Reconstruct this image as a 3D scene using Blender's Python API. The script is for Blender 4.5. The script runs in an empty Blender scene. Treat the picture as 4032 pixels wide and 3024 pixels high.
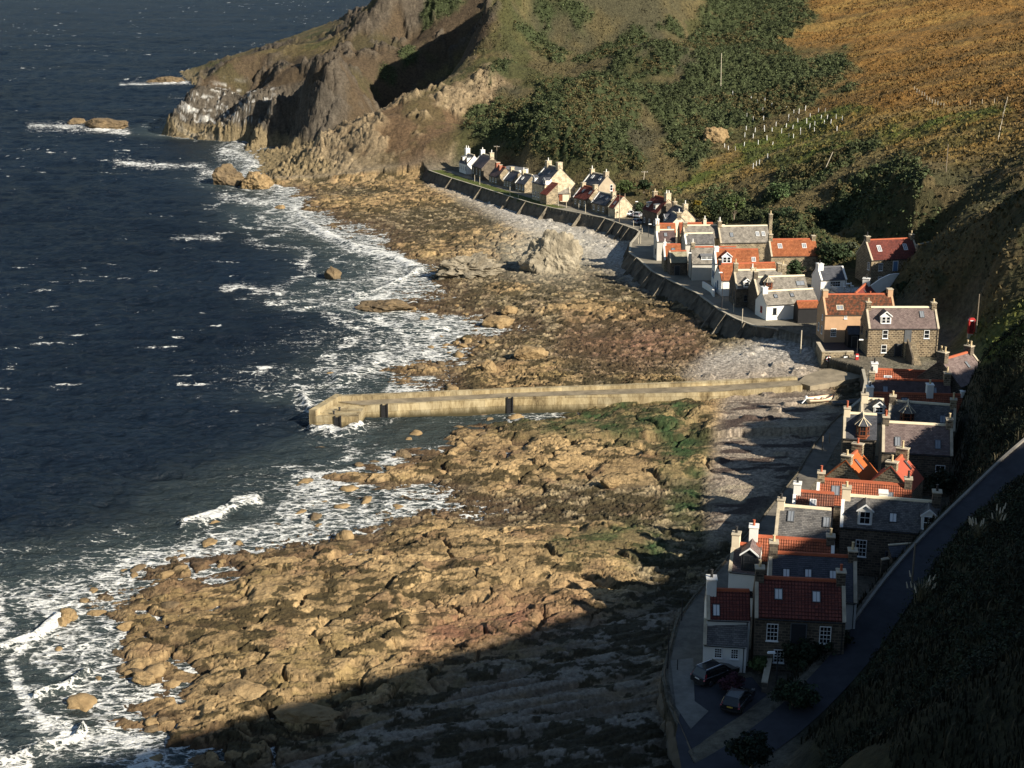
import bpy, bmesh, math, random
import numpy as np
from mathutils import Vector, Matrix
random.seed(7); np.random.seed(7)
R = math.radians
C = bpy.context.scene.collection
scene = bpy.context.scene

# ---------------------------------------------------------------- camera, sky, sun, exposure
FPX, YHOR, CAMH = 5824.0, -150.0, 68.0            # focal length in photo pixels, horizon row, height above the sea
PITCH = math.atan((1512 - YHOR) / FPX)
cam_data = bpy.data.cameras.new('camera')
cam = bpy.data.objects.new('camera', cam_data); C.objects.link(cam)
cam.location = (0, 0, CAMH); cam.rotation_euler = (math.pi/2 - PITCH, 0, 0)
cam_data.sensor_width = 36; cam_data.lens = 36 * FPX / 4032
cam_data.clip_start = 1; cam_data.clip_end = 60000
scene.camera = cam

SUN_EL, SUN_AZ = R(29), R(-39)                    # azimuth from +X
SUN = Vector((math.cos(SUN_EL)*math.cos(SUN_AZ), math.cos(SUN_EL)*math.sin(SUN_AZ), math.sin(SUN_EL)))
sl = bpy.data.lights.new('sun', 'SUN'); sl.energy = 5.0; sl.angle = R(0.5); sl.color = (1.0, 0.91, 0.77)
so = bpy.data.objects.new('sun', sl); C.objects.link(so); so.location = (200, -100, 200)
so.rotation_euler = SUN.to_track_quat('Z', 'Y').to_euler()
world = bpy.data.worlds.new('World'); scene.world = world; world.use_nodes = True
wn = world.node_tree.nodes; wl = world.node_tree.links
bg = wn['Background']; sky = wn.new('ShaderNodeTexSky'); sky.sky_type = 'NISHITA'; sky.sun_disc = False
sky.sun_elevation = SUN_EL; sky.sun_rotation = math.atan2(SUN.x, SUN.y)
sky.dust_density = 0.4; sky.air_density = 1.2; sky.ozone_density = 2.5
wl.new(sky.outputs[0], bg.inputs[0]); bg.inputs[1].default_value = 0.05
vs = scene.view_settings
vs.view_transform = 'Standard'; vs.look = 'None'; vs.exposure = 1.0; vs.gamma = 1.0; vs.use_curve_mapping = False
scene.cycles.max_bounces = 5; scene.cycles.diffuse_bounces = 2; scene.cycles.glossy_bounces = 2
scene.cycles.transparent_max_bounces = 4

def at(px, py, z=None, Y=None):
    """world point seen at a photo pixel, at height z or at distance Y"""
    cx = (px-2016)/FPX; cy = -(py-1512)/FPX
    d = (cx, math.cos(PITCH)+cy*math.sin(PITCH), -math.sin(PITCH)+cy*math.cos(PITCH))
    t = (z-CAMH)/d[2] if z is not None else Y/d[1]
    return Vector((d[0]*t, d[1]*t, d[2]*t+CAMH))
def pj(x, y, z):
    z = z-CAMH
    f = y*math.cos(PITCH)-z*math.sin(PITCH); u = y*math.sin(PITCH)+z*math.cos(PITCH)
    return 2016+FPX*x/f, 1512-FPX*u/f

# ---------------------------------------------------------------- numpy noise
def h2(ix, iy, s=0):
    n = (ix.astype(np.int64)*374761393 + iy.astype(np.int64)*668265263 + s*1442695041) & 0xFFFFFFFF
    n = ((n ^ (n >> 13))*1274126177) & 0xFFFFFFFF
    n = ((n ^ (n >> 16))*2246822519) & 0xFFFFFFFF
    return ((n ^ (n >> 15)) & 0xFFFFFF)/float(0xFFFFFF)
def vnoise(x, y, s=0):
    ix = np.floor(x); iy = np.floor(y); fx = x-ix; fy = y-iy
    ux = fx*fx*(3-2*fx); uy = fy*fy*(3-2*fy)
    a = h2(ix, iy, s); b = h2(ix+1, iy, s); c = h2(ix, iy+1, s); d = h2(ix+1, iy+1, s)
    return (a*(1-ux)+b*ux)*(1-uy)+(c*(1-ux)+d*ux)*uy
def fbm(x, y, o=4, s=0, g=0.5):
    t = 0; a = 1.0; n = 0
    for k in range(o):
        t = t+a*vnoise(x, y, s+k*17); n += a; a *= g
        x, y = x*1.98+y*0.35+5.2, y*1.98-x*0.35+1.3
    return t/n                                     # 0..1, mean .5
def worley(x, y, s=0, jit=0.9, full=False):
    ix = np.floor(x); iy = np.floor(y)
    f1 = np.full(x.shape, 9.0); f2 = np.full(x.shape, 9.0); idv = np.zeros(x.shape); ox = np.zeros(x.shape); oy = np.zeros(x.shape)
    for dx in (-1, 0, 1):
        for dy in (-1, 0, 1):
            cx = ix+dx; cy = iy+dy
            px = cx+.5+(h2(cx, cy, s)-.5)*jit; py = cy+.5+(h2(cx, cy, s+1)-.5)*jit
            d = np.hypot(px-x, py-y); r = h2(cx, cy, s+2)
            m = d < f1
            f2 = np.where(m, f1, np.minimum(f2, d)); f1 = np.where(m, d, f1); idv = np.where(m, r, idv)
            if full: ox = np.where(m, x-px, ox); oy = np.where(m, y-py, oy)
    return (f1, f2, idv, ox, oy) if full else (f1, f2, idv)
def sstep(a, b, x):
    t = np.clip((x-a)/(b-a), 0, 1); return t*t*(3-2*t)
def rot(x, y, deg):
    c, s = math.cos(R(deg)), math.sin(R(deg)); return x*c+y*s, -x*s+y*c
def inpoly(px, py, poly, soft=40.0):
    """signed soft mask of a polygon (distance in the polygon's own units)"""
    ins = np.zeros(px.shape, bool); dmin = np.full(px.shape, 1e9); n = len(poly)
    for i in range(n):
        x0, y0 = poly[i]; x1, y1 = poly[(i+1) % n]
        c = ((y0 > py) != (y1 > py)) & (px < (x1-x0)*(py-y0)/((y1-y0) or 1e-9)+x0)
        ins ^= c
        t = np.clip(((px-x0)*(x1-x0)+(py-y0)*(y1-y0))/((x1-x0)**2+(y1-y0)**2+1e-9), 0, 1)
        dmin = np.minimum(dmin, np.hypot(px-x0-t*(x1-x0), py-y0-t*(y1-y0)))
    return sstep(-soft, soft, np.where(ins, dmin, -dmin))
def dline(px, py, pts):
    d = np.full(px.shape, 1e9); par = np.zeros(px.shape); n = len(pts)-1
    for i in range(n):
        x0, y0 = pts[i][:2]; x1, y1 = pts[i+1][:2]
        t = np.clip(((px-x0)*(x1-x0)+(py-y0)*(y1-y0))/((x1-x0)**2+(y1-y0)**2+1e-9), 0, 1)
        q = np.hypot(px-x0-t*(x1-x0), py-y0-t*(y1-y0)); m = q < d
        d = np.where(m, q, d); par = np.where(m, i+t, par)
    return d, par

# ---------------------------------------------------------------- object helpers
def grid_mesh(name, V, nr, nc, keep=None, mat=None, attrs=(), smooth=True):
    """a (nr x nc) sheet of vertices as one mesh; keep = face mask"""
    idx = np.arange(nr*nc).reshape(nr, nc)
    q = np.stack([idx[:-1, :-1], idx[:-1, 1:], idx[1:, 1:], idx[1:, :-1]], -1).reshape(-1, 4)
    if keep is not None: q = q[keep.reshape(-1)]
    used = np.zeros(nr*nc, bool); used[q.reshape(-1)] = True
    mp = np.cumsum(used)-1; q = mp[q]; V = V[used]
    me = bpy.data.meshes.new(name); me.vertices.add(len(V)); me.vertices.foreach_set('co', V.astype(np.float32).reshape(-1))
    me.loops.add(len(q)*4); me.loops.foreach_set('vertex_index', q.astype(np.int32).reshape(-1))
    me.polygons.add(len(q)); me.polygons.foreach_set('loop_start', np.arange(0, len(q)*4, 4, dtype=np.int32))
    me.update(calc_edges=True)
    me.polygons.foreach_set('use_smooth', np.full(len(q), smooth))
    for an, arr in attrs:
        a = me.attributes.new(an, 'FLOAT_COLOR', 'POINT'); arr = arr[used]
        if arr.shape[1] == 3: arr = np.concatenate([arr, np.ones((len(arr), 1))], 1)
        a.data.foreach_set('color', arr.astype(np.float32).reshape(-1))
    o = bpy.data.objects.new(name, me); C.objects.link(o)
    if mat: me.materials.append(mat)
    return o
def quads_mesh(name, V, nv, mat=None, col=None, parent=None):
    """V: (n*nv,3) loose polygons of nv corners"""
    n = len(V)//nv
    me = bpy.data.meshes.new(name); me.vertices.add(len(V)); me.vertices.foreach_set('co', V.astype(np.float32).reshape(-1))
    me.loops.add(n*nv); me.loops.foreach_set('vertex_index', np.arange(n*nv, dtype=np.int32))
    me.polygons.add(n); me.polygons.foreach_set('loop_start', np.arange(0, n*nv, nv, dtype=np.int32))
    me.update(calc_edges=True)
    if col is not None:
        a = me.attributes.new('Col', 'FLOAT_COLOR', 'POINT')
        a.data.foreach_set('color', np.concatenate([col, np.ones((len(col), 1))], 1).astype(np.float32).reshape(-1))
    o = bpy.data.objects.new(name, me); C.objects.link(o)
    if mat: me.materials.append(mat)
    if parent: o.parent = parent
    return o
def tag(o, label=None, cat=None, group=None, kind=None):
    for k, v in (('label', label), ('category', cat), ('group', group), ('kind', kind)):
        if v: o[k] = v
    return o
def thing(name, label, cat, loc=(0, 0, 0), rz=0, group=None):
    o = bpy.data.objects.new(name, None); C.objects.link(o); o.empty_display_size = .5
    o.location = loc; o.rotation_euler = (0, 0, rz)
    return tag(o, label, cat, group)
class MB:
    """collects shapes in one bmesh; build() links them as ONE mesh object"""
    def __init__(s): s.bm = bmesh.new()
    def poly(s, pts):
        return s.bm.faces.new([s.bm.verts.new(p) for p in pts])
    def hexa(s, b, t):
        """bottom 4 points (counter-clockwise from above), top 4 points"""
        vb = [s.bm.verts.new(p) for p in b]; vt = [s.bm.verts.new(p) for p in t]
        s.bm.faces.new(vb[::-1]); s.bm.faces.new(vt)
        for i in range(4): s.bm.faces.new((vb[i], vb[(i+1) % 4], vt[(i+1) % 4], vt[i]))
    def box(s, x0, x1, y0, y1, z0, z1):
        s.hexa([(x0, y0, z0), (x1, y0, z0), (x1, y1, z0), (x0, y1, z0)], [(x0, y0, z1), (x1, y0, z1), (x1, y1, z1), (x0, y1, z1)])
    def prism(s, pts, d):
        """closed outline extruded by vector d"""
        d = Vector(d); a = [s.bm.verts.new(p) for p in pts]; b = [s.bm.verts.new(Vector(p)+d) for p in pts]
        s.bm.faces.new(a[::-1]); s.bm.faces.new(b); n = len(a)
        for i in range(n): s.bm.faces.new((a[i], a[(i+1) % n], b[(i+1) % n], b[i]))
    def tube(s, p, q, r0, r1=None, n=8, cap=True):
        p = Vector(p); q = Vector(q); r1 = r0 if r1 is None else r1
        ax = (q-p).normalized(); u = ax.orthogonal().normalized(); v = ax.cross(u)
        a = []; b = []
        for k in range(n):
            w = u*math.cos(2*math.pi*k/n)+v*math.sin(2*math.pi*k/n)
            a.append(s.bm.verts.new(p+w*r0)); b.append(s.bm.verts.new(q+w*r1))
        for k in range(n): s.bm.faces.new((a[k], a[(k+1) % n], b[(k+1) % n], b[k]))
        if cap: s.bm.faces.new(a[::-1]); s.bm.faces.new(b)
    def build(s, name, mat, parent=None, bevel=0, smooth=False, uv=True):
        bm = s.bm
        bmesh.ops.recalc_face_normals(bm, faces=bm.faces)
        if bevel: bmesh.ops.bevel(bm, geom=list(bm.edges), offset=bevel, segments=1, affect='EDGES', clamp_overlap=True)
        if uv:
            L = bm.loops.layers.uv.new('UVMap')
            for f in bm.faces:
                n = f.normal
                if abs(n.z) > .9: U = Vector((1, 0, 0)); W = Vector((0, 1, 0))
                else: U = Vector((-n.y, n.x, 0)).normalized(); W = n.cross(U)
                for l in f.loops: l[L].uv = (l.vert.co.dot(U), l.vert.co.dot(W))
        me = bpy.data.meshes.new(name); bm.to_mesh(me); bm.free()
        if smooth: me.polygons.foreach_set('use_smooth', [True]*len(me.polygons))
        me.materials.append(mat)
        o = bpy.data.objects.new(name, me); C.objects.link(o)
        if parent: o.parent = parent
        return o
# ---------------------------------------------------------------- materials
def nt(name):
    m = bpy.data.materials.new(name); m.use_nodes = True
    t = m.node_tree; b = t.nodes['Principled BSDF']
    return m, t.nodes, t.links, b
def N(n, typ, **kw):
    o = n.new(typ)
    for k, v in kw.items():
        if k in o.inputs.keys() if isinstance(k, str) else False: o.inputs[k].default_value = v
        else: setattr(o, k, v)
    return o
def ramp(n, stops):
    r = n.new('ShaderNodeValToRGB'); e = r.color_ramp.elements
    while len(e) > 1: e.remove(e[-1])
    e[0].position, e[0].color = stops[0][0], (*stops[0][1], 1) if len(stops[0][1]) == 3 else stops[0][1]
    for p, c in stops[1:]:
        k = e.new(p); k.color = (*c, 1)
    return r
def mixc(n, l, fac, a, b, mode='MIX'):
    x = n.new('ShaderNodeMix'); x.data_type = 'RGBA'; x.blend_type = mode
    for s, v in ((0, fac), (6, a), (7, b)):
        if hasattr(v, 'is_linked') or hasattr(v, 'links'): l.new(v, x.inputs[s])
        else: x.inputs[s].default_value = v if s == 0 else (*v, 1)
    return x.outputs[2]
def noise(n, l, scale, detail=4, vec=None, rough=.55):
    x = n.new('ShaderNodeTexNoise'); x.inputs['Scale'].default_value = scale; x.inputs['Detail'].default_value = detail
    x.inputs['Roughness'].default_value = rough
    if vec is not None: l.new(vec, x.inputs['Vector'])
    return x.outputs['Fac']
def bump(n, l, h, strength=.5, dist=.1, b=None):
    x = n.new('ShaderNodeBump'); x.inputs['Strength'].default_value = strength; x.inputs['Distance'].default_value = dist
    l.new(h, x.inputs['Height'])
    if b: l.new(x.outputs[0], b.inputs['Normal'])
    return x
def geo_pos(n): return n.new('ShaderNodeNewGeometry').outputs['Position']

def ground_mat(name, fine=1.6, contrast=(.55, 1.35), bstr=.8, bdist=.25, rough=.9):
    """albedo from the sheet's own colour attribute, broken up by fine noise"""
    m, n, l, b = nt(name)
    a = n.new('ShaderNodeAttribute'); a.attribute_name = 'Col'
    p = geo_pos(n)
    f = noise(n, l, fine, 6, p, .7)
    r = ramp(n, [(.25, (contrast[0],)*3), (.75, (contrast[1],)*3)]); l.new(f, r.inputs[0])
    c = mixc(n, l, 1.0, a.outputs['Color'], r.outputs[0], 'MULTIPLY')
    l.new(c, b.inputs['Base Color'])
    b.inputs['Roughness'].default_value = rough; b.inputs['Specular IOR Level'].default_value = .2
    f2 = noise(n, l, fine*1.7, 5, p, .7); bump(n, l, f2, bstr, bdist, b)
    return m
M = {}
M['foreshore'] = ground_mat('foreshore_rock', 2.2, (.38, 1.6), 1.0, .25, .8)
M['hill'] = ground_mat('hill_grass', 1.1, (.35, 1.6), 1.0, .7, .95)

# ---------------------------------------------------------------- terrain
WATER = [(107,-21),(115,-27),(123,-32),(131,-38),(136,-43),(145,-43),(152,-49),(158,-42),(164,-39),(169,-33),(175,-25),(183,-24),(189,-23),
         (198,-15),(205,-11),(212,-6),(222,-4),(228,-17),(236,-15),(248,-14),(262,-12),(275,-9),(286,-12),(292,-24),(300,-26),(308,-26),(320,-23),(338,-22),
         (352,-31),(366,-39),(396,-54),(420,-60),(447,-66),(473,-78),(500,-84),(530,-90),(560,-96),(584,-104),(601,-138),(612,-142),(640,-136),(660,-120),(700,-100)]
WALL = [(60,12),(107,15.2),(118,14.0),(123.4,14.0),(135.4,16.6),(141,19),(160,28),(179.7,36.9),(190.3,40.9),(200,45.2),(207,49),(213,52.5),(222,55),(231,56.5),
        (236,52.5),(241,51.5),(250,52.5),(256,48),(258.5,43.5),(264.2,40.9),(271.4,38.9),(274.6,38.4),(286.1,36.4),(298.4,32.3),(307.3,29.5),(320.6,27.8),(328,26.3),
        (340,27.5),(350,29.8),(356,30.9),(368.8,26),(375.7,23),(391,10.8),(399.7,5),(410.5,-.4),(430.4,-9.9),(448.8,-19),(462.4,-25.1),(470,-28)]
def FW(y): return np.interp(y, [a for a, _ in WATER], [b for _, b in WATER])
def FS(y): return np.interp(y, [a for a, _ in WALL], [b for _, b in WALL])
HILL_Y = [ # px, py, distance of points on the hills
 (880,262,640),(780,335,628),(705,450,615),(1000,230,650),(1150,215,660),(1290,190,665),(1380,115,660),(1460,20,650),(1540,-70,650),
 (900,400,622),(860,480,610),(1000,330,630),(1150,285,602),(1300,230,612),(1400,200,622),(1000,420,590),(1100,365,579),(1200,325,567),(1300,315,556),(1365,345,556),
 (1450,430,577),(1450,330,588),(1500,470,592),(1700,370,606),(1560,260,612),(1800,240,622),(1700,150,628),(1600,150,640),(1700,0,650),(1850,100,630),(1900,0,640),
 (1150,640,508),(1250,595,500),(1350,560,494),(1500,480,497),(1700,380,507),(1900,290,522),(1970,160,546),(1990,20,560),
 (1300,665,486),(1400,630,480),(1450,560,486),(1600,560,481),(1700,610,470),(1720,655,463),(1700,480,490),(1800,480,497),(1900,400,508),
 (1850,560,475),(2000,560,457),(2100,560,443),(2000,420,497),(2080,250,535),(2100,100,563),(2150,400,495),(2350,200,555),(2550,60,610),
 (2300,550,435),(2350,330,470),(2550,170,528),(2700,40,585),(2300,420,455),(2500,650,422),(2500,500,452),(2500,330,500),(2700,600,430),(2700,400,480),(2700,200,540),(2850,30,610),
 (2900,750,388),(2900,600,425),(2900,400,480),(2900,200,550),(2900,0,640),(3100,700,386),(3100,560,425),(3100,400,470),(3100,200,540),(3100,0,630),
 (3300,600,385),(3300,450,430),(3300,250,500),(3300,0,610),(3600,600,357),(3600,450,400),(3600,250,480),(3600,0,590),(3900,550,342),(3900,400,390),(3900,200,470),(3900,0,570),
 (4150,500,330),(4150,200,460),(4150,0,560),(3000,850,350),(3200,850,335),(3200,950,315),(3400,780,330),(3600,780,310),(3600,900,285),(3800,700,315),(3800,800,292),(4032,650,302),
 (3660,1000,284),(3590,1090,272),(3700,985,268),(3800,905,265),(4032,740,262),(4200,640,260),(3650,1150,256),(3800,1050,250),(4000,900,248),
 (3830,1310,233),(3950,1250,232),(4032,1150,236),(3720,1360,231),(3650,1420,228),
 (3900,1381,185),(3835,1453,186),(3770,1512,187),(3990,1320,182),(4100,1270,180),(3900,1600,173),(3840,1700,170),(4000,1600,165),(3760,1800,166),
 (3900,1500,198),(4000,1420,196)]
ROADC = [(2720,3085,5.1),(2900,2985,5.2),(3090,2850,5.6),(3250,2700,6.3),(3385,2545,7.3),(3490,2395,8.7),(3600,2250,10.1),(3720,2115,11.8),(3890,1945,14.3),(4032,1808,16.6),(4250,1620,20)]
ROADP = [at(a, b, z=c) for a, b, c in ROADC]
HILL_Z = [(4032,1940,20),(3800,2200,17.5),(4032,2200,23),(3660,2450,14.5),(3450,2700,12),(3250,2900,9),(3600,2800,20),(4032,2600,29),(3300,3024,15),(4032,3024,35),(3000,3024,8.5),
 (3700,1950,9.5),(3640,2000,8),(3540,2170,7.4),(3430,2240,6.8),(3380,2380,6.0),(3600,2100,8.0)]
HILL_Z += [(3500,1130,5.6),(3570,1118,7.2),(3490,1090,5.6),(3540,1080,5.9),(3520,1180,6.2),(3460,1230,5.2),(3590,1140,8.5),(3400,1113,5.5),(3560,1105,5.8),(3420,1060,5.8),(3500,1040,6),(3600,1045,6.6),(3450,1160,5.2),(3330,1180,5),(3400,1200,5),(3550,1150,6.5),(3340,1060,5.2),(3300,980,5.4),(3200,960,5.2)]
HILL_Z += [(1000,580,.6),(1100,592,.6),(1200,602,.8),(1300,612,.9),(1390,600,1.6)]
HILL_W = [(88,190,21),(80,204,16),(102,182,30),(96,205,20),(103,278,25),(98,290,22.5),(112,262,28),(84,178,23),(72,176,19),(2,575,62),(15,580,68),(12,610,66),(40,640,76),(60,600,66),(-60,548,6),(-40,556,8),(-20,580,16),(45,20,68),(60,40,68),(75,45,70),(-6,572,60),(0,0,60),(0,-40,66),(0,20,44),(12,20,48),(25,25,52),(18,38,38),(0,40,31),(12,50,28),(22,55,32),(0,80,12),(0,95,6),(-30,0,54),(-35,60,8),(-30,90,3),(42,40,54),(20,70,20),(6,64,18),(80,20,80),(150,0,76),(80,-60,78),(200,120,72),(240,60,84),
 (160,170,50),(140,210,32),(160,250,38),(200,250,52),(180,330,58),(230,400,66),(260,500,76),(150,700,72),(0,700,66),(100,800,80),(-60,710,50),(-90,705,20),(-140,690,-6),(-160,640,-8),(-170,600,-8),
 (300,300,80),(300,700,85),(-40,800,60),(-120,780,10),(-200,760,-15),(-190,500,-20),(-150,540,-10)]
SHADE = [(1050,3024,1.0),(1500,2760,1.5),(2100,2490,1.6),(2600,2330,2.0),(3150,2125,9),(3440,1960,12.5),(3530,1930,11.),(3690,1755,12),(3745,1655,13),(3740,1520,11.5),(3790,1470,11)]
CTRL = [tuple(at(a, b, Y=c)) for a, b, c in HILL_Y]+[tuple(at(a, b, z=c)) for a, b, c in HILL_Z]+[(float(a), float(b), float(c)) for a, b, c in HILL_W]
for p in ROADP: CTRL.append(tuple(p))
for y in np.arange(100, 470, 14):                     # the street shelf between sea wall and hill foot
    s = float(FS(y)); wd = float(np.interp(y, [100,118,141,180,205,230,250,300,360,420,470], [6,12,18,15,13,16,26,30,22,20,12]))
    for k in (0, .5, 1): CTRL.append((s+wd*k, y, 5.0))
for y in np.arange(476, 700, 12):
    w = float(FW(y)); CTRL += [(w, y, 0.0), (w-12, y, -2.5)]
    if y < 592: CTRL.append((w+14, y, 1.6))
for a, b, z in SHADE:                                # the crest of the near hill, up-sun of the edge of its shadow
    p = at(a, b, z=z); CTRL.append(tuple(p+SUN*(95/math.cos(SUN_EL))))
    q = p+SUN*(56/math.cos(SUN_EL)); CTRL.append((q.x, q.y, q.z-(3.5 if a > 3000 else 9)))
CT = np.array(CTRL); SC = 100.0
def tps(r2): return .5*r2*np.log(r2+1e-9)
def rbf_fit(P, lam=5e-4):
    X = P[:, :2]/SC; n = len(X)
    K = tps(((X[:, None]-X[None])**2).sum(-1))+lam*np.eye(n)
    Q = np.hstack([np.ones((n, 1)), X]); A = np.block([[K, Q], [Q.T, np.zeros((3, 3))]])
    return X, np.linalg.solve(A, np.concatenate([P[:, 2], np.zeros(3)]))
RX, RW = rbf_fit(CT)
GX = np.arange(-240, 420, 2.5); GY = np.arange(-80, 960, 2.5)
gx, gy = np.meshgrid(GX, GY)
def rbf_eval(x, y):
    q = np.stack([x.ravel(), y.ravel()], 1)/SC; out = np.empty(len(q)); n = len(RX)
    for i in range(0, len(q), 8000):
        k = tps(((q[i:i+8000, None]-RX[None])**2).sum(-1))
        out[i:i+8000] = k@RW[:n]+RW[n]+q[i:i+8000]@RW[n+1:]
    return out.reshape(x.shape)
GZ = rbf_eval(gx, gy)
def land(x, y):
    u = np.clip((x-GX[0])/2.5, 0, len(GX)-1.001); v = np.clip((y-GY[0])/2.5, 0, len(GY)-1.001)
    i = u.astype(int); j = v.astype(int); fu = u-i; fv = v-j
    return (GZ[j, i]*(1-fu)+GZ[j, i+1]*fu)*(1-fv)+(GZ[j+1, i]*(1-fu)+GZ[j+1, i+1]*fu)*fv
def shelf_w(y): return np.interp(y, [100,112,120,130,141,165,180,195,215,230,250,300,360,420,470], [4,7,12,18,20,21,19,16,13,13,24,27,20,17,8])

# zones of the foreshore and of the hills, as outlines on the ground (photo points dropped on to the terrain)
Z_SHINGLE = [[(1900,720),(2100,800),(2300,880),(2480,960),(2700,1120),(2560,1130),(2300,1000),(2050,900),(1880,800),(1700,720)],
             [(2780,1400),(3050,1320),(3230,1350),(3230,1500),(2800,1520),(2700,1470)],
             [(2850,1530),(3250,1530),(3330,1620),(3150,1850),(2950,2050),(2800,2120),(2790,1900),(2830,1700)]]
Z_ALGAE = [[(1950,1680),(2350,1560),(2700,1560),(2760,1680),(2800,1880),(2740,2080),(2650,2000),(2600,1750),(2300,1720)],[(2150,2120),(2500,2060),(2720,2120),(2600,2200),(2250,2200)]]
Z_RED = [[(2250,1280),(2750,1270),(2780,1400),(2500,1440),(2200,1380)],[(1700,2400),(2300,2330),(2350,2420),(1900,2560),(1600,2600)]]
Z_GORSE = [[(1880,440),(2000,400),(2250,420),(2420,560),(2560,650),(2640,560),(2780,700),(2640,800),(2480,800),(2440,660),(2300,640),(2100,600),(1950,560),(1830,520)],
           [(2620,560),(2500,360),(2640,280),(2760,100),(2850,-40),(3150,-40),(3200,60),(3090,190),(3200,230),(3340,200),(3380,300),(3100,420),(2960,470),(2800,560),(2740,700)],
           [(2000,500),(2250,300),(2500,120),(2640,60),(2700,120),(2560,330),(2420,600),(2200,620),(2020,620)],
           [(1690,0),(1850,0),(1820,40),(1700,120),(1660,60)],[(1490,230),(1640,170),(1660,240),(1540,330),(1470,290)],
           [(2560,820),(2900,760),(3050,860),(3260,870),(3280,1060),(3080,1050),(3000,880),(2800,880)],
           [(2990,760),(3200,640),(3440,540),(3460,600),(3200,740),(3000,830)],
           [(3170,920),(3300,760),(3600,640),(3640,720),(3480,880),(3300,930)],
           [(3400,930),(3700,820),(3650,960),(3420,960)],[(2000,-40),(2300,60),(2200,330),(2100,200),(1950,330),(2000,120)]]
Z_ORANGE = [[(3050,-60),(4300,-60),(4300,640),(3900,470),(3400,440),(3150,420),(3400,300),(3330,190),(3080,180),(3220,60)]]
Z_STRAW = [[(2950,560),(3300,420),(3700,420),(4300,520),(4300,820),(3800,660),(3400,600),(3100,700),(2600,760),(2700,690)]]
Z_GREEN = [[(2560,740),(2900,640),(3150,540),(3300,500),(3320,540),(3100,620),(2760,760)],[(3000,640),(3500,520),(3980,420),(4000,460),(3500,570),(3100,700)],
           [(3700,1230),(3830,1260),(4032,1160),(4032,1330),(3850,1420),(3650,1480),(3480,1450),(3560,1380)],[(2900,560),(3300,420),(3480,420),(3300,500),(2960,640)]]
Z_BROWN = [[(1100,700),(1200,560),(1500,440),(1950,260),(2050,330),(1850,440),(1800,560),(1720,700)],[(700,600),(720,380),(900,230),(1300,160),(1480,-60),(1950,-60),(1900,140),(1600,430),(1200,580)]]
Z_ROCK = [[(650,560),(640,420),(800,360),(960,380),(1250,330),(1380,420),(1300,580),(1000,600)],[(900,760),(1150,640),(1350,600),(1500,650),(1700,690),(1700,740),(1400,740),(1150,760)],[(1120,620),(1200,570),(1400,540),(1500,470),(1520,490),(1400,580),(1250,620)]]
def zone(px, py, zs, soft=30):
    m = np.zeros(px.shape)
    for z in zs: m = np.maximum(m, inpoly(px, py, z, soft))
    return m

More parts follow.
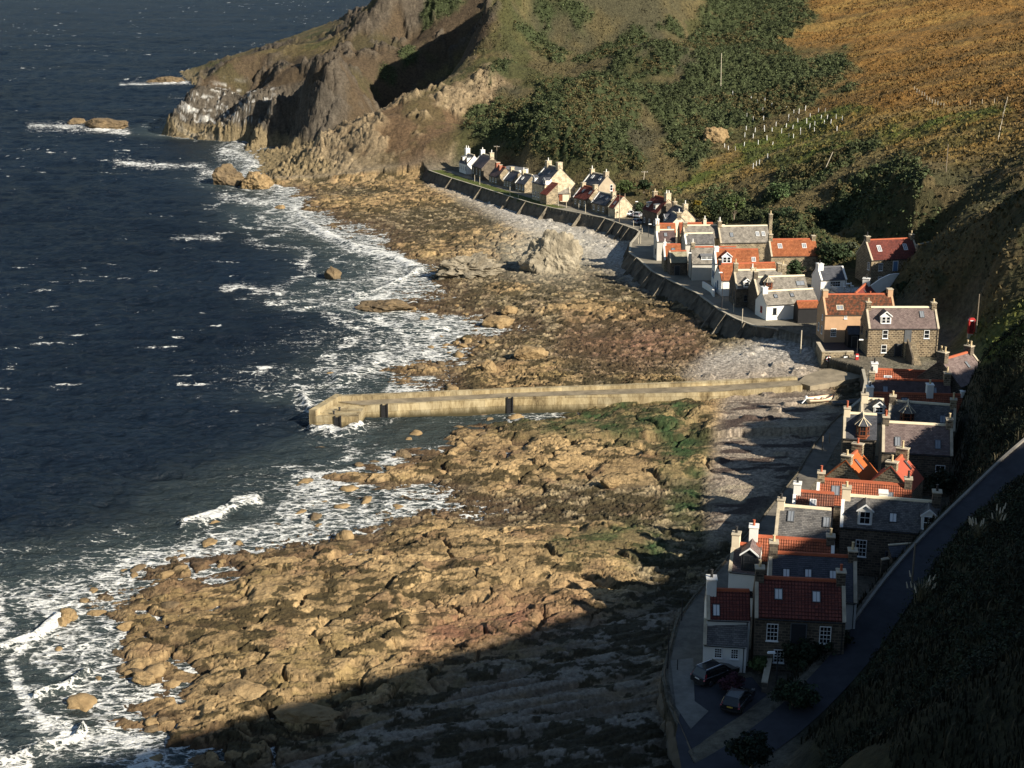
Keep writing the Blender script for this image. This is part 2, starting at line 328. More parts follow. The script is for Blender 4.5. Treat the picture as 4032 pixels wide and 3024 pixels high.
def shore_detail(x, y, z, px, py):
    shore = np.ones(x.shape); col = np.zeros(x.shape+(3,))
    def put(c, m):
        nonlocal col
        col = col*(1-m[..., None])+np.array(c)*m[..., None]
    # ---------- foreshore
    n1 = fbm(x*.045, y*.045, 4, 11); n2 = fbm(x*.35, y*.35, 4, 12); n3 = fbm(x*1.3, y*1.3, 3, 13)
    shing = zone(px, py, Z_SHINGLE, 45); alg = zone(px, py, Z_ALGAE, 70); red = zone(px, py, Z_RED, 90)
    far = sstep(225, 250, y)
    u, v = rot(x, y, 8); wa = (fbm(x*.11, y*.11, 3, 15)-.5); wb_ = (fbm(x*.11+7, y*.11, 3, 16)-.5)
    u = u+wa*7+(n2-.5)*2.0; v = v+wb_*5+(fbm(x*.5, y*.5, 3, 14)-.5)*1.3
    kf = 1-.42*far
    f1, f2, cid, ox, oy = worley(u/(7.6*kf), v/(3.3*kf), 21, .95, True)
    g1, g2, did, qx_, qy_ = worley(u/(1.9*kf)+.3, v/(.85*kf), 31, .95, True)
    kk = 1+.9*far; e1, e2, eid = worley(u/(.62*kk), v/(.42*kk), 41)
    sheet_ = inpoly(px, py, [(480,2420),(700,2250),(1000,2080),(1500,2000),(2100,1860),(2600,1960),(2550,2300),(2300,2420),(1700,2800),(1200,2960),(650,2680)], 140)
    big = sstep(.42, .58, n1+.13*sheet_-.05*far)
    ck = sstep(.30, .62, fbm(x*.3, y*.3, 3, 17))                # some joints gape, others are closed
    gap = f2-f1; gap2 = g2-g1
    small_ = sstep(0, .3, e2-e1)*eid
    joint = sstep(.0, .035+.09*(.3+ck), gap); joint2 = sstep(.0, .10, gap2)
    dip = (oy*.55+ox*.10)*(.3+1.0*h2(np.floor(cid*997), np.floor(cid*131), 5))
    slab = joint*(.34+.42*cid**1.3+dip*1.0-.16*f1)-.42*(1-joint)
    sub = joint2*(.05+.10*did+qy_*.16)-.34*(1-joint2)*ck
    rub = joint2*(.05+.42*did**2.2)+sstep(0, .3, e2-e1)*(.04+.24*eid)-.16
    rk = big*(slab*1.1+sub*.8)+(1-big)*rub+(n3-.5)*.20+(n1-.5)*1.7*(1-.3*far)
    lw = fbm(x*.12, y*.12, 3, 20); rk = rk-sstep(.56, .66, lw)*.55*big           # gullies between the beds
    rk = rk+(fbm(u*.5, v*3.4, 4, 51)-.5)*.30*big                # bedding
    led = inpoly(px, py, [(1450,2830),(2050,2540),(2450,2370),(2720,2330),(2640,2480),(2590,2700),(2660,3080),(1000,3080),(1150,2960)], 90)
    lu, lv_ = rot(x, y, 19); lf = fbm(lu*.06, lv_*.48, 4, 23); le = 1-np.abs(2*lf-1)*2.2
    rk = rk*(1-led)+led*(le*.75-.2+joint2*.18*did+(n3-.5)*.18+small_*.1)
    p1, p2, pid = worley(x/.42, y/.42, 61); peb = sstep(0, .5, p2-p1)*.10*(.3+pid)+(n2-.5)*.3+.2
    w_l, w_2, wid = worley(x/2.3, y/1.6, 65); peb = peb+(wid > .93)*sstep(.0, .3, w_2-w_l)*.45
    rk = rk*(1-shing*.96)+peb*shing
    shallow = sstep(-2.2, .3, z)
    z = z+(rk-.35)*shallow
    tan = np.array([.310, .215, .105])
    tone = .60+.55*h2(np.floor(cid*613), np.floor(cid*77), 9)
    big_t = .75+.5*fbm(x*.09, y*.09, 3, 18)
    c_r = tan*(tone*big_t*(.62+.76*n3))[..., None]
    rub_t = (.42+.8*did)*(.6+.8*eid); c_u = np.array([.235, .185, .11])*rub_t[..., None]
    col = c_r*big[..., None]+c_u*(1-big[..., None])
    pt = sstep(.55, .7, fbm(x*.21, y*.21, 4, 19)); put((.155, .085, .05), pt*.45*(1-.5*far))   # ruddier beds
    put((.150, .128, .102), led*(.55+.3*did)); put((.30, .27, .22), led*sstep(.55, .8, le)*.6)
    weedn = fbm(x*.55+3, y*.9, 5, 71, .6)+.30*(fbm(x*.07, y*.09, 3, 73)-.5)
    weed = sstep(.468, .505, weedn-.05*big+.045*(1-big))*(1-shing)
    put((.036, .029, .012), weed*.88)
    yel = sstep(.56, .64, fbm(x*.4, y*.7, 4, 74))*sstep(.46, .55, fbm(x*.06, y*.06, 3, 75)); put((.15, .12, .035), yel*.30*(1-shing)*(1-weed))
    gm = np.clip((n2-.42)*5, 0, 1)
    put((.185, .085, .055), red*(.30+.5*did)*(1-weed*.6)); put((.024, .050, .016), alg*(.35+.6*gm))
    pc = np.array([.40, .37, .32])*(.45+.95*pid[..., None]); pc2 = np.array([.275, .225, .17])*(.6+.8*pid[..., None]); nearb = sstep(255, 225, y)[..., None]
    col = col*(1-shing[..., None])+(pc*(1-nearb)+pc2*nearb)*shing[..., None]
    wk = sstep(.52, .60, fbm(x*.16, y*.5, 4, 77))*shing*sstep(235, 215, y); put((.05, .032, .026), wk*.9)
    sf = fbm(x*.08+4, y*.22, 3, 78); put((.31, .26, .18), sstep(.56, .62, sf)*shing*sstep(235, 215, y)*.8)
    wet = sstep(.75, .05, z)*(1-shing); put((.075, .045, .026), wet*.65)
    whi = np.exp(-((px-2170)/190)**2-((py-985)/90)**2)*shore*far; put((.40, .37, .29), whi*.8)
    return z, col
def hill_detail(x, y, z, px, py, sh, kr):
    shore = np.zeros(x.shape); col = np.zeros(x.shape+(3,)); detail = True
    def put(c, m):
        nonlocal col
        col = col*(1-m[..., None])+np.array(c)*m[..., None]
    # ---------- hills
    hl = 1-shore
    m1 = fbm(x*.04, y*.04, 4, 81); m2 = fbm(x*.25, y*.25, 4, 82); m3 = fbm(x*.9, y*.9, 3, 83)
    wob = (fbm(x*.035, y*.035, 4, 84)-.5)
    qx = px+wob*150+(m2-.5)*70; qy = py+(fbm(x*.035+9, y*.035, 4, 85)-.5)*110+(m2-.5)*50
    hc = np.array([.112, .088, .038])*(.55+.9*m2[..., None]); col = np.where(hl[..., None] > 0, hc, col)
    he = inpoly(qx, qy, [(1950,-60),(2800,-60),(2700,300),(2560,640),(2100,640),(1850,560),(1950,380)], 60)*hl; put((.060, .055, .030), he*(.35+.65*sstep(.42, .58, fbm(x*.06+8, y*.06, 4, 92)))); br = zone(qx, qy, Z_BROWN, 30)*hl; kn0 = sstep(552, 530, y); put((.074, .052, .033), br*(.75+.25*m2)*(1-kn0)); put((.125, .078, .044), br*(.7+.3*m2)*kn0)  # darker heath tone also paints in the gully's shadow band
    st = zone(qx, qy, Z_STRAW, 30)*hl; put((.235, .150, .042), st*(.4+.6*sstep(.35, .6, m2)))
    og = zone(qx, qy, Z_ORANGE, 40)*hl; put((.235, .120, .028), og*(.5+.5*m2)); put((.13, .085, .03), og*sstep(.47, .62, fbm(x*.025, y*.10, 4, 90))*.7); put((.30, .19, .055), og*sstep(.54, .64, fbm(x*.02+5, y*.14, 4, 91))*.6)
    gr = zone(qx, qy, Z_GREEN, 22)*hl; put((.075, .092, .020), gr*(.5+.5*sstep(.3, .55, m2)))
    gp = sstep(.56, .64, fbm(x*.07, y*.07, 4, 86))*hl*(1-og*.75)*(1-br*.5); put((.05, .055, .018), gp*.7)
    rock = zone(px, py, Z_ROCK, 25)*hl
    ridge = np.abs(fbm(x*.05+y*.02, y*.05+z*.04, 5, 87)-.5)*2
    rough = sstep(.46, .56, fbm(x*.06+2, y*.06, 5, 97, .6))*br; rock = np.maximum(rock, rough*.75)
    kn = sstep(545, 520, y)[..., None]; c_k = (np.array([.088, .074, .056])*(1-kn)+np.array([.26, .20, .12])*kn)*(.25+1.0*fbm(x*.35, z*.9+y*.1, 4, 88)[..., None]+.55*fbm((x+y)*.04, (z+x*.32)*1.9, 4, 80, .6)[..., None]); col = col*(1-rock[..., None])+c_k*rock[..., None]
    gu = inpoly(px, py, [(690,540),(720,400),(900,330),(1080,360),(1060,500),(900,560)], 40)*sstep(.57, .63, fbm(x*.10+y*.05, z*.75+x*.1, 5, 89, .62))*hl; put((.55, .54, .50), gu*.7)
    gors = zone(qx, qy, Z_GORSE, 22)*hl; gb = inpoly(qx, qy, Z_GORSE[1], 30); gors = gors*sstep(.25, .42, m2+.12)*np.maximum(gb, sstep(.37, .48, fbm(x*.05+3, y*.05, 4, 99)+.10*sstep(3000, 3400, px)+.075*inpoly(qx, qy, Z_GORSE[2], 60)))  # gorse thickened on the diagonal band to stand for the gully's shadow
    put((.040, .052, .020), gors*.95)
    spur = zone(qx, qy, [[(3560,1120),(3720,960),(4032,760),(4200,700),(4200,1200),(3900,1150),(3760,1190),(3640,1240)],[(3400,780),(3700,640),(4100,560),(4100,760),(3800,880),(3600,1040),(3420,960)]], 40)
    put((.052, .052, .024), spur*.75); put((.13, .095, .045), spur*sstep(.54, .66, m2)*.6)  # dark green puts the shade of the spur's slope into the ground colour
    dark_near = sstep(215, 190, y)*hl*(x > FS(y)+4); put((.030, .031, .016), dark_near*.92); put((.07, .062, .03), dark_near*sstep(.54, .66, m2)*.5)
    d1, _ = dline(px, py+(m1-.5)*14, [(2560,772),(2800,702),(3000,642),(3200,560),(3350,506),(3600,442),(3960,402)]); d2, _ = dline(px, py+(m1-.5)*14, [(2780,800),(3000,735),(3400,610),(3800,520),(4060,482)]); put((.26, .19, .075), (np.exp(-(d1/8)**2)*.7+np.exp(-(d2/9)**2)*.5)*hl*(y > 300))
    lwn = inpoly(qx, qy, [(3640,1270),(3830,1270),(4040,1180),(4060,1330),(3850,1430),(3640,1490),(3470,1470),(3500,1420)], 20)*hl; put((.125, .145, .034), lwn*(.45+.55*sstep(.35, .55, m2)))  # paler green puts sunlight on this lawn into its colour
    yd = inpoly(px, py, [(3375,2425),(3395,2290),(3560,2262),(3500,2335),(3430,2425)], 8)*hl; put((.20, .18, .15), yd)
    lowz = sstep(4.0, 1.8, z)*sstep(470, 480, y)*hl; put((.24, .185, .10), lowz*(.55+.4*m3))
    lawn = sstep(4.7, 4.2, x-FS(y))*sstep(388, 394, y)*hl*(y < 465); yard = sh*(1-lawn)*hl
    put((.17, .15, .115), yard*(.75+.25*m2)); put((.085, .105, .025), lawn)
    put((.17, .14, .10), kr*hl*.0)
    if detail:
        w1, w2, wi = worley(x/2.6+m2*.8, y/2.6, 91); dome = (1-sstep(.1, .75, w1))*(.4+.9*wi)
        free = hl*(1-sh)*(1-kr)*np.where(y > 465, sstep(1.6, 4, z), sstep(4.9, 9.5, z))
        z = z+free*(gors*dome*1.5+(m2-.5)*1.3*(1-rock)+(m3-.5)*.6+(m1-.5)*3.6*(1-og*.5))
        lo = sstep(4.0, 1.8, z)*(y > 466); r1, r2, ri = worley(x/1.9, y/1.4, 93); z = z+lo*(sstep(0, .3, r2-r1)*(.1+ri)*.9-.3)
        col = col*(1-lo[..., None]*.0)
        rock = rock*np.where(y > 455, sstep(469, 494, y), 1)
        c1, c2, ci = worley(x/7+ridge, y/7+z*.05, 95); c3, c4, cj = worley(x/2.4, y/2.4+z*.2, 96)
        z = z+rock*hl*(1-sh)*((.5-ridge)*(4.2+2.5*sstep(540, 560, y))+sstep(0, .12, c2-c1)*(ci*2.6-.6)+sstep(0, .15, c4-c3)*cj*1.0)*sstep(-1, 2.0, z)
        bt = (z+x*.30+y*.12+(m1-.5)*9)*.45; bt = bt-np.floor(bt); z = z+rock*hl*(bt**2)*1.1*sstep(0, 2, z)
    return z, col, gors*(1-sh)*(1-kr)

PIER_AX = [tuple(at(1330, 1600, z=2.4))[:2], tuple(at(3150, 1508, z=3.5))[:2]]
def terrain(x, y, detail=True):
    """height, foreshore flag and albedo of the ground"""
    xw = FW(y)+(fbm(x*.05, y*.05, 4, 3)-.5)*16; xs = FS(y); L = land(x, y)
    # shelf
    wd = shelf_w(y); sh = sstep(xs+wd+np.where(y < 200, 4.5, 9), xs+wd, x)*(y > 95)*sstep(476, 462, y)
    L = L*(1-sh)+5.0*sh
    L = np.where((y < 466) & (y > 100), np.maximum(L, 4.0), L)
    # lane: flattened bed
    dr, pr = dline(x, y, [(p.x, p.y) for p in ROADP]); rz = np.interp(pr, range(len(ROADP)), [p.z for p in ROADP])
    kr = sstep(4.6, 2.3, dr); L = L*(1-kr)+rz*kr
    # beach
    xf = xs-np.where((y > 258) | (y < 205), 2.6, 1.0)
    top = np.where((y > 205) & (y < 258), 3.4, 2.0)
    t = (x-xw)/np.maximum(xf-xw, 4)
    B = np.where(t > 0, top*np.clip(t, 0, 1.02)**.85, np.maximum(t*3.5, -5))
    on_b = (x < xs-np.where((y > 205) & (y < 258), 0, .35)) & (y < 470) & (y > 60)
    k = sstep(462, 478, y)
    Bx = B*(1-k)+L*k
    dp, pp = dline(x, y, PIER_AX); Bx = np.where(dp < 4.5, np.minimum(Bx, np.interp(pp, [0, .45, .6, .8, 1], [-1.5, -.5, 1.3, 2.4, 3.1])), Bx)
    z = np.where(on_b, Bx, L)
    PIERC = dp < 4.5
    shore = np.where(on_b, 1.0, 0.0)
    px, py = pj(x, np.maximum(y, 30), z)
    col = np.zeros(x.shape+(3,)); gors = np.zeros(x.shape)
    if not detail: return z, shore, col, gors, px, py
    m = on_b & (z > -2.6)
    if m.any(): q_ = z[m].copy(); zz, col[m] = shore_detail(x[m], y[m], z[m], px[m], py[m]); z[m] = np.where(PIERC[m], np.minimum(zz, q_+.25), zz)
    m = ~on_b & (z > -2.6) & (y > 20)
    if m.any(): z[m], col[m], gors[m] = hill_detail(x[m], y[m], z[m], px[m], py[m], sh[m], kr[m])
    return z, shore, col, gors, px, py

# polar sheet: fine where the photograph looks, coarse around
th = np.concatenate([np.linspace(-34, -20.3, 24), np.linspace(-20.2, 20.2, 960), np.linspace(20.5, 40, 70), np.linspace(41, 110, 60)])*math.pi/180
rr = [14.0]
while rr[-1] < 980:
    r = rr[-1]; rr.append(r+float(np.interp(r, [14, 85, 104, 118, 200, 300, 480, 700, 820, 980], [2.5, 1.2, .35, .17, .24, .38, .62, .95, 3, 8])))
rr = np.array(rr)
TH, RR = np.meshgrid(th, rr)
X = RR*np.sin(TH); Y = RR*np.cos(TH)
Zt, SHO, COLR, GOR, PX, PY = terrain(X, Y)
V = np.stack([X, Y, Zt], -1)
zc = np.maximum.reduce([Zt[:-1, :-1], Zt[1:, :-1], Zt[:-1, 1:], Zt[1:, 1:]])
sc_ = SHO[:-1, :-1]+SHO[1:, 1:]+SHO[1:, :-1]+SHO[:-1, 1:]
vis = zc > -2.2
nr, nc = X.shape
fo = grid_mesh('foreshore', V.reshape(-1, 3), nr, nc, vis & (sc_ >= 4), M['foreshore'], [('Col', COLR.reshape(-1, 3))])
hi = grid_mesh('hillside', V.reshape(-1, 3), nr, nc, vis & (sc_ < 4), M['hill'], [('Col', COLR.reshape(-1, 3))])
tag(fo, kind='structure'); tag(hi, kind='structure')
def hgt(x, y):
    a = terrain(np.array([float(x)]), np.array([float(y)]))
    return float(a[0][0])
# ---------------------------------------------------------------- sea
def sea_mat():
    m, n, l, b = nt('sea_water')
    p = geo_pos(n)
    a = n.new('ShaderNodeAttribute'); a.attribute_name = 'Col'       # r foam, g shallow, b white caps
    sp = n.new('ShaderNodeSeparateColor'); l.new(a.outputs['Color'], sp.inputs[0])
    mp = n.new('ShaderNodeMapping'); mp.inputs['Scale'].default_value = (.55, 1.0, 1); l.new(p, mp.inputs[0])
    q = mp.outputs[0]
    f1 = noise(n, l, .55, 8, q, .62); f2 = noise(n, l, 2.2, 6, q, .6)
    nc_ = n.new('ShaderNodeTexNoise'); nc_.inputs['Scale'].default_value = .55; nc_.inputs['Detail'].default_value = 7; nc_.inputs['Roughness'].default_value = .62; l.new(q, nc_.inputs['Vector'])
    dq = n.new('ShaderNodeVectorMath'); dq.operation = 'MULTIPLY_ADD'; l.new(nc_.outputs['Color'], dq.inputs[0]); dq.inputs[1].default_value = (2.6, 2.6, 2.6); l.new(q, dq.inputs[2])
    laces = []
    for sc_v, wid, amp in ((.75, .16, .20), (1.9, .2, .16)):
        wv = n.new('ShaderNodeTexVoronoi'); wv.feature = 'DISTANCE_TO_EDGE'; wv.inputs['Scale'].default_value = sc_v; l.new(dq.outputs[0], wv.inputs['Vector'])
        lace = n.new('ShaderNodeMapRange'); lace.inputs[1].default_value = .0; lace.inputs[2].default_value = wid; lace.inputs[3].default_value = amp; lace.inputs[4].default_value = -amp*.5
        l.new(wv.outputs['Distance'], lace.inputs[0]); laces.append(lace)
    def mth(op, x, y):
        k = n.new('ShaderNodeMath'); k.operation = op
        for i, t in enumerate((x, y)):
            if isinstance(t, (int, float)): k.inputs[i].default_value = t
            else: l.new(t, k.inputs[i])
        return k.outputs[0]
    f3 = noise(n, l, .16, 5, q, .6); base = mth('ADD', mth('MULTIPLY', f1, .80), mth('ADD', mth('MULTIPLY', f2, .25), mth('MULTIPLY', f3, .45)))
    base = mth('ADD', base, mth('ADD', laces[0].outputs[0], laces[1].outputs[0]))
    s = mth('ADD', base, sp.outputs[0])
    fm = n.new('ShaderNodeMapRange'); fm.interpolation_type = 'SMOOTHSTEP'; fm.inputs[1].default_value = 1.16; fm.inputs[2].default_value = 1.50
    l.new(s, fm.inputs[0])
    deep = mixc(n, l, sp.outputs[1], (.0045, .0098, .0180), (.040, .054, .053))
    dv = noise(n, l, .012, 3, p); dr = ramp(n, [(.3, (.65,)*3), (.7, (1.35,)*3)]); l.new(dv, dr.inputs[0])
    deep = mixc(n, l, 1.0, deep, dr.outputs[0], 'MULTIPLY')
    c = mixc(n, l, fm.outputs[0], deep, (.72, .72, .68)); l.new(c, b.inputs['Base Color'])
    rg = n.new('ShaderNodeMapRange'); rg.inputs[3].default_value = .16; rg.inputs[4].default_value = .85; l.new(fm.outputs[0], rg.inputs[0]); l.new(rg.outputs[0], b.inputs['Roughness'])
    b.inputs['Specular IOR Level'].default_value = 0.0
    w1 = noise(n, l, .30, 7, q, .66)
    bb = bump(n, l, w1, 1.0, 2.4); b2 = bump(n, l, f2, .8, .16, b); l.new(bb.outputs[0], b2.inputs['Normal'])
    gl = n.new('ShaderNodeBsdfGlossy'); gl.inputs['Roughness'].default_value = .22; l.new(b2.outputs[0], gl.inputs['Normal']); fr = n.new('ShaderNodeFresnel'); fr.inputs['IOR'].default_value = 1.33; l.new(b2.outputs[0], fr.inputs['Normal'])
    cl = n.new('ShaderNodeMapRange'); cl.inputs[1].default_value = .02; cl.inputs[2].default_value = .60; cl.inputs[3].default_value = .015; cl.inputs[4].default_value = .27; l.new(fr.outputs[0], cl.inputs[0])
    nf = mth('MULTIPLY', cl.outputs[0], mth('SUBTRACT', 1.0, fm.outputs[0])); ms = n.new('ShaderNodeMixShader'); l.new(nf, ms.inputs[0]); l.new(b.outputs[0], ms.inputs[1]); l.new(gl.outputs[0], ms.inputs[2]); l.new(ms.outputs[0], n['Material Output'].inputs['Surface'])
    return m
M['sea'] = sea_mat()
thS = np.linspace(-24, 21, 640)*math.pi/180
rs = [95.0]
while rs[-1] < 4200:
    r = rs[-1]; rs.append(r+float(np.interp(r, [95, 150, 400, 700, 1500, 2600, 4200], [.28, .35, .75, 1.6, 7, 20, 60])))
rs = np.array(rs); THs, RS = np.meshgrid(thS, rs)
XS = RS*np.sin(THs); YS = RS*np.cos(THs)
zt, _, _, _, _, _ = terrain(XS, np.maximum(YS, 61), False)
dep = -zt; land_far = (YS > 700); dep = np.where(land_far | (XS < FW(YS)-25), 9.0, dep)
PXs, PYs = pj(XS, YS, 0)
# distance to the shore line, for surf
dsh = FW(YS)-XS
wb = fbm(XS*.05, YS*.09, 4, 101); wb2 = fbm(XS*.014, YS*.02, 3, 102)
band = np.interp(YS, [100, 130, 160, 190, 205, 240, 290, 340, 400, 480, 560, 600, 640, 700], [15, 19, 25, 22, 26, 46, 36, 24, 20, 22, 20, 11, 7, 5])
wb3 = fbm(XS*.035+YS*.02, YS*.11, 4, 107)
foam = np.clip(.50-(dsh/band)*.46, 0, .50)*(YS < 640)*np.clip(-.35+2.5*wb3, .08, 1.10)
dsn = dsh+(fbm(XS*.045, YS*.06, 3, 121)-.5)*30; along = np.clip(-.6+3.2*fbm(XS*.05+9, YS*.05, 3, 122), 0, 1.1)
for dk, wk_, st in ((3, 2.4, .60), (11, 2.0, .56), (20, 2.6, .42)): foam = np.maximum(foam, st*np.exp(-((dsn-dk)/wk_)**2)*along*(YS < 480)*(dsh < band*1.5))
foam = np.where(dsh < 0, .40+.35*(wb-.5), foam)
foam = np.maximum(foam, .5*sstep(1.2, .2, dep)*(dsh < 6))
calm = inpoly(PXs, PYs, [(1480,1700),(1960,1640),(2000,1700),(1700,1760),(1430,1760)], 40); foam = foam*(1-calm)
# breakers and wash lines  (photo points on the water)
BREAK = [([(1180,850),(1290,930),(1420,980),(1560,1020),(1650,1060)], 16, .95),([(1660,1060),(1560,1110),(1460,1150),(1400,1165)], 14, .8),([(1050,1200),(1180,1195),(1320,1200)], 7, .7),([(880,1140),(960,1130),(1060,1150)], 8, .7),
         ([(720,2080),(860,2030),(930,1985),(1010,1968)], 15, .9),([(0,2555),(130,2520),(230,2440),(290,2420)], 20, .95),([(140,2750),(260,2710),(350,2650)], 14, .9),([(0,3010),(150,2960),(300,2920),(330,2870)], 22, .95),
         ([(1230,1700),(1350,1720),(1420,1690)], 16, .9),([(1190,1560),(1235,1640),(1300,1700)], 24, .75),([(1330,1500),(1500,1420),(1660,1400)], 30, .62),([(1450,1250),(1600,1290),(1750,1300)], 24, .66),([(460,640),(620,655),(800,660)], 8, .75),([(800,690),(960,690),(1100,740)], 12, .7),([(480,335),(640,333),(775,322)], 5, .9),([(120,500),(300,505),(500,520)], 8, .8),
         ([(870,780),(1000,800),(1130,800)], 10, .55),([(680,940),(780,935),(860,940)], 6, .55),([(1650,1440),(1790,1480),(1750,1420)], 9, .6),([(1830,1740),(1900,1700)], 6, .6),([(950,560),(880,600),(1000,640),(960,690)], 20, .7)]
BH = np.zeros(XS.shape)
for pts, wpx, st in BREAK:
    d, _ = dline(PXs, PYs, pts); d = d+(wb-.5)*wpx*2.4
    ragged = np.clip(.35+1.25*fbm(XS*.30, YS*.6, 4, 108), .3, 1.2)
    foam = np.maximum(foam, np.maximum(st*.78*np.exp(-(d/wpx)**2)*ragged, .46*np.exp(-(d/(wpx*2.6))**2)*(.4+1.2*wb))); BH = np.maximum(BH, np.exp(-(d/(wpx*.7))**2)*(wpx > 11))
cap = sstep(.70, .78, fbm(XS*.16, YS*.42, 4, 105))*sstep(.40, .6, wb2)
foam = np.maximum(foam, cap*.52*(dsh > 12))
shal = np.clip(sstep(40, 0, dsh)*.75+sstep(3, 0, dep)*.3, 0, 1)
far_k = np.interp(YS, [100, 300, 700, 2000], [1, 1.1, 1.6, 3.0])
sw = (fbm(XS*.05/far_k+YS*.02, YS*.16/far_k, 3, 111)-.5)*1.5*far_k**.5+(np.abs(fbm(XS*.16/far_k, YS*.42/far_k, 4, 112)-.5)*-2+.5)*.95*far_k**.9+(fbm(XS*.8, YS*1.7, 2, 113)-.5)*.24
ZS = sw*np.clip(dsh/20, .22, 1)*(1-.6*calm)+BH*.75*(.5+wb)-.05
sea = grid_mesh('sea', np.stack([XS, YS, ZS], -1).reshape(-1, 3), *XS.shape, None, M['sea'], [('Col', np.stack([foam, shal, cap], -1).reshape(-1, 3))])
tag(sea, kind='structure')
mb = MB(); 
for a, b_ in (((-40000, 4150), (40000, 42000)), ((-40000, -3000), (-1150, 4150)), ((960, 900), (40000, 4150))):
    mb.poly([(a[0], a[1], -.9), (b_[0], a[1], -.9), (b_[0], b_[1], -.9), (a[0], b_[1], -.9)])
far = mb.build('open_sea', M['sea']); tag(far, kind='structure')
# ---------------------------------------------------------------- building materials
def uvn(n): return n.new('ShaderNodeUVMap').outputs[0]
def plain(name, c, rough=.6, var=.25, scale=3.0, bs=.15, metal=0, spec=.3):
    m, n, l, b = nt(name)
    tc = n.new('ShaderNodeTexCoord').outputs['Object']
    f = noise(n, l, scale, 5, tc, .65)
    r = ramp(n, [(.25, tuple(x*(1-var) for x in c)), (.75, tuple(min(x*(1+var), .9) for x in c))]); l.new(f, r.inputs[0])
    l.new(r.outputs[0], b.inputs['Base Color']); b.inputs['Roughness'].default_value = rough; b.inputs['Metallic'].default_value = metal
    b.inputs['Specular IOR Level'].default_value = spec
    if bs: bump(n, l, noise(n, l, scale*8, 4, tc), bs, .03, b)
    return m
def brick(name, c1, c2, mortar, bw, rh, ms=.02, bstr=.6, warp=.12, rough=.85, stain=.35, bias=0.0, smooth=.1, bdist=.04):
    m, n, l, b = nt(name)
    uv = uvn(n)
    ns = n.new('ShaderNodeTexNoise'); ns.inputs['Scale'].default_value = 1.3; ns.inputs['Detail'].default_value = 3; l.new(uv, ns.inputs['Vector'])
    sub = n.new('ShaderNodeVectorMath'); sub.operation = 'MULTIPLY_ADD'; l.new(ns.outputs['Color'], sub.inputs[0]); sub.inputs[1].default_value = (warp,)*3; l.new(uv, sub.inputs[2])
    t = n.new('ShaderNodeTexBrick'); l.new(sub.outputs[0], t.inputs['Vector'])
    t.inputs['Color1'].default_value = (*c1, 1); t.inputs['Color2'].default_value = (*c2, 1); t.inputs['Mortar'].default_value = (*mortar, 1)
    t.inputs['Scale'].default_value = 1; t.inputs['Mortar Size'].default_value = ms; t.inputs['Mortar Smooth'].default_value = smooth; t.inputs['Bias'].default_value = bias
    t.inputs['Brick Width'].default_value = bw; t.inputs['Row Height'].default_value = rh
    f = noise(n, l, .9, 6, uv, .65); r = ramp(n, [(.3, (1-stain,)*3), (.72, (1+stain,)*3)]); l.new(f, r.inputs[0])
    c = mixc(n, l, 1.0, t.outputs['Color'], r.outputs[0], 'MULTIPLY')
    l.new(c, b.inputs['Base Color']); b.inputs['Roughness'].default_value = rough; b.inputs['Specular IOR Level'].default_value = .25
    inv = n.new('ShaderNodeMath'); inv.operation = 'SUBTRACT'; inv.inputs[0].default_value = 1; l.new(t.outputs['Fac'], inv.inputs[1])
    b1 = bump(n, l, inv.outputs[0], bstr, bdist); b2 = bump(n, l, noise(n, l, 14, 4, uv), .35, .02, b); l.new(b1.outputs[0], b2.inputs['Normal'])
    return m
def tiles(name, c1, c2, stain, stc, bw=.25, rh=.33, rough=.75, ms=.022):
    """clay tiles: own tone for each tile, patches of lichen and soot"""
    m, n, l, b = nt(name); uv = uvn(n)
    t = n.new('ShaderNodeTexBrick'); l.new(uv, t.inputs['Vector']); t.offset = 0
    t.inputs['Color1'].default_value = (*c1, 1); t.inputs['Color2'].default_value = (*c2, 1); t.inputs['Mortar'].default_value = (*[x*.32 for x in c1], 1)  # dark mortar lines paint the shadow lines between tile courses
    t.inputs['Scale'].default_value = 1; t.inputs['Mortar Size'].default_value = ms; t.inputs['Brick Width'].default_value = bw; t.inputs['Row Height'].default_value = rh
    f = noise(n, l, 1.6, 8, uv, .75); r = ramp(n, [(.60-stain*.35, (0, 0, 0)), (.75-stain*.25, (1, 1, 1))]); l.new(f, r.inputs[0])
    k = n.new('ShaderNodeMath'); k.operation = 'MULTIPLY'; l.new(r.outputs[0], k.inputs[0]); k.inputs[1].default_value = min(1, .25+stain)
    c = mixc(n, l, k.outputs[0], t.outputs['Color'], stc)
    f3 = noise(n, l, .35, 3, uv); r3 = ramp(n, [(.3, (.78,)*3), (.7, (1.2,)*3)]); l.new(f3, r3.inputs[0]); c = mixc(n, l, 1.0, c, r3.outputs[0], 'MULTIPLY')
    l.new(c, b.inputs['Base Color']); b.inputs['Roughness'].default_value = rough; b.inputs['Specular IOR Level'].default_value = .25
    bump(n, l, noise(n, l, 20, 4, uv), .3, .02, b)
    return m
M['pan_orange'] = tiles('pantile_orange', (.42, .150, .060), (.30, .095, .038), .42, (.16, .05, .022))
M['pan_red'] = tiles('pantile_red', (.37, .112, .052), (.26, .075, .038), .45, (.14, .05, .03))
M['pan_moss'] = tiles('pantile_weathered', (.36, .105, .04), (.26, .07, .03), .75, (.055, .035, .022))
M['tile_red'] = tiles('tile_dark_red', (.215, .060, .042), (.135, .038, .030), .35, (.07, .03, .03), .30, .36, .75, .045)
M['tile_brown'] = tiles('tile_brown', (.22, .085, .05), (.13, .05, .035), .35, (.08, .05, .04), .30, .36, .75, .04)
M['felt_orange'] = plain('felt_orange', (.36, .092, .022), .85, .12, 1.2)
M['felt_red'] = plain('felt_red', (.32, .07, .038), .85, .15, 1.2)
M['felt_maroon'] = plain('felt_maroon', (.13, .028, .022), .85, .15, 1.2)
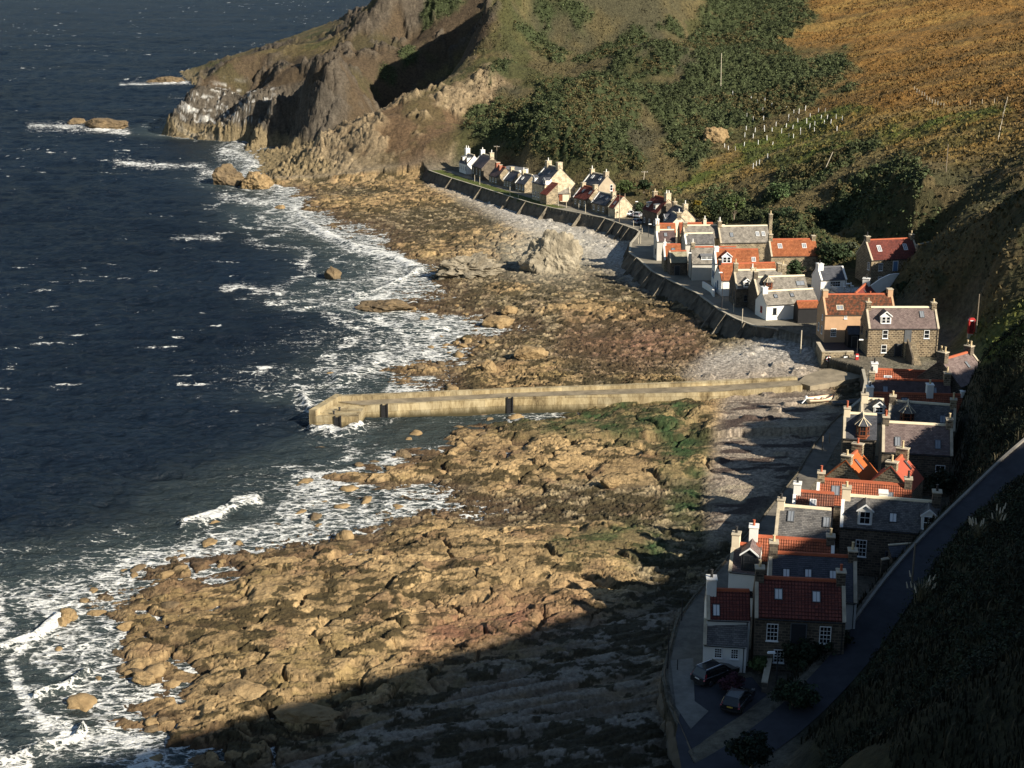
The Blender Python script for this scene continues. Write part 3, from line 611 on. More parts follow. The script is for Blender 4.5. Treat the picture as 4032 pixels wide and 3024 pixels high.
M['slate_purple'] = brick('slate_purple', (.120, .085, .078), (.185, .140, .125), (.06, .05, .045), .34, .20, .012, .4, .02, .6, .3)
M['slate_brown'] = brick('slate_brown', (.075, .050, .046), (.105, .070, .064), (.04, .03, .03), .34, .20, .012, .4, .02, .6, .3)
M['slate_grey'] = brick('slate_grey', (.085, .082, .080), (.165, .155, .142), (.045, .043, .04), .34, .20, .014, .45, .02, .6, .4)
M['slate_light'] = brick('slate_weathered', (.155, .140, .118), (.255, .228, .188), (.10, .09, .075), .34, .20, .014, .45, .02, .7, .45)
M['slate_blue'] = brick('slate_blue', (.050, .053, .062), (.078, .080, .090), (.03, .03, .035), .34, .20, .012, .4, .02, .5, .25)
M['slate_moss'] = brick('slate_lichen', (.20, .185, .125), (.27, .245, .17), (.14, .125, .08), .5, .3, .01, .3, .02, .8, .45)
M['lead'] = plain('lead_grey', (.16, .165, .17), .5, .2)
M['stone_brown'] = brick('stone_brown', (.060, .045, .032), (.185, .138, .085), (.34, .275, .18), .58, .31, .042, .5, .16, .9, .3)
M['stone_light'] = brick('stone_pale', (.30, .235, .145), (.50, .42, .28), (.50, .43, .31), .55, .30, .05, .5, .20, .9, .5)
M['stone_dark'] = brick('stone_dark', (.050, .042, .034), (.120, .098, .070), (.16, .13, .095), .60, .28, .035, .6, .18, .9, .45)
M['stone_mix'] = brick('stone_mixed', (.085, .066, .045), (.27, .21, .13), (.33, .28, .19), .55, .30, .04, .6, .18, .9, .45)
M['rubble'] = brick('rubble_stone', (.075, .062, .048), (.22, .185, .135), (.12, .10, .075), .42, .24, .03, 1.0, .3, .95, .5, bdist=.1)
M['white'] = plain('white_render', (.74, .72, .66), .8, .07, .8, .2)
M['cream'] = plain('cream_render', (.66, .56, .40), .85, .1, .8, .2)
M['greyw'] = plain('grey_render', (.44, .42, .37), .85, .12, .7, .25)
M['stucco'] = plain('brown_stucco', (.33, .27, .19), .9, .25, .6, .25)
M['ochre'] = plain('ochre_render', (.45, .285, .165), .9, .12, .7, .2)
M['skew'] = plain('coping_stone', (.42, .36, .26), .9, .3, 1.2, .3)
M['ridge'] = plain('ridge_mortar', (.68, .58, .40), .9, .15, 1.5, .2)
M['ridge_red'] = plain('ridge_clay', (.34, .09, .04), .85, .2, 1.5, .2)
M['brick_red'] = brick('red_brick', (.26, .075, .04), (.36, .11, .06), (.3, .2, .14), .24, .085, .01, .3, .01)
M['pot_buff'] = plain('pot_buff', (.55, .43, .25), .8, .15)
M['pot_red'] = plain('pot_red', (.38, .10, .05), .8, .15)
M['pot_dark'] = plain('pot_dark', (.03, .03, .03), .6, .2)
M['pot_white'] = plain('pot_white', (.75, .72, .66), .7, .1)
M['frame_white'] = plain('painted_white', (.80, .80, .77), .45, .03, 2, 0)
M['frame_brown'] = plain('painted_brown', (.19, .065, .032), .5, .15, 3, 0)
M['frame_blue'] = plain('painted_blue', (.10, .19, .33), .5, .1, 3, 0)
M['frame_dark'] = plain('painted_dark', (.030, .032, .035), .45, .1, 3, 0)
M['frame_grey'] = plain('painted_grey', (.10, .105, .11), .5, .1, 3, 0)
M['door_red'] = plain('painted_red', (.40, .035, .03), .45, .08, 3, 0)
M['dorm_blue'] = plain('pale_blue_boards', (.60, .66, .74), .6, .05, 2, .1)
M['black_wood'] = plain('black_timber', (.012, .012, .013), .7, .3, 2, .2)
M['wood'] = plain('weathered_wood', (.20, .16, .115), .8, .3, 2, .2)
M['pole_pale'] = plain('pale_pole', (.50, .44, .33), .7, .2, 2, .1)
M['iron'] = plain('iron', (.03, .03, .032), .5, .3, 3, .05)
M['concrete'] = plain('concrete', (.36, .325, .25), .9, .25, .35, .3)
def glass():
    m, n, l, b = nt('window_glass'); b.inputs['Base Color'].default_value = (.012, .014, .017, 1); b.inputs['Roughness'].default_value = .06; b.inputs['Specular IOR Level'].default_value = .6
    return m
M['glass'] = glass()
m_, n_, l_, b_ = nt('roof_glass'); b_.inputs['Base Color'].default_value = (.20, .215, .23, 1); b_.inputs['Roughness'].default_value = .08; b_.inputs['Specular IOR Level'].default_value = .8
M['roofglass'] = m_; M['blind'] = plain('white_blind', (.62, .62, .60), .5, .05, 3, 0)

# ---------------------------------------------------------------- house builder
def solve(A, B, zb, h, D, dy, phi, mono=False):
    t = math.tan(R(phi)); d = D or 5.0
    for _ in range(25 if D is None else 1):
        zr = zb+h+(d if mono else d/2)*t
        a = at(*A, z=zr); b = at(*B, z=zr); x = (b-a).normalized(); y = Vector((x.y, -x.x, 0))
        if D is None:
            m = (a+b)/2; e = m+y*(d if mono else d/2); e.z = zb+h
            got = pj(e.x, e.y, e.z)[1]-pj(m.x, m.y, m.z)[1]; d *= .5+.5*min(2, max(.5, dy/got))
    return a, b, d
def sheet(V0, U, W, nu, nv, prof, uvs):
    """displaced sheet: origin V0, axes U (along) and W (down slope); prof(u,v) -> offset along the normal"""
    Nn = Vector(U).cross(Vector(W)).normalized()
    u = np.linspace(0, 1, nu); v = np.linspace(0, 1, nv); uu, vv = np.meshgrid(u, v)
    lu, lv = Vector(U).length, Vector(W).length
    hh = prof(uu*lu, vv*lv)
    P = np.array(V0)[None, None]+uu[..., None]*np.array(U)+vv[..., None]*np.array(W)+hh[..., None]*np.array(Nn)
    return P, uu*lu, vv*lv
def pantile_obj(name, parts, mat, parent, fine, flat=False):
    """clay-tile or slate roof: front sheet with rolls and courses, plus closing slabs"""
    Vs = []; Fs = []; UV = []; off = 0
    for (V0, U, W, det) in parts:
        lu, lv = Vector(U).length, Vector(W).length
        if det == 'pan':
            per, crs = .25, .33
            nu = max(8, int(lu/per*fine))+1; k = int(lv/crs)+1
            vv = np.sort(np.concatenate([np.arange(k)*crs, np.arange(1, k)*crs-.02, [lv]])); vv = vv[vv <= lv]
            def pf(u, v): return .055*np.abs(np.sin(math.pi*u/per))**.8+.05*((v/crs) % 1.0)
        elif det == 'slate':
            nu = 2; crs = .20; k = int(lv/crs)+1
            vv = np.sort(np.concatenate([np.arange(k)*crs, np.arange(1, k)*crs-.012, [lv]])); vv = vv[vv <= lv]
            def pf(u, v): return .022*((v/crs) % 1.0)
        else:
            nu = 2; vv = np.array([0, lv]); pf = lambda u, v: u*0
        Nn = np.array(Vector(U).cross(Vector(W)).normalized()); 
        if Nn[2] < 0: Nn = -Nn
        u = np.linspace(0, lu, nu); uu, v2 = np.meshgrid(u, vv)
        if det == 'slate' or det == 'flat': sag = 0
        P = np.array(V0)[None, None]+uu[..., None]*np.array(Vector(U).normalized())+v2[..., None]*np.array(Vector(W).normalized())+pf(uu, v2)[..., None]*Nn
        nv_ = len(vv); idx = off+np.arange(nu*nv_).reshape(nv_, nu)
        Fs += np.stack([idx[:-1, :-1], idx[:-1, 1:], idx[1:, 1:], idx[1:, :-1]], -1).reshape(-1, 4).tolist()
        Vs.append(P.reshape(-1, 3)); UV.append(np.stack([uu, -v2], -1).reshape(-1, 2)); off += nu*nv_
        # under-slab closing the sheet
        Q = [np.array(V0), np.array(V0)+np.array(U), np.array(V0)+np.array(U)+np.array(W), np.array(V0)+np.array(W)]
        lo = [q-Nn*.10 for q in Q]; hi_ = [q-Nn*.004 for q in Q]
        Vs.append(np.array(lo+hi_)); UV.append(np.array([(0, 0), (lu, 0), (lu, -lv), (0, -lv)]*2))
        b0 = off; Fs += [[b0+3, b0+2, b0+1, b0], [b0+2, b0+3, b0+7, b0+6], [b0, b0+4, b0+7, b0+3], [b0+1, b0+2, b0+6, b0+5], [b0, b0+1, b0+5, b0+4]]; off += 8
    V = np.concatenate(Vs); UVv = np.concatenate(UV)
    me = bpy.data.meshes.new(name); me.from_pydata(V.tolist(), [], Fs); 
    ul = me.uv_layers.new(name='UVMap'); li = np.zeros(len(me.loops), np.int32); me.loops.foreach_get('vertex_index', li)
    ul.data.foreach_set('uv', UVv[li].astype(np.float32).reshape(-1))
    me.materials.append(mat); me.update(); me.validate()
    o = bpy.data.objects.new(name, me); C.objects.link(o); o.parent = parent
    return o
def frame_xf(o, origin, ux, uz):
    """place an object drawn in (x right, y outwards = -normal, z up) on a wall"""
    ux = Vector(ux).normalized(); uz = Vector(uz).normalized(); n = ux.cross(uz)   # points out of the wall
    m = Matrix.Identity(4)
    for r in range(3): m[r][0], m[r][1], m[r][2], m[r][3] = ux[r], -n[r], uz[r], origin[r]
    o.matrix_local = m
def win_mesh(w, h, cols, rows, f=.07, b=.035, sash=True):
    mb = MB()
    mb.box(-w/2, -w/2+f, -.055, 0, 0, h); mb.box(w/2-f, w/2, -.055, 0, 0, h); mb.box(-w/2+f, w/2-f, -.055, 0, 0, f); mb.box(-w/2+f, w/2-f, -.055, 0, h-f, h)
    iw = w-2*f; ih = h-2*f; th = .062
    if sash: mb.box(-w/2+f, w/2-f, -.05, 0, h/2-.03, h/2+.03)
    for i in range(1, cols): x = -w/2+f+iw*i/cols; mb.box(x-b/2, x+b/2, -.04, 0, f, h-f)
    for j in range(1, rows):
        z = f+ih*j/rows
        if not (sash and abs(z-h/2) < .05): mb.box(-w/2+f, w/2-f, -.043, 0, z-b/2, z+b/2)
    mb.box(-w/2-.06, w/2+.06, -.12, 0, -.09, -.002)                      # sill
    return mb
def window(parent, origin, ux, uz, w, h, cols=2, rows=4, fm='frame_white', pane='glass', name='window', sash=True):
    o = win_mesh(w, h, cols, rows, sash=sash).build(name, M[fm], parent); frame_xf(o, origin, ux, uz)
    p = MB(); p.box(-w/2+.03, w/2-.03, -.02, -.004, .03, h-.03); p.build('pane', M[pane], o)
    return o
def chimney(parent, x, y, z0, z1, w, d, mat, pots=1, pm='pot_buff', cap=None):
    mb = MB(); mb.box(x-w/2, x+w/2, y-d/2, y+d/2, z0, z1-.14); o = mb.build('chimney', M[mat], parent, bevel=.02)
    c = MB(); c.box(x-w/2-.07, x+w/2+.07, y-d/2-.07, y+d/2+.07, z1-.137, z1); c.build('chimney_cap', M[cap or ('white' if mat == 'white' else 'skew')], o, bevel=.02)
    for i in range(pots):
        py = y+(i-(pots-1)/2)*d*.5
        p = MB(); hh = random.uniform(.5, .8); p.tube((x, py, z1), (x, py, z1+hh), .14, .11, 10); p.tube((x, py, z1+hh), (x, py, z1+hh+.06), .15, .15, 10); p.build('chimney_pot', M[pm], o)
    return o
HOUSES = {}
def house(name, label, A, B, zb, h, wall, roof, dy=None, D=None, phi=45, cop='', copm='skew', ridge='ridge', ch=(), sk=(), dm=(), win=(), door=(), mono=False, group='houses of the village', cat='house', fine=6, ov=.10, ext=None, base=2.5, gut=True):
    a, b, D = solve(A, B, zb, h, D, dy, phi, mono); L = (b-a).length; t = math.tan(R(phi))
    yaw = math.atan2(b.y-a.y, b.x-a.x)
    x0, x1 = -L/2, L/2
    if mono: yf, yr, yb = -D, 0.0, 0.0
    else: yf, yr, yb = -D/2, 0.0, D/2
    mid = (a+b)/2; root = thing(name, label, cat, (mid.x, mid.y, zb), yaw, group)
    zr = h+(D if mono else D/2)*t
    w = MB(); e = .05
    prof = [(yf, -base), (yf, h-e), (yr, zr-e)] + ([(yb, -base)] if mono else [(yb, h-e), (yb, -base)])
    w.prism([(x0, y, z) for y, z in prof], (L, 0, 0)); w.build('wall', M[wall], root)
    det = 'pan' if roof.startswith(('pan', 'tile')) else ('slate' if roof.startswith('slate') else 'flat')
    s = math.hypot(yr-yf, zr-h); dn = Vector((0, yf-yr, h-zr)).normalized()
    cl = .0; rx0 = x0-(.06 if 'L' not in cop else 0); rx1 = x1+(.06 if 'R' not in cop else 0)
    lift = .07
    parts = [((rx0, yr, zr+lift), (rx1-rx0, 0, 0), tuple(dn*(s+ov)), det)]
    if not mono:
        db = Vector((0, yb-yr, h-zr)).normalized(); parts.append(((rx1, yr, zr+lift), (rx0-rx1, 0, 0), tuple(db*(s+ov)), det if det == 'slate' else 'flat'))
    if ext:
        d2, ph2, m2 = ext; q = Vector((0, yf, h))+Vector((0, -.05, 0)); dd = Vector((0, -1, -math.tan(R(ph2)))).normalized()
        xm = MB(); xm.prism([(x0+.4, yf+.01, -base), (x0+.4, yf+.01, h-.25), (x0+.4, yf-d2, h-.25-d2*math.tan(R(ph2))), (x0+.4, yf-d2, -base)], (L-.4, 0, 0)); xm.build('outshot_wall', M[wall], root)
        pantile_obj('outshot_roof', [((x0+.3, yf+.02, h-.16), (L-.3, 0, 0), tuple(dd*(d2/math.cos(R(ph2))+.1)), 'flat')], M[m2], root, fine)
    ro = pantile_obj('roof', parts, M[roof], root, fine)
    rg = MB()
    if mono: rg.box(rx0, rx1, -.10, .10, zr+.03, zr+.17)
    else: rg.prism([(rx0+.05, -.22, zr-.06), (rx0+.05, -.13, zr+.20), (rx0+.05, .13, zr+.20), (rx0+.05, .22, zr-.06)], (rx1-rx0-.1, 0, 0))
    rg.build('ridge_tiles', M[ridge], root, bevel=.02)
    for side in cop:
        cx0, cx1 = (x0-.04, x0+.30) if side == 'L' else (x1-.30, x1+.04)
        m_c = MB(); n_f = Vector((0, dn.z, -dn.y));
        if n_f.z < 0: n_f = -n_f
        def bar(d, nn, ln):
            p0 = Vector((0, yr, zr+.02)); p1 = p0+d*(ln+ov+.05)
            lo = [p0, p1]; hi2 = [p0+nn*.19, p1+nn*.19]
            m_c.prism([(cx0, p.y, p.z) for p in (lo[0], lo[1], hi2[1], hi2[0])], (cx1-cx0, 0, 0))
        bar(dn, n_f, s)
        if not mono: bar(db, Vector((0, -n_f.y, n_f.z)), s)
        m_c.build('coping', M[copm], root)
    if gut and not mono or gut:
        g = MB(); g.tube((x0+.1, yf-ov*.7-.06, h-.05-ov*t*.6), (x1-.1, yf-ov*.7-.06, h-.05-ov*t*.6), .055, n=6); g.tube((x1-.25, yf-.06, h-.1), (x1-.25, yf-.06, -.5), .04, n=6); g.build('gutter', M['iron'], root)
    for c in ch:
        u, mat, cw, hh = c[:4]; pots = c[4] if len(c) > 4 else 1; pm = c[5] if len(c) > 5 else 'pot_buff'; oy = c[6] if len(c) > 6 else 0; d = c[7] if len(c) > 7 else cw*1.25
        cx = x0+u*L
        if u <= .03: cx = max(cx, x0+cw/2-.02)
        if u >= .97 and u <= 1.02: cx = x1-cw/2+.02
        chimney(root, cx, yr+oy, zr-1.0-abs(oy)*t-(0 if u <= 1.02 else 4), zr+hh-abs(oy)*t*.5, cw, d, mat, pots, pm)
    out = Vector((0, dn.z, -dn.y)); out = out if out.z > 0 else -out
    for q in sk:
        u, v = q[:2]; sw = q[2] if len(q) > 2 else .75; shh = q[3] if len(q) > 3 else 1.1; fm = q[4] if len(q) > 4 else 'frame_grey'; pn = q[5] if len(q) > 5 else 'roofglass'
        p = Vector((x0+u*L, yr, zr+lift))+dn*(v*s)+out*.05
        o = MB(); f = .07
        o.box(-sw/2, -sw/2+f, -.09, 0, -shh/2, shh/2); o.box(sw/2-f, sw/2, -.09, 0, -shh/2, shh/2); o.box(-sw/2+f, sw/2-f, -.09, 0, -shh/2, -shh/2+f); o.box(-sw/2+f, sw/2-f, -.09, 0, shh/2-f, shh/2); o.box(-.02, .02, -.075, 0, -shh/2+f, shh/2-f)
        k = o.build('skylight', M[fm], root); frame_xf(k, p, (1, 0, 0), -dn)
        g = MB(); g.box(-sw/2+.03, sw/2-.03, -.055, -.01, -shh/2+.03, shh/2-.03); g.build('pane', M[pn], k)
    for q in dm:
        typ, u, v, dw, dh = q[:5]; wm = q[5] if len(q) > 5 else 'white'; fm = q[6] if len(q) > 6 else 'frame_white'
        dormer(root, typ, x0+u*L, dn, s, v, zr+lift, t, dw, dh, wm, fm, roof)
    for q in win:
        face, u, z, ww, wh = q[:5]; cols = q[5] if len(q) > 5 else 2; rows = q[6] if len(q) > 6 else 4; fm = q[7] if len(q) > 7 else 'frame_white'
        if face == 'F': window(root, (x0+u*L, yf-.004, z), (1, 0, 0), (0, 0, 1), ww, wh, cols, rows, fm)
        elif face == 'L': window(root, (x0-.004, yf+u*(yb-yf), z), (0, -1, 0), (0, 0, 1), ww, wh, cols, rows, fm)
        else: window(root, (x1+.004, yf+u*(yb-yf), z), (0, 1, 0), (0, 0, 1), ww, wh, cols, rows, fm)
    for q in door:
        u, z, ww, wh, mt = q[:5]; face = q[5] if len(q) > 5 else 'F'
        dmb = MB(); dmb.box(-ww/2, ww/2, -.05, 0, 0, wh)
        for zz in (.12, .55): dmb.box(-ww/2+.12, ww/2-.12, -.065, -.051, wh*zz, wh*(zz+.35))
        do = dmb.build('door', M[mt], root)
        org = (x0+u*L, yf-.004, z) if face == 'F' else ((x0-.004, yf+u*(yb-yf), z) if face == 'L' else (x1+.004, yf+u*(yb-yf), z))
        frame_xf(do, org, (1, 0, 0) if face == 'F' else ((0, -1, 0) if face == 'L' else (0, 1, 0)), (0, 0, 1))
        fr = MB(); fr.box(-ww/2-.10, -ww/2-.002, -.08, 0, 0, wh+.1); fr.box(ww/2+.002, ww/2+.10, -.08, 0, 0, wh+.1); fr.box(-ww/2-.002, ww/2+.002, -.08, 0, wh+.002, wh+.1); fr.build('door_frame', M['frame_white' if wall in ('white',) or mt == 'frame_blue' else 'frame_grey'], do)
        hd = MB(); hd.tube((ww*.36, -.05, wh*.48), (ww*.36, -.12, wh*.48), .03, n=6); hd.build('handle', M['iron'], do)
    root['_d'] = 0; del root['_d']
    HOUSES[label] = (root, L, D, h, zr)
    return root
def dormer(root, typ, cx, dn, s, v, z0, t, w, h, wm, fm, roof):
    """a dormer whose front foot sits a fraction v down the slope"""
    f = Vector((cx, 0, z0))+dn*(v*s); yF, zF = f.y, f.z                # front foot
    def yat(z): return (z0-z)/t*(-1) if True else 0                    # y on the roof plane at height z
    ef = yF-.02
    if typ in ('gable', 'pent'):
        ph = w*.42; zE = zF+h; zA = zE+ph; yE = yat(zE); yA = yat(zA)
        b = MB(); b.prism([(cx-w/2, ef, zF-.15), (cx+w/2, ef, zF-.15), (cx+w/2, ef, zE), (cx, ef, zA-.05), (cx-w/2, ef, zE)], (0, max(.5, yA-ef+.15), 0)); o = b.build('dormer', M[wm], root)
        rf = MB(); ov = .14
        for sgn in (-1, 1):
            p = [Vector((cx+sgn*(w/2+ov), ef-ov, zE-ov*.84)), Vector((cx, ef-ov, zA)), Vector((cx, yA+.1, zA)), Vector((cx+sgn*(w/2+ov), yE+.1, zE-ov*.84))]
            q = [k+Vector((0, 0, .09)) for k in p]
            if sgn > 0: rf.hexa(p, q)
            else: rf.hexa(p[::-1], q[::-1])
        rf.build('dormer_roof', M[roof if not roof.startswith('pan') else 'felt_red'], o)
        bb = MB()
        for sgn in (-1, 1):
            bb.prism([(cx+sgn*(w/2+.16), ef-.20, zE-.17), (cx+sgn*(w/2+.16), ef-.20, zE+.02), (cx, ef-.20, zA+.12), (cx, ef-.20, zA-.07)], (0, .05, 0))
        bb.build('barge_board', M['frame_white' if fm != 'frame_brown' else 'frame_brown'], o)
        if w > 1.6:
            for k in (-1, 1): window(o, (cx+k*w*.215, ef-.004, zF+.12), (1, 0, 0), (0, 0, 1), w*.38, h-.25, 1, 2, fm, name='dormer_window')
        else: window(o, (cx, ef-.004, zF+.10), (1, 0, 0), (0, 0, 1), w*.74, h-.2, 2, 2, fm, name='dormer_window')
    elif typ == 'bay':
        zE = zF+h; yE = yat(zE+.1); dpt = .45
        pl = [(cx-w/2, ef+.5), (cx-w/2, ef), (cx-w*.28, ef-dpt), (cx+w*.28, ef-dpt), (cx+w/2, ef), (cx+w/2, max(ef+.6, yE))]; pl[0] = (cx-w/2, max(ef+.6, yE))
        b = MB(); b.prism([(x, y, zF-.4) for x, y in pl], (0, 0, h+.4)); o = b.build('dormer', M[wm], root)
        zA = zE+w*.62; yA = yat(zA); rf = MB(); ov = .22; eav = [(cx-w/2-ov, yE+.05), (cx-w/2-ov, ef-.05), (cx-w*.3-.08, ef-dpt-ov), (cx+w*.3+.08, ef-dpt-ov), (cx+w/2+ov, ef-.05), (cx+w/2+ov, yE+.05)]
        ap = (cx, ef+.05, zA); ap2 = (cx, yA+.1, zA)
        for i in range(5):
            p, q = eav[i], eav[i+1]
            if i in (0, 4): 
                rf.poly([(p[0], p[1], zE), (q[0], q[1], zE), ap, ap2] if i == 0 else [(p[0], p[1], zE), (q[0], q[1], zE), ap2, ap])
            else: rf.poly([(p[0], p[1], zE), (q[0], q[1], zE), ap])
        rf.poly([(x, y, zE-.01) for x, y in eav][::-1]); rf.build('dormer_roof', M[roof], o)
        hp = MB()
        for i in range(1, 5): hp.tube((eav[i][0], eav[i][1], zE+.03), (ap[0], ap[1], ap[2]+.03), .05, n=5)
        hp.tube(Vector(ap)+Vector((0, 0, .05)), Vector(ap2)+Vector((0, 0, .05)), .09, n=6); hp.build('hip_rolls', M['ridge'], o)
        pts = pl[1:5]
        for i in range(3):
            p, q = Vector((*pts[i], 0)), Vector((*pts[i+1], 0)); m = (p+q)/2; d = (q-p); n_ = Vector((d.y, -d.x, 0)).normalized()
            window(o, (m.x+n_.x*.005, m.y+n_.y*.005, zF+.05), d, (0, 0, 1), d.length-.10, h-.12, 2 if i == 1 else 1, 2, fm, name='dormer_window')
    elif typ == 'shed':
        zE = zF+h; yE = yat(zE+.25)
        b = MB(); b.prism([(cx-w/2, ef, zF-.2), (cx-w/2, ef, zE), (cx-w/2, max(ef+.6, yE+.2), zE+.22), (cx-w/2, max(ef+.6, yE+.2), zF-.2)], (w, 0, 0)); o = b.build('dormer', M[wm], root)
        r_ = MB(); a0 = Vector((cx-w/2-.15, ef-.2, zE+.01)); e2 = max(ef+.6, yE+.35)
        r_.prism([(a0.x, a0.y, zE), (a0.x, a0.y, zE+.1), (a0.x, e2, zE+.34), (a0.x, e2, zE+.24)], (w+.3, 0, 0)); r_.build('dormer_roof', M['lead'], o)
        k = max(1, round(w/1.0))
        for i in range(k): window(o, (cx-w/2+(i+.5)*w/k, ef-.004, zF+.08), (1, 0, 0), (0, 0, 1), w/k-.12, h-.16, 1, 2, fm, name='dormer_window')
# ---------------------------------------------------------------- the houses, from the near end of the village
Wn, Cr, Sd, Sm, Sl_, Sb = 'white', 'cream', 'stone_dark', 'stone_mix', 'stone_light', 'stone_brown'
G1 = 'houses at the near end'; G2 = 'houses around the harbour'; G3 = 'houses in the middle of the village'; G4 = 'houses of the far row'
house('stone_house', 'nearest stone house with dark red tiled roof, two skylights and white sash windows', (2974,2273), (3326,2290), 5, 5.3, Sd, 'tile_red', dy=158, cop='LR', ridge='ridge_red', group=G1, fine=8,
      ch=[(0, Sd, .8, 1.1), (1, Sd, .8, 1.1, 1, 'pot_red')], sk=[(.26,.42,.75,1.1,'frame_grey','blind'), (.68,.44,.75,1.1,'frame_grey','blind')], win=[('F',.2,3.05,1.05,1.7,3,4), ('F',.785,3.05,1.05,1.7,3,4), ('F',.285,.9,.95,1.3,3,4)], door=[(.49,2.9,1.3,1.95,'frame_dark')])
house('cottage', 'white cottage with red tiled roof and white chimney beside the nearest stone house', (2782,2322), (2950,2327), 5, 4.6, Wn, 'tile_red', dy=116, cop='L', ridge='ridge_red', group=G1, fine=8,
      ch=[(0, Wn, .9, 1.3, 1, 'pot_dark')], sk=[(.22,.72,.7,1.2,'frame_dark','blind')])
house('lean_to', 'low white lean-to with dark slate roof and two small windows behind the parked car', (2773,2439), (2942,2449), 5, 2.65, Wn, 'slate_grey', dy=97, mono=True, cop='L', ridge='ridge', group=G1, cat='annex',
      win=[('F',.35,1.35,.72,1.0,3,4), ('F',.73,1.35,.72,1.0,3,4)])
house('house', 'long blue slate house with three pale skylights behind the nearest stone house', (3029,2175), (3372,2194), 5.3, 5.2, Wn, 'slate_blue', dy=178, cop='LR', ridge='ridge_red', group=G1,
      ch=[(0, Sd, .8, 1.2, 1, 'pot_buff'), (1, Sd, .8, .8, 1, 'pot_buff')], sk=[(.2,.46,.7,.9,'frame_dark','blind'), (.45,.44,.7,.9,'frame_dark','blind'), (.73,.44,.7,.9,'frame_dark','blind')])
house('cottage', 'white walled slate cottage with a large dark dormer window and cream chimney', (2883,2139), (2997,2150), 5, 4.7, Wn, 'slate_purple', dy=110, cop='L', ridge='ridge_red', group=G1,
      ch=[(0, Cr, .8, 1.2, 1, 'pot_dark')], dm=[('gable',.68,.93,1.6,1.7,'frame_dark','frame_dark')], win=[('F',.88,2.2,1.4,.6,2,1,'frame_dark')])
house('cottage', 'low red pantiled cottage half in shade behind the blue slate house', (2950,2110), (3285,2133), 5, 4.9, Sd, 'pan_red', dy=95, cop='R', copm='white', ridge='ridge_red', group=G1, fine=8,
      ch=[(0, Wn, .9, 1.2, 1, 'pot_red'), (1, Sd, .8, .7, 1, 'pot_buff')])
house('stone_house', 'large slate roofed stone house with two white gabled dormers below the lane', (3316,1949), (3703,1979), 5.6, 4.8, Sd, 'slate_grey', dy=125, cop='L', copm='white', group=G1,
      ch=[(0, Cr, .9, 1.0, 1, 'pot_buff'), (1, Sd, .9, 1.3, 1, 'pot_dark'), (.42, Wn, .9, .9, 0, 'pot_buff', .7)], dm=[('gable',.245,.9,1.5,1.6), ('gable',.885,.9,1.5,1.6)], sk=[(.53,.62,.8,1.1,'frame_dark','blind')],
      win=[('F',.225,1.6,1.15,1.9,3,4)], door=[(.54,.2,1.2,2.2,'frame_dark')])
house('outbuilding', 'low slate lean-to with pale edges behind the garden wall by the lane', (3500,2149), (3618,2140), 6.8, 2.0, Sd, 'slate_blue', dy=46, mono=True, cop='R', ridge='ridge', group=G1, cat='outbuilding', gut=False)
house('cottage', 'small cottage with brown tiled roof and tall white chimney at the beach end', (3125,1932), (3284,1944), 5, 4.8, Wn, 'tile_brown', dy=92, cop='L', copm='white', ridge='ridge_red', group=G1, fine=8,
      ch=[(0, Wn, .8, 1.0, 1, 'pot_dark')], sk=[(.5,.5,.7,.9,'frame_white')])
house('cottage', 'slate cottage with rounded cream chimney and skylight beside the dormered stone house', (3062,1989), (3273,2007), 5, 4.2, Wn, 'slate_grey', dy=128, cop='L', group=G1,
      ch=[(0, Cr, .75, .8, 1, 'pot_dark')], sk=[(.27,.33,.7,1.3), (.93,.42,.7,1.2)])
house('cottage', 'long bright red pantiled cottage with two skylights in front of the orange roofs', (3219,1885), (3589,1912), 5.3, 4.7, Sd, 'pan_red', dy=100, cop='L', copm='white', ridge='ridge_red', group=G1, fine=8,
      ch=[(0, Sm, .8, .9, 1, 'pot_red'), (1, Sd, .8, .9, 1, 'pot_dark')], sk=[(.2,.45,.9,1.2), (.78,.55,.7,1.2)])
house('outbuilding', 'stone gabled outbuilding with smooth orange roof in sun', (3331,1813), (3380,1770), 5.3, 4.2, Sm, 'felt_orange', D=5.0, cop='', ridge='ridge_red', group=G1, cat='outbuilding', ext=(1.5,32,'felt_maroon'), gut=False,
      ch=[(0, Sm, .8, .6, 1, 'pot_buff', 0, 1.2), (1, Sm, .7, .9, 1, 'pot_red', 0, 1.3)], sk=[(.4,.4,.5,1.6,'felt_maroon')])
house('outbuilding', 'stone gabled outbuilding with smooth red roof half in shade', (3508,1836), (3556,1788), 5.8, 4.2, Sm, 'felt_red', D=5.2, ridge='ridge_red', group=G1, cat='outbuilding', gut=False,
      ch=[(0, Sm, .8, .5, 1, 'pot_buff', 0, 1.3), (1, Sm, .7, .9, 1, 'pot_buff', 0, 1.4)], sk=[(.75,.35,.4,1.3,'frame_dark')])
house('stone_house', 'tall stone house with broad purple slate roof and two dark skylights', (3475,1661), (3750,1676), 5.4, 5.0, Sd, 'slate_purple', dy=118, cop='LR', group=G1,
      ch=[(0, Sd, .8, .8, 1, 'pot_red'), (1, Sm, .8, .9, 1, 'pot_buff')], sk=[(.22,.66,.7,1.3), (.79,.68,.7,1.3)], win=[('F',.84,2.0,1.15,1.7,2,2)])
house('cottage', 'shaded slate cottage with a brown canted bay dormer and cream chimney', (3323,1626), (3452,1633), 5, 4.6, Sd, 'slate_blue', dy=99, cop='L', group=G1,
      ch=[(0, Cr, .8, .8, 1, 'pot_red')], dm=[('bay',.58,.86,1.6,1.35,'frame_brown','frame_brown')])
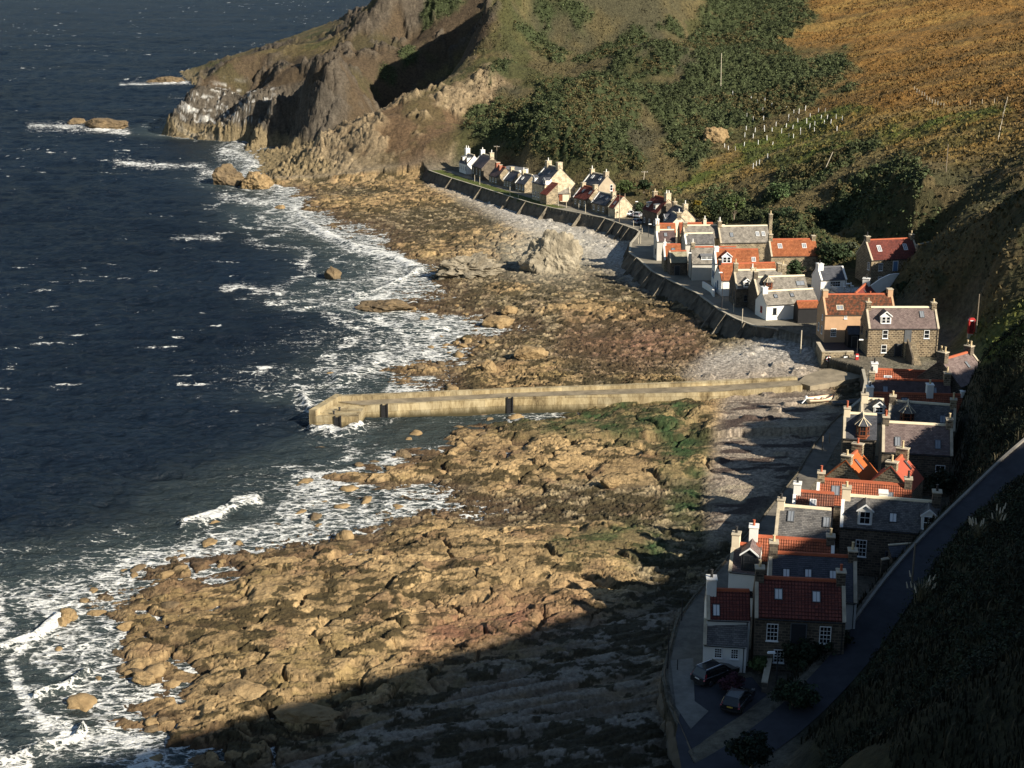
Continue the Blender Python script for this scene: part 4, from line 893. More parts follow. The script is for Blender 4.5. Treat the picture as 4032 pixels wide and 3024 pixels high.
house('house', 'slate house with a brown canted bay dormer under a yellow ridge', (3503,1578), (3765,1597), 5, 4.8, Sd, 'slate_grey', dy=100, cop='LR', group=G1,
      ch=[(0, Sd, .8, .8), (1, Sm, .8, .9, 1, 'pot_buff')], dm=[('bay',.28,.74,1.7,1.1,'frame_brown','frame_brown')], sk=[(.81,.6,.8,1.2,'frame_dark')])
house('cottage', 'small weathered slate cottage with one white dormer beside the beached boats', (3391,1570), (3480,1574), 5, 4.6, Cr, 'slate_light', dy=92, cop='L', ridge='ridge', group=G1,
      ch=[(0, Cr, .9, .8, 1, 'pot_dark')], dm=[('pent',.78,.62,1.4,1.0,'white','frame_white')])
house('cottage', 'low red pantiled cottage with a tall white chimney rising from its roof', (3411,1547), (3802,1556), 5, 3.6, Wn, 'pan_red', dy=82, ridge='ridge_red', group=G1, fine=8,
      ch=[(0, Wn, .9, 1.0, 1, 'pot_dark'), (.635, Wn, .9, 1.5, 1, 'pot_buff'), (1, Wn, .7, .6, 0)], sk=[(.12,.3,.9,.5,'frame_dark'), (.38,.3,.9,.5,'frame_dark')])
house('house', 'long brown slate house with white coping behind the tall white chimney', (3421,1491), (3740,1502), 5, 4.3, Wn, 'slate_brown', dy=82, cop='L', copm='white', ridge='ridge_red', group=G1,
      ch=[(0, Sm, .8, 1.1, 1, 'pot_dark'), (1, Sm, .9, 1.3, 1, 'pot_buff')], sk=[(.2,.55,.7,1.2), (.8,.52,.7,1.1)])
house('cottage', 'bright pantiled cottage with one white gabled dormer near the harbour slip', (3430,1453), (3693,1464), 5, 4.2, Wn, 'pan_red', dy=82, ridge='ridge_red', group=G1, fine=8,
      ch=[(0, Wn, .9, 1.0, 1, 'pot_dark'), (1.08, Wn, 1.2, .1, 0)], dm=[('gable',.87,.6,1.9,.9)], sk=[(.25,.4,1.1,.5,'frame_white')])
house('house', 'purple slate house with orange ridge set at an angle under the hill', (3704,1419), (3821,1384), 7.3, 3.8, Sd, 'slate_purple', D=7.0, phi=42, cop='R', ridge='ridge_red', group=G1,
      ch=[(0, Sd, 1.0, 1.2, 2, 'pot_buff'), (1, Sd, .9, 1.0, 2, 'pot_buff')], sk=[(.62,.4,.5,1.1)])
house('stone_house', 'two storey brown stone house with purple slate roof and one white dormer', (3409,1210), (3684,1210), 5, 4.8, Sb, 'slate_purple', dy=84, cop='LR', group=G2,
      ch=[(0, Sb, .8, 1.0, 1, 'pot_buff'), (1, Sb, .8, .9, 1, 'pot_buff')], dm=[('gable',.25,.80,1.75,1.35)], sk=[(.785,.36,.75,1.3)],
      win=[('F',.24,3.15,.9,1.4,1,2), ('F',.83,3.15,.9,1.4,1,2), ('F',.235,.7,.9,1.35,1,2), ('L',.2,2.9,.8,1.4,1,2,'frame_grey'), ('L',.75,2.9,.8,1.4,1,2,'frame_grey')], door=[(.565,2.55,.95,2.05,'frame_grey'), (.44,.1,1.1,2.0,'frame_dark')])
house('house', 'ochre rendered house with mottled weathered pantiles by the walled yard', (3238,1160), (3512,1158), 5, 4.9, 'ochre', 'pan_moss', dy=80, cop='LR', copm='ochre', ridge='ridge_red', group=G2, fine=8,
      ch=[(0, 'ochre', .9, .9, 0), (1, 'ochre', .9, 1.0, 0)], sk=[(.22,.68,1.2,1.0,'cream')], win=[('F',.29,4.2,.5,.5,2,2), ('F',.13,1.1,.95,1.4,3,4), ('L',.3,1.2,.8,1.4,2,2), ('L',.7,1.2,.8,1.4,2,2), ('L',.3,3.6,.6,1.0,2,2)])
h23 = house('house', 'cream white house with dark slate roof, wide window and glass railed terrace', (3217,1053), (3318,1049), 5, 4.2, Wn, 'slate_blue', D=4.6, phi=42, cop='LR', copm='white', ridge='slate_blue', group=G2,
      ch=[(0, Wn, 1.1, .8, 1, 'pot_dark')], win=[('F',.56,2.85,2.1,1.05,4,2)])
house('stone_house', 'stone house with plain red tiled roof highest at the hill foot', (3406,946), (3595,938), 5.8, 4.7, Sb, 'tile_red', dy=79, cop='LR', group=G2, ridge='ridge_red',
      ch=[(0, Sd, .9, .9, 1, 'pot_dark'), (1, Sm, .8, .9, 1, 'pot_buff')], sk=[(.23,.46,.85,1.5,'frame_white'), (.77,.44,.85,1.5,'frame_white')],
      win=[('F',.2,2.5,.9,1.55,3,4), ('F',.8,2.5,.9,1.55,3,4), ('F',.2,.5,.9,.8,3,2), ('L',.15,2.6,.9,1.5,2,4)], door=[(.5,2.3,.95,2.0,'frame_blue')])
house('cottage', 'white cottage with maroon roof and square white chimneys beside the terrace', (3368,1155), (3413,1113), 5, 3.4, Wn, 'felt_maroon', D=4.4, ridge='ridge_red', group=G2, gut=False,
      ch=[(1, Wn, 1.0, 1.0, 1, 'pot_dark'), (.2, Wn, 1.0, .6, 1, 'pot_red', -2.3)], sk=[(.5,.4,.3,1.2)])
house('cottage', 'white single storey cottage with mottled slate roof and red door', (2999,1148), (3200,1137), 5, 2.85, Wn, 'slate_light', D=5.2, phi=38, group=G3, ridge='ridge',
      ch=[(0, Wn, 1.0, .9, 1, 'pot_dark')], sk=[(.23,.42,.7,.9,'frame_dark'), (.55,.4,.7,.9,'frame_dark')], win=[('F',.16,1.1,.7,1.2,2,2,'frame_dark'), ('L',.45,1.1,.8,1.1,2,1,'door_red')], door=[(.58,.2,.85,1.9,'door_red')])
house('shed', 'black timber shed with small orange pantiled roof beside the white cottage', (3136,1187), (3219,1185), 5.2, 2.6, 'black_wood', 'pan_orange', D=2.9, phi=33, group=G3, cat='shed', ridge='ridge_red')
house('stone_house', 'grey slate house with a brown bay dormer behind the white single storey cottage', (2966,1092), (3167,1085), 5, 3.6, Sd, 'slate_light', D=5.6, cop='L', group=G3,
      ch=[(0, Sd, .8, 1.2, 1, 'pot_buff')], dm=[('bay',.24,.62,1.6,1.1,'frame_brown','frame_brown')], sk=[(.88,.45,1.6,1.0)])
house('stone_house', 'dark gabled stone house with one white dormer facing the street lamp', (2888,1064), (2955,1063), 5, 3.6, Sd, 'slate_light', dy=74, cop='L', group=G3,
      ch=[(0, Sm, .8, 1.4, 1, 'pot_buff')], dm=[('gable',.62,.93,1.2,1.1)], win=[('F',.6,1.2,.9,1.2,2,2,'frame_grey'), ('L',.25,1.2,.7,1.6,1,2,'frame_grey'), ('L',.7,1.2,.7,1.6,1,2,'frame_grey')])
house('house', 'weathered slate house with twin stone chimneys at its hill end', (2957,1064), (3075,1061), 5, 4.0, Sm, 'slate_light', dy=62, group=G3, ch=[(.0, Cr, .6, .5, 1, 'pot_white'), (.93, Sm, .8, 1.3, 0), (1.07, Sm, .9, 1.0, 1, 'pot_buff')])
house('cottage', 'lower red pantiled house with white sea gable and black flue', (2829,1040), (3050,1034), 5, 3.1, Wn, 'pan_orange', dy=66, ridge='ridge_red', group=G3, ch=[(0.02, 'black_wood', .5, 1.0, 0)], win=[('L',.5,1.0,.7,1.6,1,2,'frame_blue')], door=[(.7,.1,.7,1.9,'frame_blue','L')])
house('house', 'tall white gabled house with orange pantiles, blue windows and a pale dormer', (2812,982), (2984,982), 5, 5.2, Wn, 'pan_orange', dy=56, cop='L', copm='white', ridge='ridge_red', group=G3,
      ch=[(0, Wn, .9, .6, 0)], dm=[('gable',.26,1.0,1.9,1.4,'dorm_blue','frame_white')], sk=[(.88,.75,.8,1.1,'frame_white')],
      win=[('L',.25,4.6,.6,1.1,1,2,'frame_blue'), ('L',.65,4.6,.6,1.1,1,2,'frame_blue'), ('L',.35,2.0,.8,1.3,1,2,'frame_blue'), ('L',.65,2.0,.8,1.3,1,2,'frame_blue')])
house('house', 'grey slate house with pale gable and a long flat dormer', (2720,973), (2898,972), 5, 3.5, 'greyw', 'slate_light', dy=66, ridge='ridge_red', group=G3, ch=[(0, Sm, .8, 1.0, 1, 'pot_white')], dm=[('shed',.32,.78,2.3,.8,'frame_dark','frame_white')])
house('outbuilding', 'small stone outbuilding with lichen covered roof by the street', (2634,989), (2702,988), 5, 2.7, Sd, 'slate_moss', dy=46, cop='L', group=G3, cat='outbuilding', ridge='ridge_red', door=[(.4,.1,1.0,1.9,'frame_dark')])
house('cottage', 'narrow orange pantiled cottage with a thin white chimney', (2612,962), (2679,962), 5, 2.5, Sm, 'pan_orange', dy=62, cop='L', copm='white', ridge='ridge_red', group=G3, ch=[(0, Wn, .6, .5, 1, 'pot_white')], sk=[(.55,.4,.8,1.1,'frame_dark')])
house('house', 'brown slate house with white coping nearest the street bend', (2582,906), (2654,905), 5, 4.3, 'greyw', 'slate_brown', dy=45, cop='L', copm='white', group=G3, ch=[(0, Cr, .8, 1.2, 1, 'pot_buff')], sk=[(.5,.45,.7,1.0)], win=[('L',.4,1.2,.7,1.3,1,2,'frame_dark')])
house('cottage', 'short orange pantiled house with white chimney at the street bend', (2581,881), (2658,881), 5, 4.6, 'greyw', 'pan_orange', dy=45, ridge='ridge_red', group=G3, ch=[(0, Wn, .8, 1.1, 1, 'pot_white')], sk=[(.68,.45,.8,1.1,'frame_dark')])
house('house', 'long grey slate house with big stone gable and pale ridge', (2689,888), (2853,887), 5, 4.8, Sm, 'slate_light', dy=50, cop='L', group=G3, ch=[(0, Sm, .9, .8, 0)])
house('cottage', 'thin strip of red pantiled roof with a cream chimney below the hedges', (2674,879), (2806,878), 5, 4.7, Sm, 'pan_red', dy=40, ridge='ridge_red', group=G3, ch=[(.76, Cr, .7, 1.0, 1, 'pot_white')])
house('house', 'lower grey slate house with white coped gable and pale ridge', (2693,920), (2807,918), 5, 4.3, 'greyw', 'slate_grey', dy=42, cop='L', copm='white', group=G3, ch=[(0, Cr, .7, .4, 0)])
house('stone_house', 'broad weathered slate house with three skylights and a tall thin chimney', (2826,891), (3021,888), 5, 4.0, Sm, 'slate_light', dy=66, cop='L', group=G3, ch=[(0, Sm, .8, 1.2, 2, 'pot_white'), (1.06, Sm, .7, 2.6, 1, 'pot_buff')], sk=[(.25,.55,.75,1.2), (.77,.52,.75,1.2,'frame_white'), (.89,.52,.75,1.2,'frame_white')])
house('cottage', 'bright orange pantiled cottage with two skylights beside the dark garden tree', (3026,943), (3209,941), 5, 3.6, Sm, 'pan_orange', dy=67, cop='L', ridge='ridge_red', group=G3, ch=[(0, Sm, .8, 1.2, 1, 'pot_buff'), (1, Sm, .8, .8, 0)], sk=[(.22,.42,.9,1.2,'frame_white'), (.74,.42,.9,1.2,'frame_white')])
FW_ = dict(group=G4, fine=4)
def fwin(n, z=.75, hh=1.2, w=.6): return [('F', (i+.5)/n, z, w, hh, 1, 2) for i in range(n)]
house('house', 'dark red roofed house with two grey dormers at the near end of the far row', (2575,769), (2633,785), 5, 3.9, Sd, 'tile_red', D=6.4, ridge='ridge_red', ch=[(0, Sm, .9, 1.1), (1, Sl_, 1.1, 1.5, 2, 'pot_white')], dm=[('shed',.2,.8,1.0,1.0,'greyw','frame_white'), ('shed',.7,.8,1.0,1.0,'greyw','frame_white')], win=fwin(3), **FW_)
house('cottage', 'small blue slate cottage with cream gable at the start of the far row', (2648,833), (2675,849), 5, 2.8, Cr, 'slate_blue', D=4.6, ch=[(1, Sm, .8, .8, 1, 'pot_white')], dm=[('gable',.1,.9,1.2,1.0,'white')], **FW_)
house('stone_house', 'stone gabled house with dark slates half behind a bushy garden', (2654,805), (2701,821), 5, 3.6, Sl_, 'slate_blue', D=5.2, ch=[(1, Sl_, .9, 1.1, 1, 'pot_white'), (0, Sm, .8, .8)], **FW_)
house('house', 'brown stuccoed gabled house with blue slates standing behind the far row', (2328,678), (2391,691), 5.5, 4.6, 'stucco', 'slate_blue', D=5.6, cop='L', copm='white', ch=[(0, Sl_, .9, 1.0, 1, 'pot_white'), (1, 'stucco', 1.0, 1.0, 1, 'pot_white')], sk=[(.3,.35,.8,1.2,'frame_white'), (.78,.35,.8,1.2,'frame_white')], win=[('R',.75,3.2,.9,1.6,1,2)], **FW_)
house('cottage', 'dark red tiled cottage with two skylights in the far row', (2293,730), (2348,742), 5, 2.4, Sm, 'tile_red', D=5.8, ridge='ridge_red', cop='L', copm='white', ch=[(0, Sl_, .9, .9, 0), (1, Sl_, .9, 1.0, 0)], sk=[(.35,.4,.8,1.2), (.85,.4,.8,1.2)], win=fwin(3), **FW_)
house('cottage', 'blue slate cottage with white coping between two red roofs of the far row', (2362,755), (2419,768), 5, 2.4, Sm, 'slate_blue', D=5.2, cop='L', copm='white', ch=[(1, Sl_, .9, .9, 1, 'pot_red')], sk=[(.35,.4,.8,1.1), (.75,.4,.8,1.1)], win=fwin(3), **FW_)
house('cottage', 'pale stone gabled cottage with a short red roof at the end of the far row', (2429,771), (2456,777), 5, 2.5, Sl_, 'tile_red', D=5.3, ridge='ridge_red', cop='LR', sk=[(.5,.6,.6,1.2)], **FW_)
house('stone_house', 'largest pale stone gabled house of the far row with a pole on its chimney', (2155,649), (2206,661), 5, 4.7, Sl_, 'slate_blue', D=9.6, phi=43, cop='L', copm='white', ch=[(0, Sl_, 1.2, 1.3, 1, 'pot_white'), (1, Sl_, 1.2, 1.5, 0)], dm=[('gable',.08,.95,1.2,1.2,'white'), ('gable',.92,.95,1.2,1.2,'white')], sk=[(.6,.35,.7,1.2)], win=fwin(5, 1.0, 1.4), **FW_)
house('outbuilding', 'little red tiled lean-to against the largest pale stone gable', (2172,718), (2197,724), 5, 2.6, Sm, 'tile_red', D=3.6, mono=True, phi=38, cat='annex', ridge='ridge_red', gut=False, **FW_)
house('outbuilding', 'small cream outbuilding with grey slates set across the far row', (2182,731), (2242,730), 5, 2.2, Cr, 'slate_light', dy=32, cop='LR', copm='skew', cat='outbuilding', win=[('L',.5,1.0,.8,1.1,1,2,'frame_dark')], door=[(.35,.2,1.0,1.9,'frame_brown')], **FW_)
house('cottage', 'blue slate cottage with small skylight beside the largest pale gable', (2059,681), (2096,689), 5, 2.3, Sm, 'slate_blue', D=5.2, cop='L', copm='white', ch=[(0, Sl_, .9, .9, 1, 'pot_white')], sk=[(.4,.5,.7,1.1,'frame_white')], win=fwin(3), **FW_)
house('cottage', 'blue slate cottage with pale coping in front of the white flat roofed building', (2013,669), (2046,677), 5, 2.3, Sm, 'slate_blue', D=5.2, cop='L', copm='white', ch=[(0, Sl_, .9, 1.0, 0)], win=fwin(3), **FW_)
house('cottage', 'dark tiled cottage with two red brick chimneys', (1956,652), (1990,660), 5, 2.3, Sm, 'slate_brown', D=5.4, ridge='ridge_red', ch=[(0.0, 'brick_red', 1.0, 1.1, 0), (.62, 'brick_red', .8, 1.0, 0, 'pot_red', -.6)], win=fwin(3), **FW_)
house('stone_house', 'two storey slate house with white coping and pale stone gable in the far row', (1898,604), (1938,617), 5, 3.6, Sd, 'slate_purple', D=6.8, cop='L', copm='white', ch=[(0, Wn, 1.0, 1.2, 1, 'pot_white'), (1, Sl_, 1.0, 1.2, 1, 'pot_white')], win=fwin(3, 1.4, 1.7), **FW_)
house('house', 'white house with white dormers and twin chimney pots at the far end of the row', (1838,603), (1868,612), 5, 3.1, Wn, 'slate_blue', D=5.2, ch=[(0, Wn, 1.1, 1.6, 2, 'pot_white')], dm=[('shed',.25,.85,1.2,1.3,'white','frame_dark'), ('shed',.8,.85,1.2,1.3,'white','frame_dark')], win=fwin(4, 1.0, 1.4), **FW_)
house('outbuilding', 'white building with low glazed roof behind the far row', (2022,650), (2080,664), 6, 2.6, Wn, 'lead', D=4.5, mono=True, phi=6, cat='outbuilding', gut=False, **FW_)
# ---------------------------------------------------------------- roads, walls, pier
def asphalt(name, c, var=.3, sc=.6):
    m, n, l, b = nt(name); p = geo_pos(n)
    f = noise(n, l, sc, 6, p, .7); r = ramp(n, [(.3, tuple(x*(1-var) for x in c)), (.7, tuple(x*(1+var) for x in c))]); l.new(f, r.inputs[0])
    l.new(r.outputs[0], b.inputs['Base Color']); b.inputs['Roughness'].default_value = .85; b.inputs['Specular IOR Level'].default_value = .3
    bump(n, l, noise(n, l, 9, 5, p), .4, .03, b); return m
M['asphalt'] = asphalt('asphalt', (.034, .034, .040)); M['street'] = asphalt('street_surface', (.185, .165, .125), .35, .25); M['path'] = asphalt('concrete_path', (.115, .102, .082), .5, .5)
M['apron'] = asphalt('apron_concrete', (.16, .15, .13), .4, .5)
def ribbon(name, pts, mat, z0=.06, kind='structure'):
    """sheet between paired left/right plan points with height"""
    V = []; 
    for a, b in pts: V += [tuple(a), tuple(b)]
    F = [[2*i, 2*i+1, 2*i+3, 2*i+2] for i in range(len(pts)-1)]
    me = bpy.data.meshes.new(name); me.from_pydata(V, [], F); me.update(); me.materials.append(mat)
    bm = bmesh.new(); bm.from_mesh(me); bmesh.ops.recalc_face_normals(bm, faces=bm.faces)
    if sum(f.normal.z for f in bm.faces) < 0: bmesh.ops.reverse_faces(bm, faces=bm.faces)
    bm.to_mesh(me); bm.free()
    o = bpy.data.objects.new(name, me); C.objects.link(o); tag(o, kind=kind); return o
def smooth_path(P, n):
    P = [Vector(p) for p in P]; out = []
    for i in range(len(P)-1):
        p0 = P[max(i-1, 0)]; p1 = P[i]; p2 = P[i+1]; p3 = P[min(i+2, len(P)-1)]
        for k in range(n):
            t = k/n; out.append(.5*((2*p1)+(p2-p0)*t+(2*p0-5*p1+4*p2-p3)*t*t+(3*p1-p0-3*p2+p3)*t**3))
    return out+[P[-1]]
lane = smooth_path(ROADP, 8); prs = []
for i, p in enumerate(lane):
    d = (lane[min(i+1, len(lane)-1)]-lane[max(i-1, 0)]); d.z = 0; d.normalize(); nr_ = Vector((-d.y, d.x, 0))
    prs.append((p+nr_*1.75+Vector((0, 0, .09)), p-nr_*1.75+Vector((0, 0, .09))))
ribbon('lane', prs, M['asphalt'])
M['kerb'] = plain('kerb_concrete', (.22, .20, .17), .9, .25, .5, .3)
kb = MB(); LK = prs[36:]
for i in range(len(LK)-1):
    a = LK[i][0]; b = LK[i+1][0]; d = (b-a); n_ = Vector((-d.y, d.x, 0)).normalized()
    kb.hexa([a+Vector((0, 0, -.8)), b+Vector((0, 0, -.8)), b+n_*.28+Vector((0, 0, -.8)), a+n_*.28+Vector((0, 0, -.8))], [a+Vector((0, 0, .22)), b+Vector((0, 0, .22)), b+n_*.28+Vector((0, 0, .22)), a+n_*.28+Vector((0, 0, .22))])
tag(kb.build('lane_kerb', M['kerb']), 'pale concrete kerb edging the lane above the near houses', 'kerb')
ys = np.concatenate([np.arange(108, 205, 3), np.arange(256, 468, 3)])
sw_ = lambda y: float(np.interp(y, [108, 118, 130, 150, 200, 256, 300, 355, 365, 470], [3.2, 3.2, 3.2, 3.0, 3.0, 9, 7.5, 8.5, 5.5, 4.5]))
def street(y0, y1, nm, mat, off=.25):
    P = [(Vector((float(FS(y))+off, y, 5.035)), Vector((float(FS(y))+sw_(y), y, 5.035))) for y in np.arange(y0, y1, 2.5)]
    return ribbon(nm, P, mat)
street(107, 205, 'shore_path', M['path']); street(259, 392, 'street', M['street']); 
P = [(Vector((float(FS(y))+4.6, y, 5.035)), Vector((float(FS(y))+7.0, y, 5.035))) for y in np.arange(392, 466, 2.5)]; ribbon('row_path', P, M['street'])
q = [at(a, b, z=5.07) for a, b in ((2700,2690),(2760,2700),(2960,2665),(3040,2760),(3040,2900),(2900,3060),(2690,3060),(2660,2900))]
mb = MB(); mb.poly(q); tag(mb.build('parking_area', M['asphalt']), kind='structure')
q = [at(a, b, z=5.10) for a, b in ((2640,2600),(2730,2590),(2735,2760),(2790,2800),(2720,2870),(2660,2780))]
mb = MB(); mb.poly(q); tag(mb.build('concrete_apron', M['apron']), kind='structure')
M['slip'] = asphalt('slipway_concrete', (.21, .175, .12), .4, .5)
# harbour quay ground between the yard wall, the stone house and the pier
q = [at(a, b, z=c) for a, b, c in ((3140,1505,3.52),(3170,1478,3.52),(3245,1452,3.55),(3420,1448,3.6),(3440,1478,3.6),(3310,1500,3.55),(3190,1520,3.52))]
mb = MB(); mb.prism([v-Vector((0, 0, 2.2)) for v in q], (0, 0, 2.2)); tag(mb.build('slipway', M['slip']), kind='structure')

def rock_mat(name, c1, c2, scale=.5, crack=True):
    m, n, l, b = nt(name); tc = n.new('ShaderNodeTexCoord').outputs['Object']
    f = noise(n, l, scale, 7, tc, .68); r = ramp(n, [(.3, c1), (.68, c2)]); l.new(f, r.inputs[0]); l.new(r.outputs[0], b.inputs['Base Color'])
    b.inputs['Roughness'].default_value = .9; b.inputs['Specular IOR Level'].default_value = .2
    b1 = bump(n, l, noise(n, l, scale*2, 6, tc, .7), .9, .35); b2 = bump(n, l, noise(n, l, scale*9, 5, tc, .7), .6, .06, b); l.new(b1.outputs[0], b2.inputs['Normal'])
    return m
M['wall_conc'] = rock_mat('sea_wall_face', (.045, .040, .032), (.150, .130, .098), .5)
M['rib'] = rock_mat('buttress_stone', (.05, .044, .035), (.23, .195, .14), .6)
def sea_wall(label, y0, y1, ribs, foot=2.6, z1=1.0, cop='concrete', face='wall_conc'):
    t = thing('sea_wall', label, 'sea wall', (float(FS((y0+y1)/2)), (y0+y1)/2, 5), 0, 'sea walls below the street'); inv = t.location
    yy = np.arange(y0, y1+.01, 1.0); fr = [(0, 5.16), (0, 4.9), (.25, 4.2), (.5, 3.2), (.75, 2.2), (1, z1-1.2)]
    V = []; 
    for j, (k, z) in enumerate(fr):
        for y in yy:
            nz = (vnoise(np.array([y*.9]), np.array([j*1.3]), 9)[0]-.5)*(.30 if foot > 1 else .75)*(0 < j < 5)
            V.append((float(FS(y))-foot*max(0, (5-z)/4.6)*(j > 0)-.02+nz-(.0 if j else .0), y, z))
    V = np.array(V)-np.array(inv); 
    o = grid_mesh('wall_face', V, len(fr), len(yy), None, M[face], smooth=False); o.parent = t
    c = MB()
    for a, b in zip(yy[:-1], yy[1:]):
        pa = Vector((float(FS(a)), a, 5.17))-inv; pb = Vector((float(FS(b)), b, 5.17))-inv; w = Vector((.42, 0, 0)); dn_ = Vector((0, 0, .5)); o_ = Vector((.06, 0, 0))
        c.hexa([pa-o_-dn_*.3, pb-o_-dn_*.3, pb+w-dn_, pa+w-dn_], [pa-o_, pb-o_, pb+w, pa+w])
    if cop: c.build('wall_coping', M[cop], t)
    else: c.bm.free()
    for y in ribs:
        r = MB(); x = float(FS(y)); w = random.uniform(.18, .34); skew = random.uniform(1.6, 2.8)
        top = Vector((x-.05, y, 5.20))-inv; bot = Vector((x-foot-.75, y-skew, z1-.2))-inv
        for_ = Vector((-.55, 0, 0))
        r.hexa([bot+Vector((.8, -w, -.3)), bot+Vector((.8, w, -.3)), top+Vector((.3, w, -.6)), top+Vector((.3, -w, -.6))], [bot+Vector((-.1, -w, 0)), bot+Vector((-.1, w, 0)), top+Vector((-.12, w, .0)), top+Vector((-.12, -w, .0))])
        r.build('buttress', M['rib'], t)
    return t
sea_wall('long sloping sea wall with buttresses below the far row of houses', 357, 468, [361, 364.5, 369, 374, 382, 393, 402, 411, 428, 447])
sea_wall('shorter sloping sea wall with buttresses below the houses in the middle of the village', 256.5, 329, [261, 268, 273, 284, 300, 307, 314, 322], z1=1.4)
sea_wall('rubble sea wall beside the shore path of the nearest houses', 106, 205, [], .9, 1.4, None, 'rubble')
sea_wall('low quay wall between the slipway and the red pantiled cottages', 205, 229, [], .5, 2.4)
sea_wall('short stretch of sea wall at the bend where the street meets the beach', 329, 356.5, [333, 340, 347, 353], 1.4, 1.2)
def wall_line(name, label, pts, h, w, mat, cat='wall', base=2.0, group=None, cope=None):
    """free-standing wall along plan points whose z is the wall top"""
    t = thing(name, label, cat, pts[0], 0, group); o = Vector(pts[0]); mb = MB(); cp = MB(); P = [Vector(p)-o for p in pts]
    nr_ = []
    for i in range(len(P)):
        d = (P[min(i+1, len(P)-1)]-P[max(i-1, 0)]); d.z = 0; d.normalize(); nr_.append(Vector((-d.y, d.x, 0))*w/2)
    for i in range(len(P)-1):
        a, b, na, nb = P[i], P[i+1], nr_[i], nr_[i+1]; k = Vector((0, 0, h+base))
        mb.hexa([a-na-k, b-nb-k, b+nb-k, a+na-k], [a-na, b-nb, b+nb, a+na])
        u = Vector((0, 0, .10)); e = 1.25
        cp.hexa([a-na*e+u*.02, b-nb*e+u*.02, b+nb*e+u*.02, a+na*e+u*.02], [a-na*e+u, b-nb*e+u, b+nb*e+u, a+na*e+u])
    mb.build('wall_body', M[mat], t); cp.build('coping', M[cope or 'skew'], t); return t
yw = [at(3221,1348,z=5.9), at(3243,1386,z=5.9), at(3300,1385,z=5.9), at(3360,1384,z=5.9)]
wall_line('yard_wall', 'pale rubble yard wall carrying the life ring beside the slipway', yw, 2.4, .55, 'stone_mix')
mb = MB(); q = [at(3224,1345,z=5.02), at(3245,1382,z=5.02), at(3358,1380,z=5.02), at(3420,1400,z=5.02), at(3415,1340,z=5.02)]
mb.poly(q); tag(mb.build('yard', M['asphalt']), kind='structure')
w1_ = [at(3428,1126,z=6.6), at(3468,1098,z=8.0), at(3503,1082,z=8.7), at(3540,1078,z=8.7)]
wall_line('stair_wall', 'white rendered stair wall climbing to the red roofed stone house', w1_, 1.2, .35, 'white', cope='white')
wall_line('garden_wall', 'dark curved garden wall on the slope right of the red roofed stone house', [at(3610,965,Y=292), at(3660,952,Y=296), at(3700,985,Y=286), at(3690,1005,Y=284)], 1.2, .4, 'stone_mix', cope='skew')
wall_line('garden_wall', 'stone wall with pale sloping top between the dormered house and the lane', [at(3470,2205,z=8.2), at(3540,2190,z=8.6), at(3615,2165,z=9.2)][::-1], 2.0, .4, 'rubble')
wall_line('garden_wall', 'low rubble wall beside the parked cars below the street lamp', [at(3010,2690,z=6.0), at(3020,2640,z=6.0), at(3030,2590,z=6.2)], 1.0, .45, 'rubble')
wall_line('terrace_wall', 'low white wall in front of the tall white gabled house', [at(2768,1110,z=6.1), at(2800,1130,z=6.1), at(2812,1148,z=6.1)], .8, .3, 'white', cope='white')
# external stair of the stone house
hs, L_, D_, h_, zr_ = HOUSES['two storey brown stone house with purple slate roof and one white dormer']
st = thing('stone_stair', 'stone stair climbing to the upper door of the brown stone house', 'stair', hs.location, hs.rotation_euler.z)
sx = -L_/2+.60*L_; b_1 = MB(); nst = 12
for i in range(nst): b_1.box(sx-.55+.0, sx+.65, -D_/2-.4-(i+1)*.36-.8, -D_/2-.4-i*.36-.8, -1.5, 2.5-i*.22)
b_1.box(sx-1.0, sx+.75, -D_/2-1.2, -D_/2-.012, -1.5, 2.53); b_1.build('steps', M['stone_mix'], st)
r_ = MB(); r_.box(sx-.86, sx-.60, -D_/2-5.2, -D_/2-1.25, -1.5, 1.1); r_.hexa([(sx-.86,-D_/2-5.2,1.1),(sx-.6,-D_/2-5.2,1.1),(sx-.6,-D_/2-1.25,1.1),(sx-.86,-D_/2-1.25,1.1)],[(sx-.86,-D_/2-5.2,1.2),(sx-.6,-D_/2-5.2,1.2),(sx-.6,-D_/2-1.25,3.4),(sx-.86,-D_/2-1.25,3.4)]); r_.build('side_wall', M['stone_dark'], st)
